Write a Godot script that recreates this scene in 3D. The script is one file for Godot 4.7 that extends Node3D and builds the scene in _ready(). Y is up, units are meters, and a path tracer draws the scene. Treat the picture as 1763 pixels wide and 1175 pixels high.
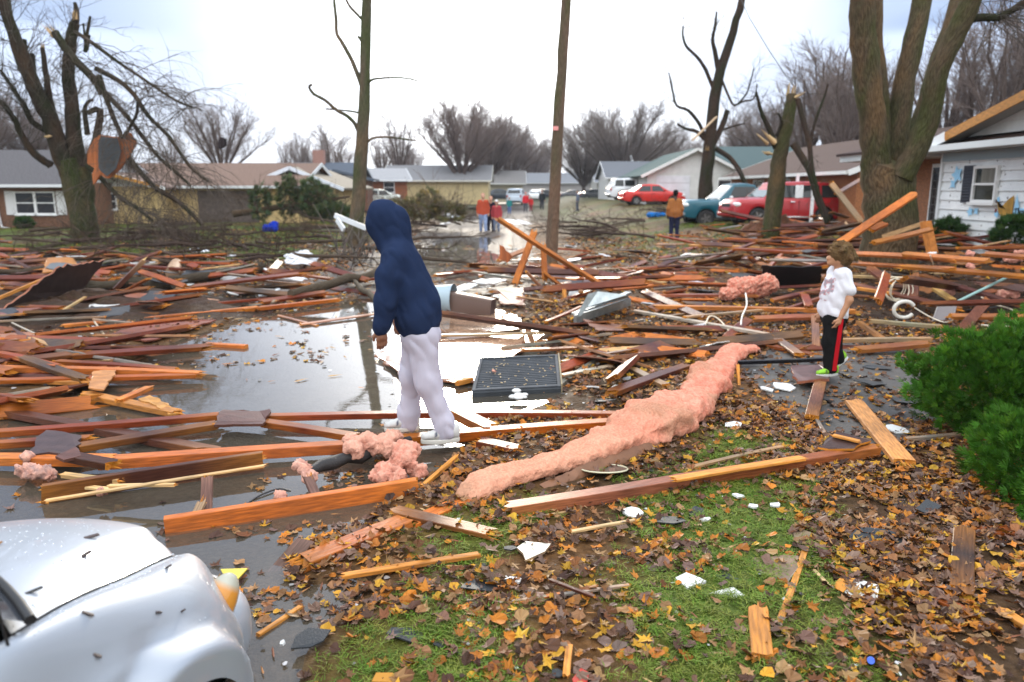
extends Node3D

# ------------------------------------------------------------------ frame of the photograph (1763 x 1175) and the eye
const FOCAL := 1300.0
const MID := Vector2(881.5, 587.5)
const TILT := 0.1993
const EYE := Vector3(0, 1.95, 0)

var rng := RandomNumberGenerator.new()
var nz := FastNoiseLite.new()
var nz2 := FastNoiseLite.new()
var nz3 := FastNoiseLite.new()
var M := {}

# ------------------------------------------------------------------ mesh buffer
class Buf:
	var v := PackedVector3Array()
	var n := PackedVector3Array()
	var t := PackedVector2Array()
	var c := PackedColorArray()
	var i := PackedInt32Array()
	func vert(p: Vector3, nn: Vector3, uv: Vector2, col: Color) -> int:
		v.append(p)
		n.append(nn)
		t.append(uv)
		c.append(col)
		return v.size() - 1
	func tri(a: int, b: int, d: int) -> void:
		var g := (v[d] - v[a]).cross(v[b] - v[a])
		i.append(a)
		if g.dot(n[a] + n[b] + n[d]) >= 0.0:
			i.append(b)
			i.append(d)
		else:
			i.append(d)
			i.append(b)
	func quad_i(a: int, b: int, d: int, e: int) -> void:
		tri(a, b, d)
		tri(a, d, e)
	func quad(p0: Vector3, p1: Vector3, p2: Vector3, p3: Vector3, away: Vector3, col: Color, uv0 := Vector2.ZERO, uv1 := Vector2(1, 1)) -> void:
		var nn := (p2 - p0).cross(p1 - p0)
		if nn.length_squared() < 1e-14:
			nn = (p3 - p0).cross(p2 - p0)
		nn = nn.normalized()
		if nn.dot((p0 + p1 + p2 + p3) * 0.25 - away) < 0.0:
			nn = -nn
		var a := vert(p0, nn, uv0, col)
		var b := vert(p1, nn, Vector2(uv1.x, uv0.y), col)
		var d := vert(p2, nn, uv1, col)
		var e := vert(p3, nn, Vector2(uv0.x, uv1.y), col)
		quad_i(a, b, d, e)
	func tri3(p0: Vector3, p1: Vector3, p2: Vector3, away: Vector3, col: Color) -> void:
		var nn := (p2 - p0).cross(p1 - p0).normalized()
		if nn.dot((p0 + p1 + p2) / 3.0 - away) < 0.0:
			nn = -nn
		tri(vert(p0, nn, Vector2(p0.x, p0.z), col), vert(p1, nn, Vector2(p1.x, p1.z), col), vert(p2, nn, Vector2(p2.x, p2.z), col))
	# a box with a small chamfer; basis columns are its axes
	func box(o: Vector3, s: Vector3, col: Color, b := Basis(), ch := 0.0) -> void:
		var h := s * 0.5
		var faces := [[0, 1, 2], [1, 2, 0], [2, 0, 1]]
		for f in faces:
			for sg in [-1.0, 1.0]:
				var p := []
				for q in [[-1, -1], [1, -1], [1, 1], [-1, 1]]:
					var l := Vector3.ZERO
					l[f[0]] = h[f[0]] * sg
					l[f[1]] = (h[f[1]] - ch) * q[0]
					l[f[2]] = (h[f[2]] - ch) * q[1]
					p.append(o + b * l)
				quad(p[0], p[1], p[2], p[3], o, col, Vector2.ZERO, Vector2(s[f[1]], s[f[2]]))
		if ch > 0.0:
			for f in faces:
				for s1 in [-1.0, 1.0]:
					for s2 in [-1.0, 1.0]:
						var p := []
						for q in [[0, -1], [0, 1], [1, 1], [1, -1]]:
							var l := Vector3.ZERO
							l[f[0]] = (h[f[0]] - ch) * q[1]
							l[f[1]] = (h[f[1]] - (ch if q[0] == 0 else 0.0)) * s1
							l[f[2]] = (h[f[2]] - (0.0 if q[0] == 0 else ch)) * s2
							p.append(o + b * l)
						quad(p[0], p[1], p[2], p[3], o, col)
			for s0 in [-1.0, 1.0]:
				for s1 in [-1.0, 1.0]:
					for s2 in [-1.0, 1.0]:
						var e := Vector3(s0, s1, s2)
						var k := h * e
						tri3(o + b * (k - Vector3(0, ch, ch) * e), o + b * (k - Vector3(ch, 0, ch) * e), o + b * (k - Vector3(ch, ch, 0) * e), o, col)
	func tube(pts: Array, r: Array, sides: int, col: Color, col2 = null, vs := 1.0) -> void:
		var m := pts.size()
		var d0: Vector3 = (pts[1] - pts[0]).normalized()
		var up := Vector3.UP if absf(d0.y) < 0.9 else Vector3.RIGHT
		var sx := d0.cross(up).normalized()
		var first := v.size()
		var along := 0.0
		for k in m:
			var d: Vector3 = (pts[mini(k + 1, m - 1)] - pts[maxi(k - 1, 0)]).normalized()
			sx = (sx - d * sx.dot(d)).normalized()
			var sy := d.cross(sx)
			if k > 0:
				along += (pts[k] - pts[k - 1]).length()
			var cc: Color = col if col2 == null else col.lerp(col2, float(k) / (m - 1))
			for s in sides + 1:
				var a := TAU * s / sides
				var nn := sx * cos(a) + sy * sin(a)
				vert(pts[k] + nn * r[k], nn, Vector2(along * vs, float(s) / sides), cc)
		for k in m - 1:
			for s in sides:
				var a := first + k * (sides + 1) + s
				quad_i(a, a + 1, a + sides + 2, a + sides + 1)
		for e in [0, m - 1]:
			if r[e] > 0.004:
				var dd: Vector3 = (pts[0] - pts[1]).normalized() if e == 0 else (pts[m - 1] - pts[m - 2]).normalized()
				var cc: Color = col if e == 0 or col2 == null else col2
				var ce := vert(pts[e] + dd * r[e] * 0.25, dd, Vector2(0, 0), cc)
				var ring := []
				for s in sides:
					ring.append(vert(v[first + e * (sides + 1) + s], dd, Vector2(0, 0), cc))
				for s in sides:
					tri(ce, ring[s], ring[(s + 1) % sides])
	# a grid of points (rows of equal length), smooth
	func grid(rows: Array, cols: Array, closed := false, flip := false, uvs := Vector2(1, 1)) -> void:
		var nr := rows.size()
		var nc: int = rows[0].size()
		var first := v.size()
		for r in nr:
			for k in nc:
				var r0 := maxi(r - 1, 0)
				var r1 := mini(r + 1, nr - 1)
				var k0 := (k - 1 + nc) % nc if closed else maxi(k - 1, 0)
				var k1 := (k + 1) % nc if closed else mini(k + 1, nc - 1)
				var nn: Vector3 = (rows[r1][k] - rows[r0][k]).cross(rows[r][k1] - rows[r][k0]).normalized()
				if flip:
					nn = -nn
				var cc: Color = cols[0] if cols.size() == 1 else cols[r][k]
				vert(rows[r][k], nn, Vector2(float(k) * uvs.x, float(r) * uvs.y), cc)
		for r in nr - 1:
			for k in (nc if closed else nc - 1):
				var k1 := (k + 1) % nc
				quad_i(first + r * nc + k, first + r * nc + k1, first + (r + 1) * nc + k1, first + (r + 1) * nc + k)
	func mesh(mat: Material) -> ArrayMesh:
		var a := []
		a.resize(Mesh.ARRAY_MAX)
		a[Mesh.ARRAY_VERTEX] = v
		a[Mesh.ARRAY_NORMAL] = n
		a[Mesh.ARRAY_TEX_UV] = t
		a[Mesh.ARRAY_COLOR] = c
		a[Mesh.ARRAY_INDEX] = i
		var m := ArrayMesh.new()
		m.add_surface_from_arrays(Mesh.PRIMITIVE_TRIANGLES, a)
		m.surface_set_material(0, mat)
		return m

# ------------------------------------------------------------------ where a line of sight meets a height or a depth
func sight(u: float, v: float) -> Vector3:
	var cx := (u - MID.x) / FOCAL
	var cy := -(v - MID.y) / FOCAL
	return Vector3(cx, cy * cos(TILT) - sin(TILT), -cy * sin(TILT) - cos(TILT))
func gp(u: float, v: float, y := 0.0) -> Vector3:
	var d := sight(u, v)
	return EYE + d * ((y - EYE.y) / minf(d.y, -0.004))
func dp(u: float, v: float, depth: float) -> Vector3:
	var d := sight(u, v)
	return EYE + d * (depth / -d.z)
func poly(px: Array, y := 0.0) -> PackedVector2Array:
	var out := PackedVector2Array()
	for k in range(0, px.size(), 2):
		var p := gp(px[k], px[k + 1], y)
		out.append(Vector2(p.x, p.z))
	return out
func inside_by(p: Vector2, pl: PackedVector2Array) -> float:   # positive inside, metres to the outline
	var best := 1e9
	var m := pl.size()
	for k in m:
		best = minf(best, p.distance_squared_to(Geometry2D.get_closest_point_to_segment(p, pl[k], pl[(k + 1) % m])))
	return sqrt(best) * (1.0 if Geometry2D.is_point_in_polygon(p, pl) else -1.0)

# ------------------------------------------------------------------ naming
func tag(o: Node3D, label := "", category := "", group := "", kind := "") -> Node3D:
	if label: o.set_meta("label", label)
	if category: o.set_meta("category", category)
	if group: o.set_meta("group", group)
	if kind: o.set_meta("kind", kind)
	return o
func thing(called: String, label: String, category: String, at := Vector3.ZERO, turn := 0.0, group := "") -> Node3D:
	var o := Node3D.new()
	o.name = called
	add_child(o, true)
	o.position = at
	o.rotation.y = turn
	return tag(o, label, category, group)
func put(called: String, m: Mesh, parent: Node = self) -> MeshInstance3D:
	var o := MeshInstance3D.new()
	o.name = called
	o.mesh = m
	parent.add_child(o, true)
	return o
func one(called: String, m: Mesh, label: String, category: String, group := "") -> MeshInstance3D:
	var o := put(called, m)
	tag(o, label, category, group)
	return o
func copy(o: Node3D, label := "", at = null, turn = null) -> Node3D:
	var c: Node3D = o.duplicate()
	c.name = String(o.name).rstrip("0123456789_")
	add_child(c, true)
	if label: c.set_meta("label", label)
	if at != null: c.position = at
	if turn != null: c.rotation.y = turn
	return c
func many(called: String, m: Mesh, where: Array, tints: Array, parent: Node = self) -> MultiMeshInstance3D:
	var mm := MultiMesh.new()
	mm.transform_format = MultiMesh.TRANSFORM_3D
	mm.use_colors = true
	mm.mesh = m
	mm.instance_count = where.size()
	for k in where.size():
		mm.set_instance_transform(k, where[k])
		mm.set_instance_color(k, tints[k])
	var o := MultiMeshInstance3D.new()
	o.name = called
	o.multimesh = mm
	parent.add_child(o, true)
	o.set_meta("kind", "stuff")
	return o
func C(r: float, g: float, b: float) -> Color:
	return Color(r, g, b)
func shade(c: Color, k: float) -> Color:
	return Color(c.r * k, c.g * k, c.b * k)
func vary(c: Color, amount: float) -> Color:
	var k := 1.0 + rng.randf_range(-amount, amount)
	return Color(c.r * k * (1.0 + rng.randf_range(-amount, amount) * 0.25), c.g * k, c.b * k * (1.0 + rng.randf_range(-amount, amount) * 0.25))
func rr(a: float, b: float) -> float:
	return rng.randf_range(a, b)

# ------------------------------------------------------------------ materials
func noise_tex(freq: float, octaves: int, lo: Color, hi: Color, kind := FastNoiseLite.TYPE_SIMPLEX_SMOOTH, size := 512, seed_ := 1, normal := 0.0) -> NoiseTexture2D:
	var f := FastNoiseLite.new()
	f.noise_type = kind
	f.seed = seed_
	f.frequency = freq
	f.fractal_octaves = octaves
	var t := NoiseTexture2D.new()
	t.width = size
	t.height = size
	t.seamless = true
	t.noise = f
	if normal > 0.0:
		t.as_normal_map = true
		t.bump_strength = normal
	else:
		var g := Gradient.new()
		g.set_color(0, lo)
		g.set_color(1, hi)
		t.color_ramp = g
	return t
func grey(k: float) -> Color:
	return Color(k, k, k).linear_to_srgb()
func mat(called: String, rough: float, tex: Texture2D = null, spec := 0.5, metal := 0.0) -> StandardMaterial3D:
	var m := StandardMaterial3D.new()
	m.resource_name = called
	m.vertex_color_use_as_albedo = true
	m.roughness = rough
	m.metallic = metal
	m.metallic_specular = spec
	m.albedo_texture = tex
	M[called] = m
	return m
func tri_scale(m: StandardMaterial3D, s: Vector3, world := true) -> void:
	m.uv1_triplanar = true
	m.uv1_world_triplanar = world
	m.uv1_scale = s
func bump(m: StandardMaterial3D, tex: Texture2D, k: float) -> void:
	m.normal_enabled = true
	m.normal_texture = tex
	m.normal_scale = k
func make_materials() -> void:
	var grain := noise_tex(0.012, 5, grey(0.5), grey(1.15), FastNoiseLite.TYPE_SIMPLEX, 512, 3)
	var grain_n := noise_tex(0.014, 5, grey(0), grey(1), FastNoiseLite.TYPE_SIMPLEX, 512, 3, 5.0)
	var blotch := noise_tex(0.01, 5, grey(0.5), grey(1.0), FastNoiseLite.TYPE_SIMPLEX_SMOOTH, 512, 9)
	var fine := noise_tex(0.05, 4, grey(0.35), grey(1.0), FastNoiseLite.TYPE_SIMPLEX, 512, 12)
	var fine_n := noise_tex(0.05, 4, grey(0), grey(1), FastNoiseLite.TYPE_SIMPLEX, 512, 12, 6.0)
	var soft_n := noise_tex(0.012, 3, grey(0), grey(1), FastNoiseLite.TYPE_SIMPLEX_SMOOTH, 512, 21, 4.0)
	var rough_t := noise_tex(0.012, 4, grey(0.25), grey(0.9), FastNoiseLite.TYPE_SIMPLEX_SMOOTH, 512, 31)
	var m := mat("wood", 0.4, grain, 0.30)
	m.uv1_scale = Vector3(0.6, 9, 1)
	bump(m, grain_n, 0.35)
	m = mat("raw", 0.7, grain)
	m.uv1_scale = Vector3(0.7, 6, 1)
	bump(m, grain_n, 0.5)
	m = mat("sheet", 0.42, blotch, 0.36)
	tri_scale(m, Vector3(1.3, 1.3, 1.3), false)
	bump(m, fine_n, 0.15)
	m = mat("gleam", 0.07, blotch)
	tri_scale(m, Vector3(1.3, 1.3, 1.3), false)
	bump(m, soft_n, 0.06)
	m = mat("bark", 0.95, fine, 0.2)
	m.uv1_scale = Vector3(0.16, 2.0, 1)
	bump(m, fine_n, 0.55)
	m = mat("twig", 0.9)
	m = mat("matte", 0.85, blotch)
	tri_scale(m, Vector3(0.8, 0.8, 0.8))
	m = mat("paint", 0.5, noise_tex(0.006, 4, grey(0.82), grey(1.0), FastNoiseLite.TYPE_SIMPLEX_SMOOTH, 512, 41))
	tri_scale(m, Vector3(0.5, 0.5, 0.5))
	m = mat("plain", 0.6)
	m = mat("plastic", 0.5)
	m = mat("felt", 0.62, fine)
	tri_scale(m, Vector3(2.5, 2.5, 2.5), false)
	bump(m, fine_n, 0.3)
	m = mat("brick", 0.85, noise_tex(0.03, 4, grey(0.45), grey(1.0), FastNoiseLite.TYPE_SIMPLEX, 512, 51))
	tri_scale(m, Vector3(0.35, 1.1, 0.35))
	bump(m, fine_n, 0.4)
	m = mat("roof", 0.9, noise_tex(0.03, 4, grey(0.5), grey(1.0), FastNoiseLite.TYPE_SIMPLEX, 512, 52))
	tri_scale(m, Vector3(0.5, 1.4, 0.5))
	m.metallic_specular = 0.15
	m = mat("metal", 0.35, blotch, 0.5, 0.75)
	tri_scale(m, Vector3(1.5, 1.5, 1.5), false)
	m = mat("chrome", 0.15, null, 0.5, 0.9)
	m = mat("glass", 0.06)
	m = mat("car", 0.4, null, 0.4, 0.0)
	m.clearcoat_enabled = true
	m.clearcoat = 0.45
	m.clearcoat_roughness = 0.06
	m = mat("silver", 0.5, noise_tex(0.3, 2, grey(0.9), grey(1.0), FastNoiseLite.TYPE_SIMPLEX, 256, 53), 0.5, 0.35)
	tri_scale(m, Vector3(9, 9, 9), false)
	m.clearcoat_enabled = true
	m.clearcoat = 0.6
	m.clearcoat_roughness = 0.05
	m = mat("tyre", 0.8)
	m = mat("cloth", 0.95, noise_tex(0.2, 3, grey(0.8), grey(1.0), FastNoiseLite.TYPE_SIMPLEX, 256, 54), 0.2)
	tri_scale(m, Vector3(6, 6, 6), false)
	bump(m, soft_n, 0.2)
	m = mat("skin", 0.55)
	m = mat("wool", 1.0, noise_tex(0.03, 5, grey(0.55), grey(1.0), FastNoiseLite.TYPE_SIMPLEX, 512, 55), 0.1)
	tri_scale(m, Vector3(2.2, 2.2, 2.2))
	bump(m, noise_tex(0.03, 5, grey(0), grey(1), FastNoiseLite.TYPE_SIMPLEX, 512, 55, 8.0), 1.0)
	m = mat("ground", 1.0, noise_tex(0.02, 5, grey(0.4), grey(1.0), FastNoiseLite.TYPE_SIMPLEX, 1024, 56))
	tri_scale(m, Vector3(0.6, 0.6, 0.6))
	bump(m, noise_tex(0.03, 5, grey(0), grey(1), FastNoiseLite.TYPE_SIMPLEX, 1024, 56, 6.0), 0.9)
	m.roughness_texture = rough_t
	m.metallic_specular = 0.2
	m = mat("asphalt", 1.0, noise_tex(0.12, 4, grey(0.55), grey(1.0), FastNoiseLite.TYPE_SIMPLEX, 512, 57))
	tri_scale(m, Vector3(1.0, 1.0, 1.0))
	bump(m, fine_n, 0.25)
	m.roughness_texture = noise_tex(0.008, 4, grey(0.22), grey(0.8), FastNoiseLite.TYPE_SIMPLEX_SMOOTH, 512, 58)
	m = mat("leaf", 0.55, null, 0.27)
	m.backlight_enabled = true
	m.backlight = Color(0.25, 0.25, 0.25)
	m = mat("grass", 0.65, null, 0.25)
	m.backlight_enabled = true
	m.backlight = Color(0.4, 0.4, 0.4)
	m = StandardMaterial3D.new()
	m.resource_name = "water"
	m.transparency = BaseMaterial3D.TRANSPARENCY_ALPHA
	m.albedo_color = Color(0.39, 0.36, 0.31, 0.37)
	m.roughness = 0.02
	m.normal_enabled = true
	m.normal_texture = noise_tex(0.012, 3, grey(0), grey(1), FastNoiseLite.TYPE_SIMPLEX_SMOOTH, 512, 61, 3.0)
	m.normal_scale = 0.05
	tri_scale(m, Vector3(0.8, 0.8, 2.6))
	M["water"] = m

# ------------------------------------------------------------------ lie of the land
var flood := PackedVector2Array()
var shallow := PackedVector2Array()
var ponds := []
var drive := PackedVector2Array()
var lawn := PackedVector2Array()
func make_zones() -> void:
	flood = poly([0, 705, 150, 660, 290, 590, 430, 548, 560, 522, 650, 508, 760, 540, 900, 552, 985, 600, 980, 690, 900, 715, 845, 722, 815, 770, 760, 805, 690, 850, 560, 950, 470, 1010, 440, 1100, 400, 1300, -300, 1300, -300, 760])
	shallow = poly([470, 1000, 640, 965, 700, 1000, 620, 1080, 570, 1180, 560, 1400, 380, 1400, 420, 1060])
	ponds = [poly([690, 500, 700, 432, 740, 408, 850, 402, 872, 440, 882, 490, 800, 508]), poly([1275, 700, 1300, 660, 1395, 690, 1388, 755, 1330, 770]), poly([1490, 835, 1570, 812, 1625, 850, 1600, 895, 1530, 885]), poly([300, 500, 420, 505, 600, 500, 560, 522, 380, 540])]
	drive = poly([1270, 640, 1400, 760, 1425, 800, 1570, 790, 1640, 700, 1560, 610, 1450, 590, 1340, 600])
	lawn = poly([560, 1400, 600, 1150, 650, 1080, 770, 1000, 720, 930, 870, 870, 1000, 845, 1190, 800, 1255, 720, 1380, 790, 1400, 860, 1490, 960, 1520, 1400])
func ss(a: float, b: float, x: float) -> float:
	return smoothstep(a, b, x)
func gh(x: float, z: float) -> float:
	var h := 0.05 + nz.get_noise_2d(x * 55.0, z * 55.0) * 0.035 + nz.get_noise_2d(x * 9.0 + 40.0, z * 9.0) * 0.02
	var far := -z
	h += ss(4.0, 9.5, x) * (0.42 * ss(9.5, 15.0, far) + 0.35 * ss(26.0, 52.0, far))
	h += 0.12 * ss(-7.0, -13.0, x) * ss(15.0, 24.0, far)
	h -= 0.33 * ss(36.0, 70.0, far) * (1.0 - ss(3.0, 9.0, absf(x)))
	if far > 1.0 and far < 32.0 and x > -14.0 and x < 8.0:
		var p := Vector2(x, z)
		h -= 0.17 * ss(-0.25, 0.6, inside_by(p, flood))
		h -= 0.09 * ss(-0.2, 0.5, inside_by(p, shallow))
		for q in ponds:
			h -= 0.11 * ss(-0.15, 0.45, inside_by(p, q))
		h = lerpf(h, 0.03, ss(-0.5, 0.05, inside_by(p, drive)))
	return h
func lawn_at(x: float, z: float) -> float:
	var k := ss(-0.3, 0.5, inside_by(Vector2(x, z), lawn)) if z > -9.0 and x > -3.0 else 0.0
	var far := -z
	k = maxf(k, 0.95 * ss(18.5, 21.0, far) * ss(-4.8, -6.0, x) * (1.0 - ss(38.0, 60.0, far)))
	k = maxf(k, 0.55 * ss(19.0, 24.0, far) * ss(2.0, 4.0, x))
	k *= ss(-0.35, 0.25, nz.get_noise_2d(x * 38.0 + 7.0, z * 38.0))
	return k
func on_ground(u: float, v: float) -> Vector3:
	var p := gp(u, v, 0.0)
	for k in 4:
		p = gp(u, v, gh(p.x, p.z))
	return p

func make_sky() -> void:
	var w := 768
	var h := 384
	var im := Image.create(w, h, false, Image.FORMAT_RGBF)
	var cl := FastNoiseLite.new()
	cl.seed = 77
	cl.frequency = 0.55
	cl.fractal_octaves = 5
	var glow := Vector3(-0.05, 0.235, -0.97).normalized()
	for y in h:
		var el := PI * (0.5 - (y + 0.5) / h)
		for x in w:
			var az := TAU * (x + 0.5) / w
			var d := Vector3(sin(az) * cos(el), sin(el), -cos(az) * cos(el))
			var e := maxf(d.y, 0.0)
			var q := Vector2(d.x, d.z) / (e + 0.22)
			var k := cl.get_noise_2d(q.x * 1.1, q.y * 1.1) * 0.5 + 0.5
			k = smoothstep(0.33, 0.72, k)
			# overcast, its unseen part behind the eye brightened to light surfaces facing it; heavier blue grey banks flank the glow over the street
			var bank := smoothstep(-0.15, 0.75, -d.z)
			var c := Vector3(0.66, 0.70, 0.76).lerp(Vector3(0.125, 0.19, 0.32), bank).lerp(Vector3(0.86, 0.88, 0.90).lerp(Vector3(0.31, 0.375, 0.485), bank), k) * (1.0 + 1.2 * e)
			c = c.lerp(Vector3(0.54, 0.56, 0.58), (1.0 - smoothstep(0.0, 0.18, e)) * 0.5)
			var g := maxf(0.0, d.dot(glow))
			c += Vector3(1.0, 0.97, 0.92) * (0.5 * pow(g, 12.0) + 1.6 * pow(g, 60.0))
			im.set_pixel(x, y, Color(c.x, c.y, c.z))
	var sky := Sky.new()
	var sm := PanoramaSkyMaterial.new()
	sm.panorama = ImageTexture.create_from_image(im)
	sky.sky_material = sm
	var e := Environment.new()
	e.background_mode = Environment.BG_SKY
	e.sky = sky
	e.tonemap_mode = Environment.TONE_MAPPER_LINEAR
	e.tonemap_exposure = 1.92
	e.sdfgi_enabled = true
	e.ssao_enabled = true
	e.ssil_enabled = true
	e.fog_enabled = true
	e.fog_density = 0.00035
	e.fog_light_color = Color(0.93, 0.95, 1.0)
	var we := WorldEnvironment.new()
	we.name = "world_environment"
	we.environment = e
	add_child(we)
	var sun := DirectionalLight3D.new()
	sun.name = "sun"
	sun.light_energy = 0.45
	sun.light_angular_distance = 12.0
	sun.light_color = Color(1.0, 0.95, 0.87)
	sun.shadow_enabled = true
	add_child(sun)
	sun.look_at_from_position(glow * 50.0, Vector3.ZERO)

func make_camera() -> void:
	var cam := Camera3D.new()
	cam.name = "camera"
	add_child(cam)
	cam.position = EYE
	cam.rotation.x = -TILT
	var at := CameraAttributesPhysical.new()
	at.frustum_focal_length = 12.0 * FOCAL / 587.5
	at.frustum_focus_distance = 4.6
	at.frustum_near = 0.05
	at.frustum_far = 2500.0
	at.exposure_aperture = 1.9
	cam.attributes = at
	cam.current = true

func make_ground() -> void:
	var b := Buf.new()
	var rings := 250
	var spokes := 360
	var rows := []
	var cols := []
	var mud := C(0.085, 0.048, 0.024)
	var leafy := C(0.17, 0.085, 0.034)
	var silt := C(0.10, 0.085, 0.06)
	var green := C(0.09, 0.16, 0.02)
	for k in rings:
		var r := 0.5 * pow(1.0315, k)
		var row := PackedVector3Array()
		var cr := PackedColorArray()
		for s in spokes:
			var a := TAU * s / spokes
			var x := sin(a) * r
			var z := -cos(a) * r
			var y := gh(x, z)
			row.append(Vector3(x, y, z))
			var n1 := nz.get_noise_2d(x * 22.0, z * 22.0) * 0.5 + 0.5
			var c := mud.lerp(leafy, ss(0.35, 0.7, n1))
			c = c.lerp(silt, 0.75 * (1.0 - ss(-0.05, 0.04, y)) )
			c = c.lerp(green, 0.85 * lawn_at(x, z))
			if r > 60.0:
				c = c.lerp(C(0.09, 0.095, 0.05), ss(60.0, 110.0, r))
			cr.append(c)
		rows.append(row)
		cols.append(cr)
	b.grid(rows, cols, true, true)
	tag(put("ground", b.mesh(M.ground)), "", "", "", "structure")
	# the street that runs away between the houses
	b = Buf.new()
	rows = []
	cols = []
	for k in 90:
		var z := -13.5 * pow(1.042, k)
		var mid := lerpf(-1.9, 0.0, ss(14.0, 110.0, -z))
		var row := PackedVector3Array()
		var cr := PackedColorArray()
		for s in 9:
			var x := mid + (s - 4) * 0.74
			row.append(Vector3(x, gh(x, z) + 0.03 * (1.0 - pow(absf(s - 4.0) / 4.0, 4.0)) - (0.05 if s == 0 or s == 8 else 0.0), z))
			cr.append(vary(C(0.06, 0.055, 0.05).lerp(C(0.11, 0.075, 0.045), nz.get_noise_2d(x * 30.0, z * 30.0) * 0.5 + 0.5), 0.1))
		rows.append(row)
		cols.append(cr)
	b.grid(rows, cols, false, true)
	tag(put("street", b.mesh(M.asphalt)), "", "", "", "structure")
	# the paved drive beside the shrub
	b = Buf.new()
	var tri := Geometry2D.triangulate_polygon(drive)
	for k in range(0, tri.size(), 3):
		var p := []
		for q in 3:
			var w := drive[tri[k + q]]
			p.append(Vector3(w.x, 0.046, w.y))
		b.tri3(p[0], p[1], p[2], p[0] + Vector3(0, -9, 0), C(0.075, 0.068, 0.06))
	for k in drive.size():
		var p0 := drive[k]
		var p1 := drive[(k + 1) % drive.size()]
		b.quad(Vector3(p0.x, 0.046, p0.y), Vector3(p1.x, 0.046, p1.y), Vector3(p1.x, -0.06, p1.y), Vector3(p0.x, -0.06, p0.y), Vector3(5, 0, -6.5), C(0.07, 0.06, 0.05))
	tag(put("driveway", b.mesh(M.asphalt)), "", "", "", "structure")
	# flood water: one level sheet, its shore is where the land rises through it
	b = Buf.new()
	b.quad(Vector3(-30, 0, 3), Vector3(9, 0, 3), Vector3(9, 0, -33), Vector3(-30, 0, -33), Vector3(0, -9, 0), Color.WHITE)
	tag(put("water", b.mesh(M.water)), "", "", "", "structure")

func _ready() -> void:
	rng.seed = 4711
	nz.seed = 5
	nz.frequency = 0.012
	nz.fractal_octaves = 3
	nz2.seed = 8
	nz2.frequency = 1.0
	nz2.fractal_octaves = 4
	nz3.seed = 9
	nz3.frequency = 1.0
	nz3.fractal_octaves = 2
	make_camera()
	make_sky()
	make_materials()
	make_zones()
	make_ground()
	make_houses()
	make_trees()
	make_vehicles()
	make_people()
	make_insulation()
	make_debris()
	make_litter()

# ------------------------------------------------------------------ houses
# a wall slab between two ground points; openings are laid on as framed windows and doors
func slab(called: String, parent: Node, o: Vector3, s: Vector3, col: Color, m: Material, ch := 0.0) -> MeshInstance3D:
	var b := Buf.new()
	b.box(o, s, col, Basis(), ch)
	return put(called, b.mesh(m), parent)
# a pitched roof slab: from eave a-b up to ridge d-e (all at its underside), thickness t
func roof_slope(bf: Buf, a: Vector3, b: Vector3, d: Vector3, e: Vector3, t: float, col: Color) -> void:
	var up := (b - a).cross(e - a).normalized()
	if up.y < 0: up = -up
	up *= t
	var low := (a + b + d + e) * 0.25 - up * 2.0
	var mid := (a + b + d + e) * 0.25 + up * 0.5
	bf.quad(a + up, b + up, e + up, d + up, low, col)
	bf.quad(a, b, e, d, mid, shade(col, 1.0))
	bf.quad(a, b, b + up, a + up, mid, col)
	bf.quad(d, e, e + up, d + up, mid, col)
	bf.quad(a, d, d + up, a + up, mid, col)
	bf.quad(b, e, e + up, b + up, mid, col)
func bar(called: String, parent: Node, a: Vector3, b: Vector3, w: float, h: float, col: Color, m: Material) -> MeshInstance3D:
	var bf := Buf.new()
	var d := (b - a).normalized()
	var side := d.cross(Vector3.UP if absf(d.y) < 0.9 else Vector3.RIGHT).normalized()
	bf.box((a + b) * 0.5, Vector3((b - a).length(), h, w), col, Basis(d, side.cross(d), side))
	return put(called, bf.mesh(m), parent)
# window: local frame with x across, y up, z out of the wall
func window(parent: Node, o: Vector3, basis: Basis, w: float, h: float, frame: Color, glass: Color, sashes := 2, curtain = null) -> Node3D:
	var b := Buf.new()
	var f := 0.06
	b.box(Vector3(0, h / 2 - f / 2, 0.03), Vector3(w, f, 0.08), frame)
	b.box(Vector3(0, -h / 2 + f / 2, 0.03), Vector3(w, f, 0.08), frame)
	for s in [-1, 1]:
		b.box(Vector3(s * (w / 2 - f / 2), 0, 0.03), Vector3(f, h - 2 * f, 0.08), frame)
	var o3 := put("window", b.mesh(M.plain), parent)
	o3.transform = Transform3D(basis, o)
	b = Buf.new()
	b.box(Vector3(0, -h / 2 - 0.03, 0.05), Vector3(w + 0.1, 0.06, 0.14), frame)
	put("sill", b.mesh(M.plain), o3)
	for k in sashes:
		var hh := (h - 2 * f) / sashes
		b = Buf.new()
		b.box(Vector3(0, -h / 2 + f + hh * (k + 0.5), 0.012 + 0.008 * k), Vector3(w - 2 * f, hh, 0.012), glass)
		put("pane", b.mesh(M.glass), o3)
		if k > 0:
			b = Buf.new()
			b.box(Vector3(0, -h / 2 + f + hh * k, 0.045), Vector3(w - 2 * f, 0.05, 0.05), frame)
			put("sash_rail", b.mesh(M.plain), o3)
	if curtain != null:
		b = Buf.new()
		for k in 5:
			b.box(Vector3((k - 2) * w * 0.11 + w * 0.08, h * 0.24, 0.03), Vector3(w * 0.095, h * 0.4, 0.012), vary(curtain, 0.15))
		put("curtain", b.mesh(M.plain), o3)
	return o3
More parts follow.
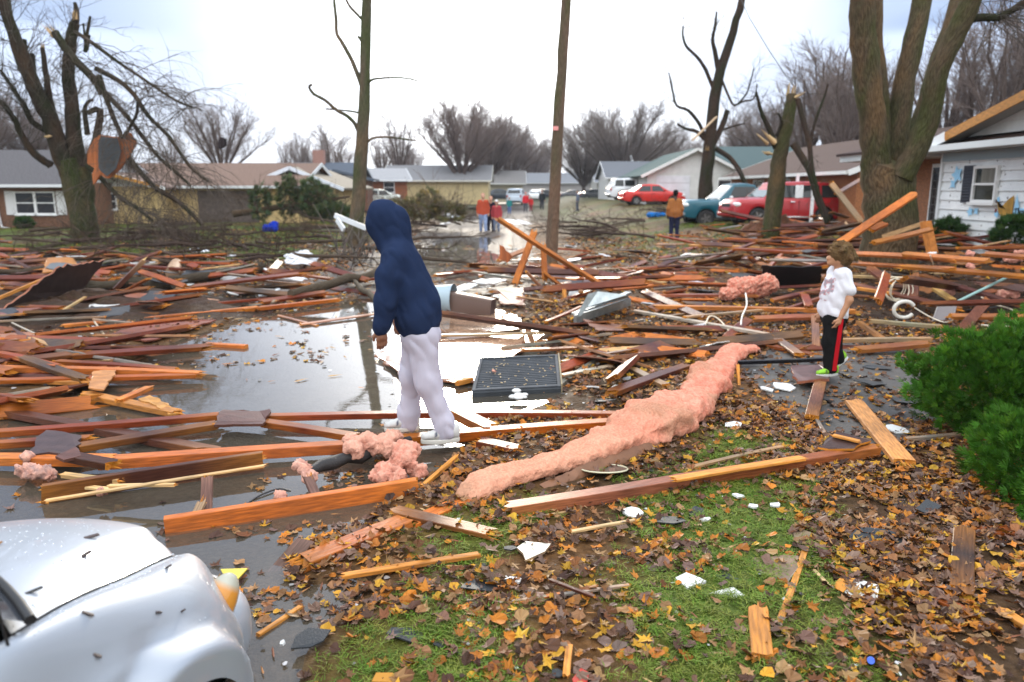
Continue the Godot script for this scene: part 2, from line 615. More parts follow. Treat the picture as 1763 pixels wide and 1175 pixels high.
func gable(parent: Node, called: String, pts: Array, depth: Vector3, col: Color, m: Material) -> void:   # a triangular wall
	var b := Buf.new()
	var mid: Vector3 = (pts[0] + pts[1] + pts[2]) / 3.0 + depth * 0.5
	b.tri3(pts[0], pts[1], pts[2], mid, col)
	b.tri3(pts[0] + depth, pts[1] + depth, pts[2] + depth, mid, col)
	for k in 3:
		b.quad(pts[k], pts[(k + 1) % 3], pts[(k + 1) % 3] + depth, pts[k] + depth, mid, col)
	put(called, b.mesh(m), parent)

# plain ranch house: origin at the middle of its front wall foot, front looks along local +z, ridge along x or z
func ranch(called: String, label: String, at: Vector3, turn: float, w: float, d: float, eave: float, rise: float, wall_c: Color, wall_m: Material, roof_c: Color, trim: Color, ridge_z := false, wins := [], door_x = null, garage_x = null, chimney = null) -> Node3D:
	var t := thing(called, label, "house", at, turn)
	var base := -0.5
	for q in [["front", Vector3(0, (eave + base) / 2, -0.1), Vector3(w, eave - base, 0.2)], ["back", Vector3(0, (eave + base) / 2, -d + 0.1), Vector3(w, eave - base, 0.2)],
			["side", Vector3(-w / 2 + 0.1, (eave + base) / 2, -d / 2), Vector3(0.2, eave - base, d - 0.4)], ["side", Vector3(w / 2 - 0.1, (eave + base) / 2, -d / 2), Vector3(0.2, eave - base, d - 0.4)]]:
		slab("wall", t, q[1], q[2], wall_c, wall_m)
	var over := 0.55
	var b := Buf.new()
	var th := 0.12
	if ridge_z:
		var k := rise / (w / 2)
		var x := w / 2 + over
		var y := eave - over * k
		roof_slope(b, Vector3(-x, y, over), Vector3(-x, y, -d - over), Vector3(0, eave + rise, over), Vector3(0, eave + rise, -d - over), th, roof_c)
		roof_slope(b, Vector3(x, y, over), Vector3(x, y, -d - over), Vector3(0, eave + rise, over), Vector3(0, eave + rise, -d - over), th, roof_c)
		gable(t, "gable", [Vector3(-w / 2, eave, 0), Vector3(w / 2, eave, 0), Vector3(0, eave + rise - 0.02, 0)], Vector3(0, 0, -0.15), trim, M.paint)
		bar("rake_board", t, Vector3(-x, y + 0.02, over + 0.02), Vector3(0, eave + rise + 0.02, over + 0.02), 0.04, 0.2, trim, M.plain)
		bar("rake_board", t, Vector3(x, y + 0.02, over + 0.02), Vector3(0, eave + rise + 0.02, over + 0.02), 0.04, 0.2, trim, M.plain)
	else:
		var k := rise / (d / 2)
		var z := over
		var y := eave - over * k
		var x := w / 2 + over * 0.7
		roof_slope(b, Vector3(-x, y, z), Vector3(x, y, z), Vector3(-x, eave + rise, -d / 2), Vector3(x, eave + rise, -d / 2), th, roof_c)
		roof_slope(b, Vector3(-x, y, -d - z), Vector3(x, y, -d - z), Vector3(-x, eave + rise, -d / 2), Vector3(x, eave + rise, -d / 2), th, roof_c)
		for s in [-1, 1]:
			gable(t, "gable", [Vector3(s * w / 2, eave, 0), Vector3(s * w / 2, eave, -d), Vector3(s * w / 2, eave + rise - 0.02, -d / 2)], Vector3(-s * 0.15, 0, 0), trim, M.paint)
			for e in [[z, 1], [-d - z, 1]]:
				bar("rake_board", t, Vector3(s * (x + 0.02), y + 0.03, e[0]), Vector3(s * (x + 0.02), eave + rise + 0.03, -d / 2), 0.04, 0.2, trim, M.plain)
		bar("gutter", t, Vector3(-x, y + 0.05, z + 0.06), Vector3(x, y + 0.05, z + 0.06), 0.12, 0.13, trim, M.plain)
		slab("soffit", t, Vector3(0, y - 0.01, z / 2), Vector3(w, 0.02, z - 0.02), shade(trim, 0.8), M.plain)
	put("roof", b.mesh(M.roof), t)
	for q in wins:
		window(t, Vector3(q[0], q[1], 0.0), Basis(), q[2], q[3], C(0.75, 0.75, 0.75), C(0.03, 0.035, 0.04))
	if door_x != null:
		slab("door", t, Vector3(door_x, 1.0, 0.03), Vector3(0.95, 2.05, 0.07), C(0.6, 0.58, 0.55), M.plain)
	if garage_x != null:
		for k in 4:
			slab("garage_panel", t, Vector3(garage_x, 0.28 + k * 0.53, 0.03), Vector3(2.5, 0.51, 0.06), C(0.72, 0.74, 0.78), M.paint, 0.01)
	if chimney != null:
		slab("chimney", t, Vector3(chimney[0], eave + rise + 0.35, chimney[1]), Vector3(0.9, 1.5, 0.7), C(0.45, 0.24, 0.19), M.brick)
	return t

func on_wall(o: Node3D, at: Vector3, basis: Basis) -> void:
	o.transform = Transform3D(basis, at)

func make_white_house() -> void:
	var t := thing("white_house", "white clapboard house with torn orange rake board and turkey decoration", "house", Vector3(10.8, 0, 0))
	# its street front stands in the plane x = 0 and looks along -x; z runs from -21 to -9
	var y0 := 0.35
	var y1 := 2.80
	var z0 := -19.3
	var z1 := -9.5
	var white := C(0.82, 0.84, 0.84)
	slab("wall", t, Vector3(0.12, (y0 + y1) / 2, (z0 + z1) / 2), Vector3(0.2, y1 - y0, z1 - z0), white, M.paint)
	slab("wall", t, Vector3(4.0, 1.4, z0 + 0.1), Vector3(7.5, 3.0, 0.2), white, M.paint)
	slab("wall", t, Vector3(4.0, 1.4, z1 - 0.1), Vector3(7.5, 3.0, 0.2), white, M.paint)
	slab("wall", t, Vector3(8.0, 1.4, (z0 + z1) / 2), Vector3(0.2, 3.0, z1 - z0), white, M.paint)
	slab("foundation", t, Vector3(0.1, 0.1, (z0 + z1) / 2), Vector3(0.22, 0.5, z1 - z0), C(0.25, 0.24, 0.22), M.matte)
	var courses := 11
	var hh := (y1 - y0) / courses
	for k in courses:   # lapped boards: each leans out at its foot
		var b := Buf.new()
		var yb := y0 + k * hh
		var c := vary(white, 0.05)
		var p := [Vector3(-0.042, yb - 0.008, z0 - 0.01), Vector3(-0.042, yb - 0.008, z1), Vector3(-0.004, yb + hh, z1), Vector3(-0.004, yb + hh, z0 - 0.01)]
		var mid := Vector3(0.02, yb + hh / 2, (z0 + z1) / 2)
		b.quad(p[0], p[1], p[2], p[3], mid, c)
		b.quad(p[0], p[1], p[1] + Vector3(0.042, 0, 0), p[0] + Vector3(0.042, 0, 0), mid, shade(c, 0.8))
		b.quad(p[0], p[3], Vector3(0.02, yb + hh, z0 - 0.01), Vector3(0.02, yb, z0 - 0.01), mid, c)
		put("siding_board", b.mesh(M.paint), t)
	# mud flung over the boards
	var mud := Buf.new()
	for k in 420:
		var zz := rr(z0 + 0.2, z1 - 0.5)
		var yy := y0 + 0.15 + (y1 - y0 - 0.2) * pow(rng.randf(), 0.7)
		var r := 0.006 + 0.02 * pow(rng.randf(), 3.0)
		var off := fposmod(yy - y0, hh) / hh
		mud.box(Vector3(-0.043 + 0.037 * off, yy, zz), Vector3(0.006, r * rr(0.8, 2.0), r * rr(0.8, 2.0)), C(0.09, 0.065, 0.05), Basis(Vector3.RIGHT, rr(0, 3)))
	tag(put("mud_specks", mud.mesh(M.plain), t), "", "", "", "stuff")
	slab("corner_board", t, Vector3(-0.03, (y0 + y1) / 2, z0 - 0.05), Vector3(0.08, y1 - y0, 0.1), C(0.62, 0.64, 0.64), M.plain)
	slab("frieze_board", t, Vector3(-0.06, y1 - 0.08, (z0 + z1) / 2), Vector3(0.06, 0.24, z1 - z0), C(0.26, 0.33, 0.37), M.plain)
	# pent roof and gutter under the gable
	var b := Buf.new()
	roof_slope(b, Vector3(-0.5, y1 + 0.1, z0 - 0.5), Vector3(-0.5, y1 + 0.1, z1), Vector3(0.25, y1 + 0.30, z0 - 0.5), Vector3(0.25, y1 + 0.30, z1), 0.06, C(0.13, 0.085, 0.07))
	put("skirt_roof", b.mesh(M.roof), t)
	bar("gutter", t, Vector3(-0.57, y1 + 0.1, z0 - 0.55), Vector3(-0.57, y1 + 0.1, z1), 0.13, 0.14, C(0.68, 0.72, 0.72), M.plain)
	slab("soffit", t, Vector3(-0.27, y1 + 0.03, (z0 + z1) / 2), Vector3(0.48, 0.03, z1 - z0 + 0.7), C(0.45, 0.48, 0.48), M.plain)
	# gable: rises from its far corner towards the viewer
	var peak_z := -12.0
	var peak_y := y1 + 1.95
	var gz0 := z0 - 0.8
	for k in 7:
		var ya := y1 + 0.36 + k * 0.24
		var f := (ya - y1 - 0.1) / (peak_y - y1)
		var za := lerpf(gz0 + 0.5, peak_z, f)
		var zb := 2 * peak_z - za
		b = Buf.new()
		b.box(Vector3(0.02 - 0.0, ya + 0.11, (za + zb) / 2), Vector3(0.05, 0.235, zb - za), vary(white, 0.05))
		put("gable_board", b.mesh(M.paint), t)
	b = Buf.new()
	roof_slope(b, Vector3(-0.5, y1 + 0.05, gz0), Vector3(8.3, y1 + 0.05, gz0), Vector3(-0.5, peak_y, peak_z), Vector3(8.3, peak_y, peak_z), 0.07, C(0.085, 0.07, 0.07))
	roof_slope(b, Vector3(-0.5, y1 + 0.05, 2 * peak_z - gz0), Vector3(8.3, y1 + 0.05, 2 * peak_z - gz0), Vector3(-0.5, peak_y, peak_z), Vector3(8.3, peak_y, peak_z), 0.07, C(0.085, 0.07, 0.07))
	put("roof", b.mesh(M.roof), t)
	var rake := bar("rake_board", t, Vector3(-0.53, lerpf(y1 + 0.05, peak_y, 0.2) - 0.07, lerpf(gz0, peak_z, 0.2)), Vector3(-0.53, peak_y - 0.07, peak_z), 0.04, 0.2, C(0.62, 0.27, 0.05), M.raw)
	rake.set_meta("label", "bare orange rake board where the white trim was torn off")
	bar("rake_board", t, Vector3(-0.54, y1 - 0.02, gz0), Vector3(-0.54, lerpf(y1 + 0.05, peak_y, 0.2) - 0.07, lerpf(gz0, peak_z, 0.2)), 0.05, 0.22, white, M.plain)
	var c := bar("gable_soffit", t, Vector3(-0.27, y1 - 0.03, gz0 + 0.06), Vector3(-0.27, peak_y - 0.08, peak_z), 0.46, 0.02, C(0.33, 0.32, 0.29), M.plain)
	bar("roof_splinter", t, Vector3(0.4, 3.95, -17.2), Vector3(0.2, 4.6, -16.6), 0.06, 0.09, C(0.7, 0.3, 0.06), M.raw)
	# window with one dark shutter
	var bs := Basis(Vector3(0, 0, 1), Vector3.UP, Vector3(-1, 0, 0))
	var wn := window(t, Vector3(-0.045, 2.05, -17.47), bs, 0.88, 0.82, C(0.72, 0.72, 0.70), C(0.02, 0.025, 0.02), 2, C(0.16, 0.15, 0.12))
	b = Buf.new()
	b.box(Vector3(-0.66, 0, 0.03), Vector3(0.40, 0.86, 0.05), C(0.03, 0.035, 0.05), Basis(), 0.008)
	for k in 12:
		b.box(Vector3(-0.66, -0.37 + k * 0.067, 0.06), Vector3(0.32, 0.03, 0.012), C(0.035, 0.04, 0.055), Basis(Vector3.RIGHT, 0.5))
	put("shutter", b.mesh(M.plain), wn)
	# porch: brick return with a storm door, farther along the street front
	slab("porch_wall", t, Vector3(0.75, 1.5, -21.6), Vector3(0.2, 2.5, 4.4), C(0.36, 0.14, 0.055), M.brick)
	slab("porch_roof", t, Vector3(0.45, 2.83, -21.9), Vector3(2.0, 0.16, 4.7), C(0.5, 0.52, 0.52), M.plain)
	b = Buf.new()
	roof_slope(b, Vector3(-0.6, 2.92, -24.4), Vector3(-0.6, 2.92, -19.9), Vector3(4.0, 3.9, -24.4), Vector3(4.0, 3.9, -19.9), 0.08, C(0.11, 0.08, 0.075))
	put("porch_roof", b.mesh(M.roof), t)
	var door := slab("storm_door", t, Vector3(0.6, 1.55, -20.45), Vector3(0.06, 2.1, 1.0), C(0.68, 0.7, 0.7), M.plain, 0.01)
	slab("pane", door, Vector3(0.56, 1.65, -20.45), Vector3(0.03, 1.7, 0.78), C(0.03, 0.03, 0.028), M.glass)
	for k in 4:
		bar("muntin", door, Vector3(0.535, 0.83, -20.75 + k * 0.2), Vector3(0.535, 2.47, -20.75 + k * 0.2), 0.012, 0.012, C(0.12, 0.12, 0.12), M.plain)
	for k in 8:
		bar("muntin", door, Vector3(0.535, 0.9 + k * 0.21, -20.82), Vector3(0.535, 0.9 + k * 0.21, -20.08), 0.012, 0.012, C(0.12, 0.12, 0.12), M.plain)
	# cut-out decorations fixed to the boards
	b = Buf.new()
	var blue := C(0.32, 0.62, 0.85)
	var scrap := func(bb: Buf, cz: float, cy: float, rad: float, n: int, col: Color, sd: int):
		var q := RandomNumberGenerator.new()
		q.seed = sd
		var o := Vector3(-0.056, cy, cz)
		for k in n:
			var a0 := TAU * k / n
			var a1 := TAU * (k + 1) / n
			var r0 := rad * (0.55 if k % 2 == 0 else 1.1)
			var r1 := rad * (0.55 if (k + 1) % 2 == 0 else 1.1)
			bb.tri3(o, o + Vector3(-0.004, sin(a0) * r0, cos(a0) * r0), o + Vector3(-0.004, sin(a1) * r1, cos(a1) * r1), o + Vector3(1, 0, 0), col)
	scrap.call(b, -18.65, 2.28, 0.22, 10, blue, 1)
	scrap.call(b, -18.78, 2.06, 0.13, 8, blue, 2)
	tag(one("leaf_cutout", b.mesh(M.plain), "torn pale blue leaf cut-out on the white wall by the storm door", "decoration"), "", "").position = Vector3(10.8, 0, 0)
	b = Buf.new()
	scrap.call(b, -17.95, 1.42, 0.12, 10, blue, 3)
	scrap.call(b, -17.72, 1.44, 0.1, 8, blue, 4)
	one("leaf_cutout", b.mesh(M.plain), "small pale blue leaf cut-out low on wall beneath the window", "decoration").position = Vector3(10.8, 0, 0)
	# turkey: fanned tail, dark head, pale blue ground, lettering
	var tk := thing("turkey_decoration", "brown turkey cut-out with dark letters on pale blue paper by the window", "decoration", Vector3(10.8, 0, 0))
	b = Buf.new()
	var tail := [[-16.15, 1.42], [-16.0, 1.24], [-15.8, 1.3], [-15.55, 1.46], [-15.25, 1.58], [-15.22, 0.98], [-15.7, 0.98], [-16.0, 1.1]]
	var o0 := Vector3(-0.062, 1.2, -15.6)
	for k in tail.size():
		var p: Array = tail[k]
		var q: Array = tail[(k + 1) % tail.size()]
		b.tri3(o0, Vector3(-0.062, p[1], p[0]), Vector3(-0.062, q[1], q[0]), o0 + Vector3(1, 0, 0), C(0.55, 0.3, 0.05))
	put("tail", b.mesh(M.matte), tk)
	b = Buf.new()
	b.box(Vector3(-0.062, 1.36, -16.2), Vector3(0.02, 0.15, 0.12), C(0.08, 0.05, 0.04), Basis(Vector3.RIGHT, 0.4), 0.005)
	b.box(Vector3(-0.062, 1.25, -16.22), Vector3(0.02, 0.12, 0.09), C(0.6, 0.58, 0.55), Basis(Vector3.RIGHT, -0.2), 0.005)
	b.box(Vector3(-0.062, 1.15, -16.15), Vector3(0.02, 0.1, 0.08), C(0.2, 0.05, 0.04), Basis(Vector3.RIGHT, 0.2), 0.005)
	put("head", b.mesh(M.plain), tk)
	b = Buf.new()
	b = Buf.new()
	b.box(Vector3(-0.055, 1.1, -14.65), Vector3(0.008, 0.26, 1.1), blue, Basis(Vector3.RIGHT, 0.06))
	put("paper", b.mesh(M.plain), tk)
	b = Buf.new()
	b.tri3(Vector3(-0.058, 1.2, -15.2), Vector3(-0.058, 1.62, -15.12), Vector3(-0.058, 1.2, -14.9), Vector3(1, 1.3, -15), blue)
	put("paper", b.mesh(M.plain), tk)
	b = Buf.new()
	b.box(Vector3(-0.055, 1.06, -16.12), Vector3(0.008, 0.14, 0.2), blue, Basis(Vector3.RIGHT, 0.4))
	put("paper", b.mesh(M.plain), tk)
	b = Buf.new()
	b.box(Vector3(-0.055, 1.45, -16.1), Vector3(0.008, 0.14, 0.1), blue, Basis(Vector3.RIGHT, -0.4))
	put("paper", b.mesh(M.plain), tk)
	var tm := TextMesh.new()
	tm.text = "Thank"
	var sf := SystemFont.new()
	sf.font_names = PackedStringArray(["Droid Serif"])
	sf.font_italic = true
	tm.font = sf
	tm.font_size = 32
	tm.pixel_size = 0.0085
	tm.depth = 0.01
	var ink := StandardMaterial3D.new()
	ink.resource_name = "ink"
	ink.albedo_color = Color(0.08, 0.1, 0.2)
	tm.material = ink
	var tx := put("lettering", tm, tk)
	tx.transform = Transform3D(bs, Vector3(-0.068, 1.13, -14.72))
	for part in tk.get_children():   # drawn large, hung at its true size beside the window
		part.transform = Transform3D(Basis.from_scale(Vector3(1, 0.8, 0.62)), Vector3(0, 1.55 - 1.25 * 0.8, -17.05 + 16.25 * 0.62)) * part.transform
	# plants at its foot
	small_shrub("foundation_shrub", "small round evergreen shrub at the foot of the white wall under the window", Vector3(10.35, 0.42, -18.1), 0.36, 0.78)
	small_shrub("foundation_shrub", "dark evergreen shrub at the photo's edge below the turkey decoration", Vector3(10.25, 0.42, -15.5), 0.45, 0.95)

func make_houses() -> void:
	make_white_house()
	var brown := C(0.24, 0.115, 0.065)
	# right, behind the maple: low brick house with its gable end towards us
	var t := ranch("brick_house", "orange brick house with grey brown roof and broken white eave behind the red sport utility", Vector3(13.2, 0.55, -38.0), -PI / 2, 17.0, 8.5, 2.15, 1.55, C(0.42, 0.16, 0.055), M.brick, C(0.14, 0.10, 0.09), C(0.68, 0.69, 0.67), false, [[-3.2, 1.3, 1.6, 1.1], [1.0, 1.3, 1.0, 1.1]])
	for k in 4:
		slab("porch_post", t, Vector3(3.0 + k * 1.7, 0.9, 1.5), Vector3(0.1, 2.2, 0.1), C(0.7, 0.7, 0.7), M.plain)
	t = ranch("white_garage_house", "white house with green grey roof and garage gable beyond the teal pickup", Vector3(13.5, 0.75, -57.0), 0.0, 7.0, 11.0, 2.3, 1.7, C(0.68, 0.69, 0.66), M.paint, C(0.12, 0.165, 0.16), C(0.72, 0.72, 0.7), true, [[2.2, 1.3, 1.0, 1.1]], 0.9, -1.6)
	ranch("white_garage_house", "wide green grey roofed wing of the white house behind the bare broken tree", Vector3(21.0, 0.75, -60.0), 0.0, 9.5, 9.0, 2.6, 1.9, C(0.6, 0.6, 0.58), M.paint, C(0.115, 0.16, 0.16), C(0.7, 0.7, 0.68), false, [[-2, 1.3, 1.4, 1.1]])
	ranch("small_white_house", "small white house with grey roof beyond the red sedan", Vector3(16.0, 0.75, -80.0), 0.0, 12.0, 9.0, 2.4, 1.6, C(0.6, 0.6, 0.58), M.paint, C(0.19, 0.2, 0.22), C(0.66, 0.66, 0.66), false, [[-3, 1.3, 1.4, 1.1], [2, 1.3, 1.4, 1.1]])
	ranch("grey_roof_house", "pale house with grey roof far down the street's open side", Vector3(20.0, 0.5, -118.0), 0.0, 14.0, 9.0, 2.5, 1.8, C(0.5, 0.48, 0.42), M.paint, C(0.25, 0.26, 0.29), C(0.6, 0.6, 0.6))
	# left
	t = ranch("brown_brick_house", "brown brick house with white shuttered double window behind the broken tree", Vector3(-27.2, 0.05, -36.0), 0.0, 12.6, 8.0, 2.2, 1.55, brown, M.brick, C(0.14, 0.13, 0.135), C(0.62, 0.64, 0.66), false, [[4.05, 1.25, 0.95, 1.05], [5.0, 1.25, 0.95, 1.05]])
	t.position = dp(0, 396, 36.0) + Vector3(-2.7, 0, 0)
	for s in [3.35, 5.75]:
		slab("shutter", t, Vector3(s, 1.25, 0.04), Vector3(0.42, 1.1, 0.05), C(0.6, 0.6, 0.6), M.plain, 0.01)
	var b := Buf.new()
	b.tube([Vector3(2.65, 2.0, 0.5), Vector3(2.65, 1.9, 0.1), Vector3(2.85, 0.25, 0.1), Vector3(3.0, 0.12, 0.3), Vector3(4.6, 0.0, 1.1)], [0.05, 0.05, 0.05, 0.05, 0.05], 6, C(0.6, 0.6, 0.6))
	put("downspout", b.mesh(M.plain), t)
	small_shrub("foundation_shrub", "little dark shrub against the brown brick wall", dp(42, 396, 35.0), 0.4, 0.55)
	t = ranch("yellow_brick_house", "long yellow brick house with pinkish brown roof behind the fallen branches", dp(335, 389, 41.0), 0.0, 11.2, 8.0, 2.15, 1.15, C(0.74, 0.54, 0.24), M.brick, C(0.25, 0.17, 0.135), C(0.6, 0.62, 0.62), false, [[-2.6, 1.2, 1.0, 1.0]])
	slab("dark_opening", t, Vector3(1.9, 1.0, 0.02), Vector3(3.2, 1.7, 0.1), C(0.13, 0.10, 0.085), M.matte)
	t = ranch("yellow_brick_house", "yellow brick wing with white gable whose rake board is bare orange", dp(203, 389, 39.5), 0.0, 4.6, 6.0, 2.0, 0.62, C(0.74, 0.54, 0.24), M.brick, C(0.28, 0.2, 0.17), C(0.76, 0.77, 0.77), true, [[-0.35, 1.25, 0.85, 0.85]])
	bar("rake_board", t, Vector3(0, 2.62, 0.62), Vector3(2.6, 1.98, 0.62), 0.04, 0.16, C(0.65, 0.3, 0.05), M.raw)
	t = ranch("yellow_brick_house", "yellow brick house end with broad white gable behind the fallen evergreen", dp(508, 386, 43.0), 0.0, 4.8, 8.0, 2.1, 0.95, C(0.74, 0.56, 0.28), M.brick, C(0.34, 0.3, 0.24), C(0.64, 0.68, 0.74), true, [])
	ranch("grey_roofed_house", "blue grey roofed house with white garage door and brick chimney", dp(580, 352, 58.0), 0.12, 4.6, 7.0, 1.9, 0.55, C(0.2, 0.085, 0.05), M.brick, C(0.07, 0.085, 0.11), C(0.06, 0.08, 0.11), true, [], null, 0.2)
	ranch("grey_roofed_house", "blue grey side roof with a brick chimney beside the white garage door", dp(552, 350, 62.0), 0.0, 5.2, 7.0, 2.0, 1.2, C(0.2, 0.085, 0.05), M.brick, C(0.12, 0.14, 0.17), C(0.3, 0.33, 0.36), false, [], null, null, [-0.7, -3.0])
	ranch("red_brick_house", "red brick house with white eave behind the tall bare trunk", dp(640, 346, 70.0), 0.25, 6.5, 8.0, 1.9, 1.0, C(0.4, 0.14, 0.06), M.brick, C(0.4, 0.4, 0.41), C(0.72, 0.74, 0.76), false, [[1.6, 1.2, 1.0, 1.0]])
	ranch("cream_house", "cream house with long pale grey roof behind the many stemmed tree", dp(752, 344, 82.0), 0.0, 11.0, 8.0, 2.1, 1.5, C(0.55, 0.44, 0.22), M.paint, C(0.28, 0.28, 0.29), C(0.6, 0.58, 0.5))
	ranch("cream_house", "small tan roofed house past the red pickup", dp(838, 342, 105.0), 0.0, 10.0, 8.0, 2.1, 1.6, C(0.45, 0.4, 0.28), M.paint, C(0.3, 0.29, 0.28), C(0.6, 0.6, 0.55))
	ranch("far_house", "low grey house where the street ends", dp(960, 336, 150.0), 0.0, 16.0, 9.0, 2.4, 1.8, C(0.35, 0.33, 0.32), M.paint, C(0.25, 0.26, 0.28), C(0.5, 0.5, 0.5))

# ------------------------------------------------------------------ trees
func limb(b: Buf, px: Array, depth: float, w0: float, w1: float, sides: int, col: Color, lean := 0.0, col2 = null) -> PackedVector3Array:
	# px: outline pixels of the limb's axis; widths in pixels at that depth; lean: metres nearer (+) at the tip
	var raw := []
	var n := px.size() / 2
	for k in n:
		raw.append(dp(px[2 * k], px[2 * k + 1], depth - lean * k / maxf(1.0, n - 1)))
	var pts := []
	var rad := []
	for k in n - 1:
		var p0: Vector3 = raw[maxi(k - 1, 0)]
		var p3: Vector3 = raw[mini(k + 2, n - 1)]
		for s in 3:
			pts.append(raw[k].cubic_interpolate(raw[k + 1], p0, p3, s / 3.0) + Vector3(rr(-1, 1), rr(-1, 1), rr(-1, 1)) * 0.006 * w0 * depth / FOCAL * 6.0)
	pts.append(raw[n - 1])
	for k in pts.size():
		rad.append(0.5 * lerpf(w0, w1, float(k) / (pts.size() - 1)) * depth / FOCAL * rr(0.94, 1.06))
	var v0 := b.v.size()
	b.tube(pts, rad, sides, col, col2, 1.0)
	for k in range(v0, b.v.size()):   # moss and bare brown patches
		var p := b.v[k]
		var m := nz2.get_noise_3d(p.x * 1.6, p.y * 0.7, p.z * 1.6)
		var cc := b.c[k]
		cc = cc.lerp(Color(cc.r * 0.62, cc.g * 0.95, cc.b * 0.5), clampf(m * 2.0 + 0.1, 0, 0.8))
		b.c[k] = cc.lerp(Color(cc.r * 1.6, cc.g * 1.3, cc.b * 1.05), clampf(-m * 2.0, 0, 0.8))
	return PackedVector3Array(pts)
func twigs(b: Buf, p: Vector3, d: Vector3, len_: float, r: float, level: int, col: Color, droop := 0.0, kids := 4) -> void:
	var pts := [p]
	var dir := d
	for k in 3:
		dir = (dir + Vector3(rr(-1, 1), rr(-1, 1), rr(-1, 1)) * 0.22 + Vector3(0, -droop, 0)).normalized()
		pts.append(pts[k] + dir * len_ / 3.0)
	if level == 0 and r < 0.02: b.tube([pts[0], (pts[1] + pts[2]) * 0.5, pts[3]], [r, r * 0.75, r * 0.35], 3, col)
	else: b.tube(pts, [r, r * 0.8, r * 0.6, r * 0.35], 3 if r < 0.02 else 5, col)
	if level > 0:
		for k in kids:
			var f := rr(0.25, 1.0)
			var o: Vector3 = pts[0].lerp(pts[3], f) if f > 0.95 else pts[int(f * 3)].lerp(pts[mini(int(f * 3) + 1, 3)], fposmod(f * 3, 1.0))
			var nd := (dir + Vector3(rr(-1, 1), rr(-0.8, 1), rr(-1, 1)) * 0.85).normalized()
			twigs(b, o, nd, len_ * rr(0.45, 0.7), r * 0.55, level - 1, col, droop, kids)
func along(b: Buf, pts: PackedVector3Array, n: int, len_: float, r: float, level: int, col: Color, droop := 0.0, from := 0.3, kids := 3) -> void:
	for k in n:
		var f := rr(from, 1.0) * (pts.size() - 1.001)
		var o := pts[int(f)].lerp(pts[int(f) + 1], fposmod(f, 1.0))
		var d := (pts[int(f) + 1] - pts[int(f)]).normalized()
		twigs(b, o, (d * 0.6 + Vector3(rr(-1, 1), rr(-0.6, 1.0), rr(-1, 1))).normalized(), len_ * rr(0.5, 1.3), r, level, col, droop, kids)
func bare_tree(label: String, at: Vector3, h: float, spread: float, stems: int, seed_: int, col: Color, group := "bare trees behind the houses", dense := 1.0) -> Node3D:
	rng.seed = seed_
	var t := thing("bare_tree", label, "tree", at, 0.0, group)
	var b := Buf.new()
	var fork := h * rr(0.12, 0.2)
	b.tube([Vector3(0, -0.5, 0), Vector3(0, fork * 0.5, 0), Vector3(0.02, fork, 0.03)], [h * 0.034, h * 0.028, h * 0.026], 8, col)
	var tw := Buf.new()
	for k in stems:
		var a := TAU * k / stems + rr(-0.3, 0.3)
		var out := spread * rr(0.35, 1.0)
		var pts := []
		var rad := []
		var tip := h * (1.0 - 0.35 * pow(out / spread, 2.0)) * rr(0.9, 1.0)
		for s in 6:
			var f := s / 5.0
			pts.append(Vector3(cos(a) * out * pow(f, 1.2), lerpf(fork * 0.9, tip * 0.92, f), sin(a) * out * pow(f, 1.2)) + Vector3(rr(-1, 1), rr(-1, 1), rr(-1, 1)) * 0.02 * h * f)
			rad.append(h * lerpf(0.017, 0.004, f))
		b.tube(pts, rad, 5, col)
		for q in int(20 * dense):
			var f := rr(0.25, 1.0) * 4.99
			var o: Vector3 = pts[int(f)].lerp(pts[int(f) + 1], fposmod(f, 1.0))
			var d := Vector3(cos(a) * 0.5 + rr(-0.7, 0.7), rr(0.5, 1.3), sin(a) * 0.5 + rr(-0.7, 0.7)).normalized()
			twigs(tw, o, d, h * rr(0.10, 0.2), h * 0.0026, 2, col, -0.05, 4)
	put("trunk", b.mesh(M.bark), t)
	put("crown", tw.mesh(M.twig), t)
	return t
func splinters(b: Buf, p: Vector3, d: Vector3, r: float, n: int, col: Color) -> void:
	for k in n:
		var o := Vector3(rr(-1, 1), rr(-0.3, 0.3), rr(-1, 1)) * r * 0.7
		b.tube([p + o - d * r * 0.6, p + o * 1.2 + d * r * rr(0.6, 2.6)], [r * rr(0.2, 0.4), 0.003], 4, vary(col, 0.2))
func clump_bush(b: Array, tints: Array, c: Vector3, r: Vector3, n: int, col: Color, size: float) -> void:
	for k in n:
		var d := Vector3(rr(-1, 1), rr(-1, 1), rr(-1, 1))
		while d.length() > 1.0 or d.length() < 0.1:
			d = Vector3(rr(-1, 1), rr(-1, 1), rr(-1, 1))
		d = d.normalized() * pow(d.length(), 0.35)
		var lump := 0.84 + 0.42 * nz3.get_noise_3d(d.x * 2.2 + c.x * 3.0, d.y * 2.2, d.z * 2.2 + c.z * 3.0)
		var p := c + Vector3(d.x * r.x, d.y * r.y, d.z * r.z) * lump
		var up := (d + Vector3(rr(-0.5, 0.5), 0.5 + rr(-0.4, 0.4), rr(-0.5, 0.5))).normalized()
		var sd := up.cross(Vector3(rr(-1, 1), rr(-1, 1), rr(-1, 1))).normalized()
		var s := size * rr(0.7, 1.3)
		b.append(Transform3D(Basis(sd * s, up * s, sd.cross(up) * s), p))
		tints.append(vary(col.lerp(Color(col.r * 2.2, col.g * 1.5, col.b), clampf(rng.randf() * 1.6 - 0.9, 0.0, 1.0)), 0.3))
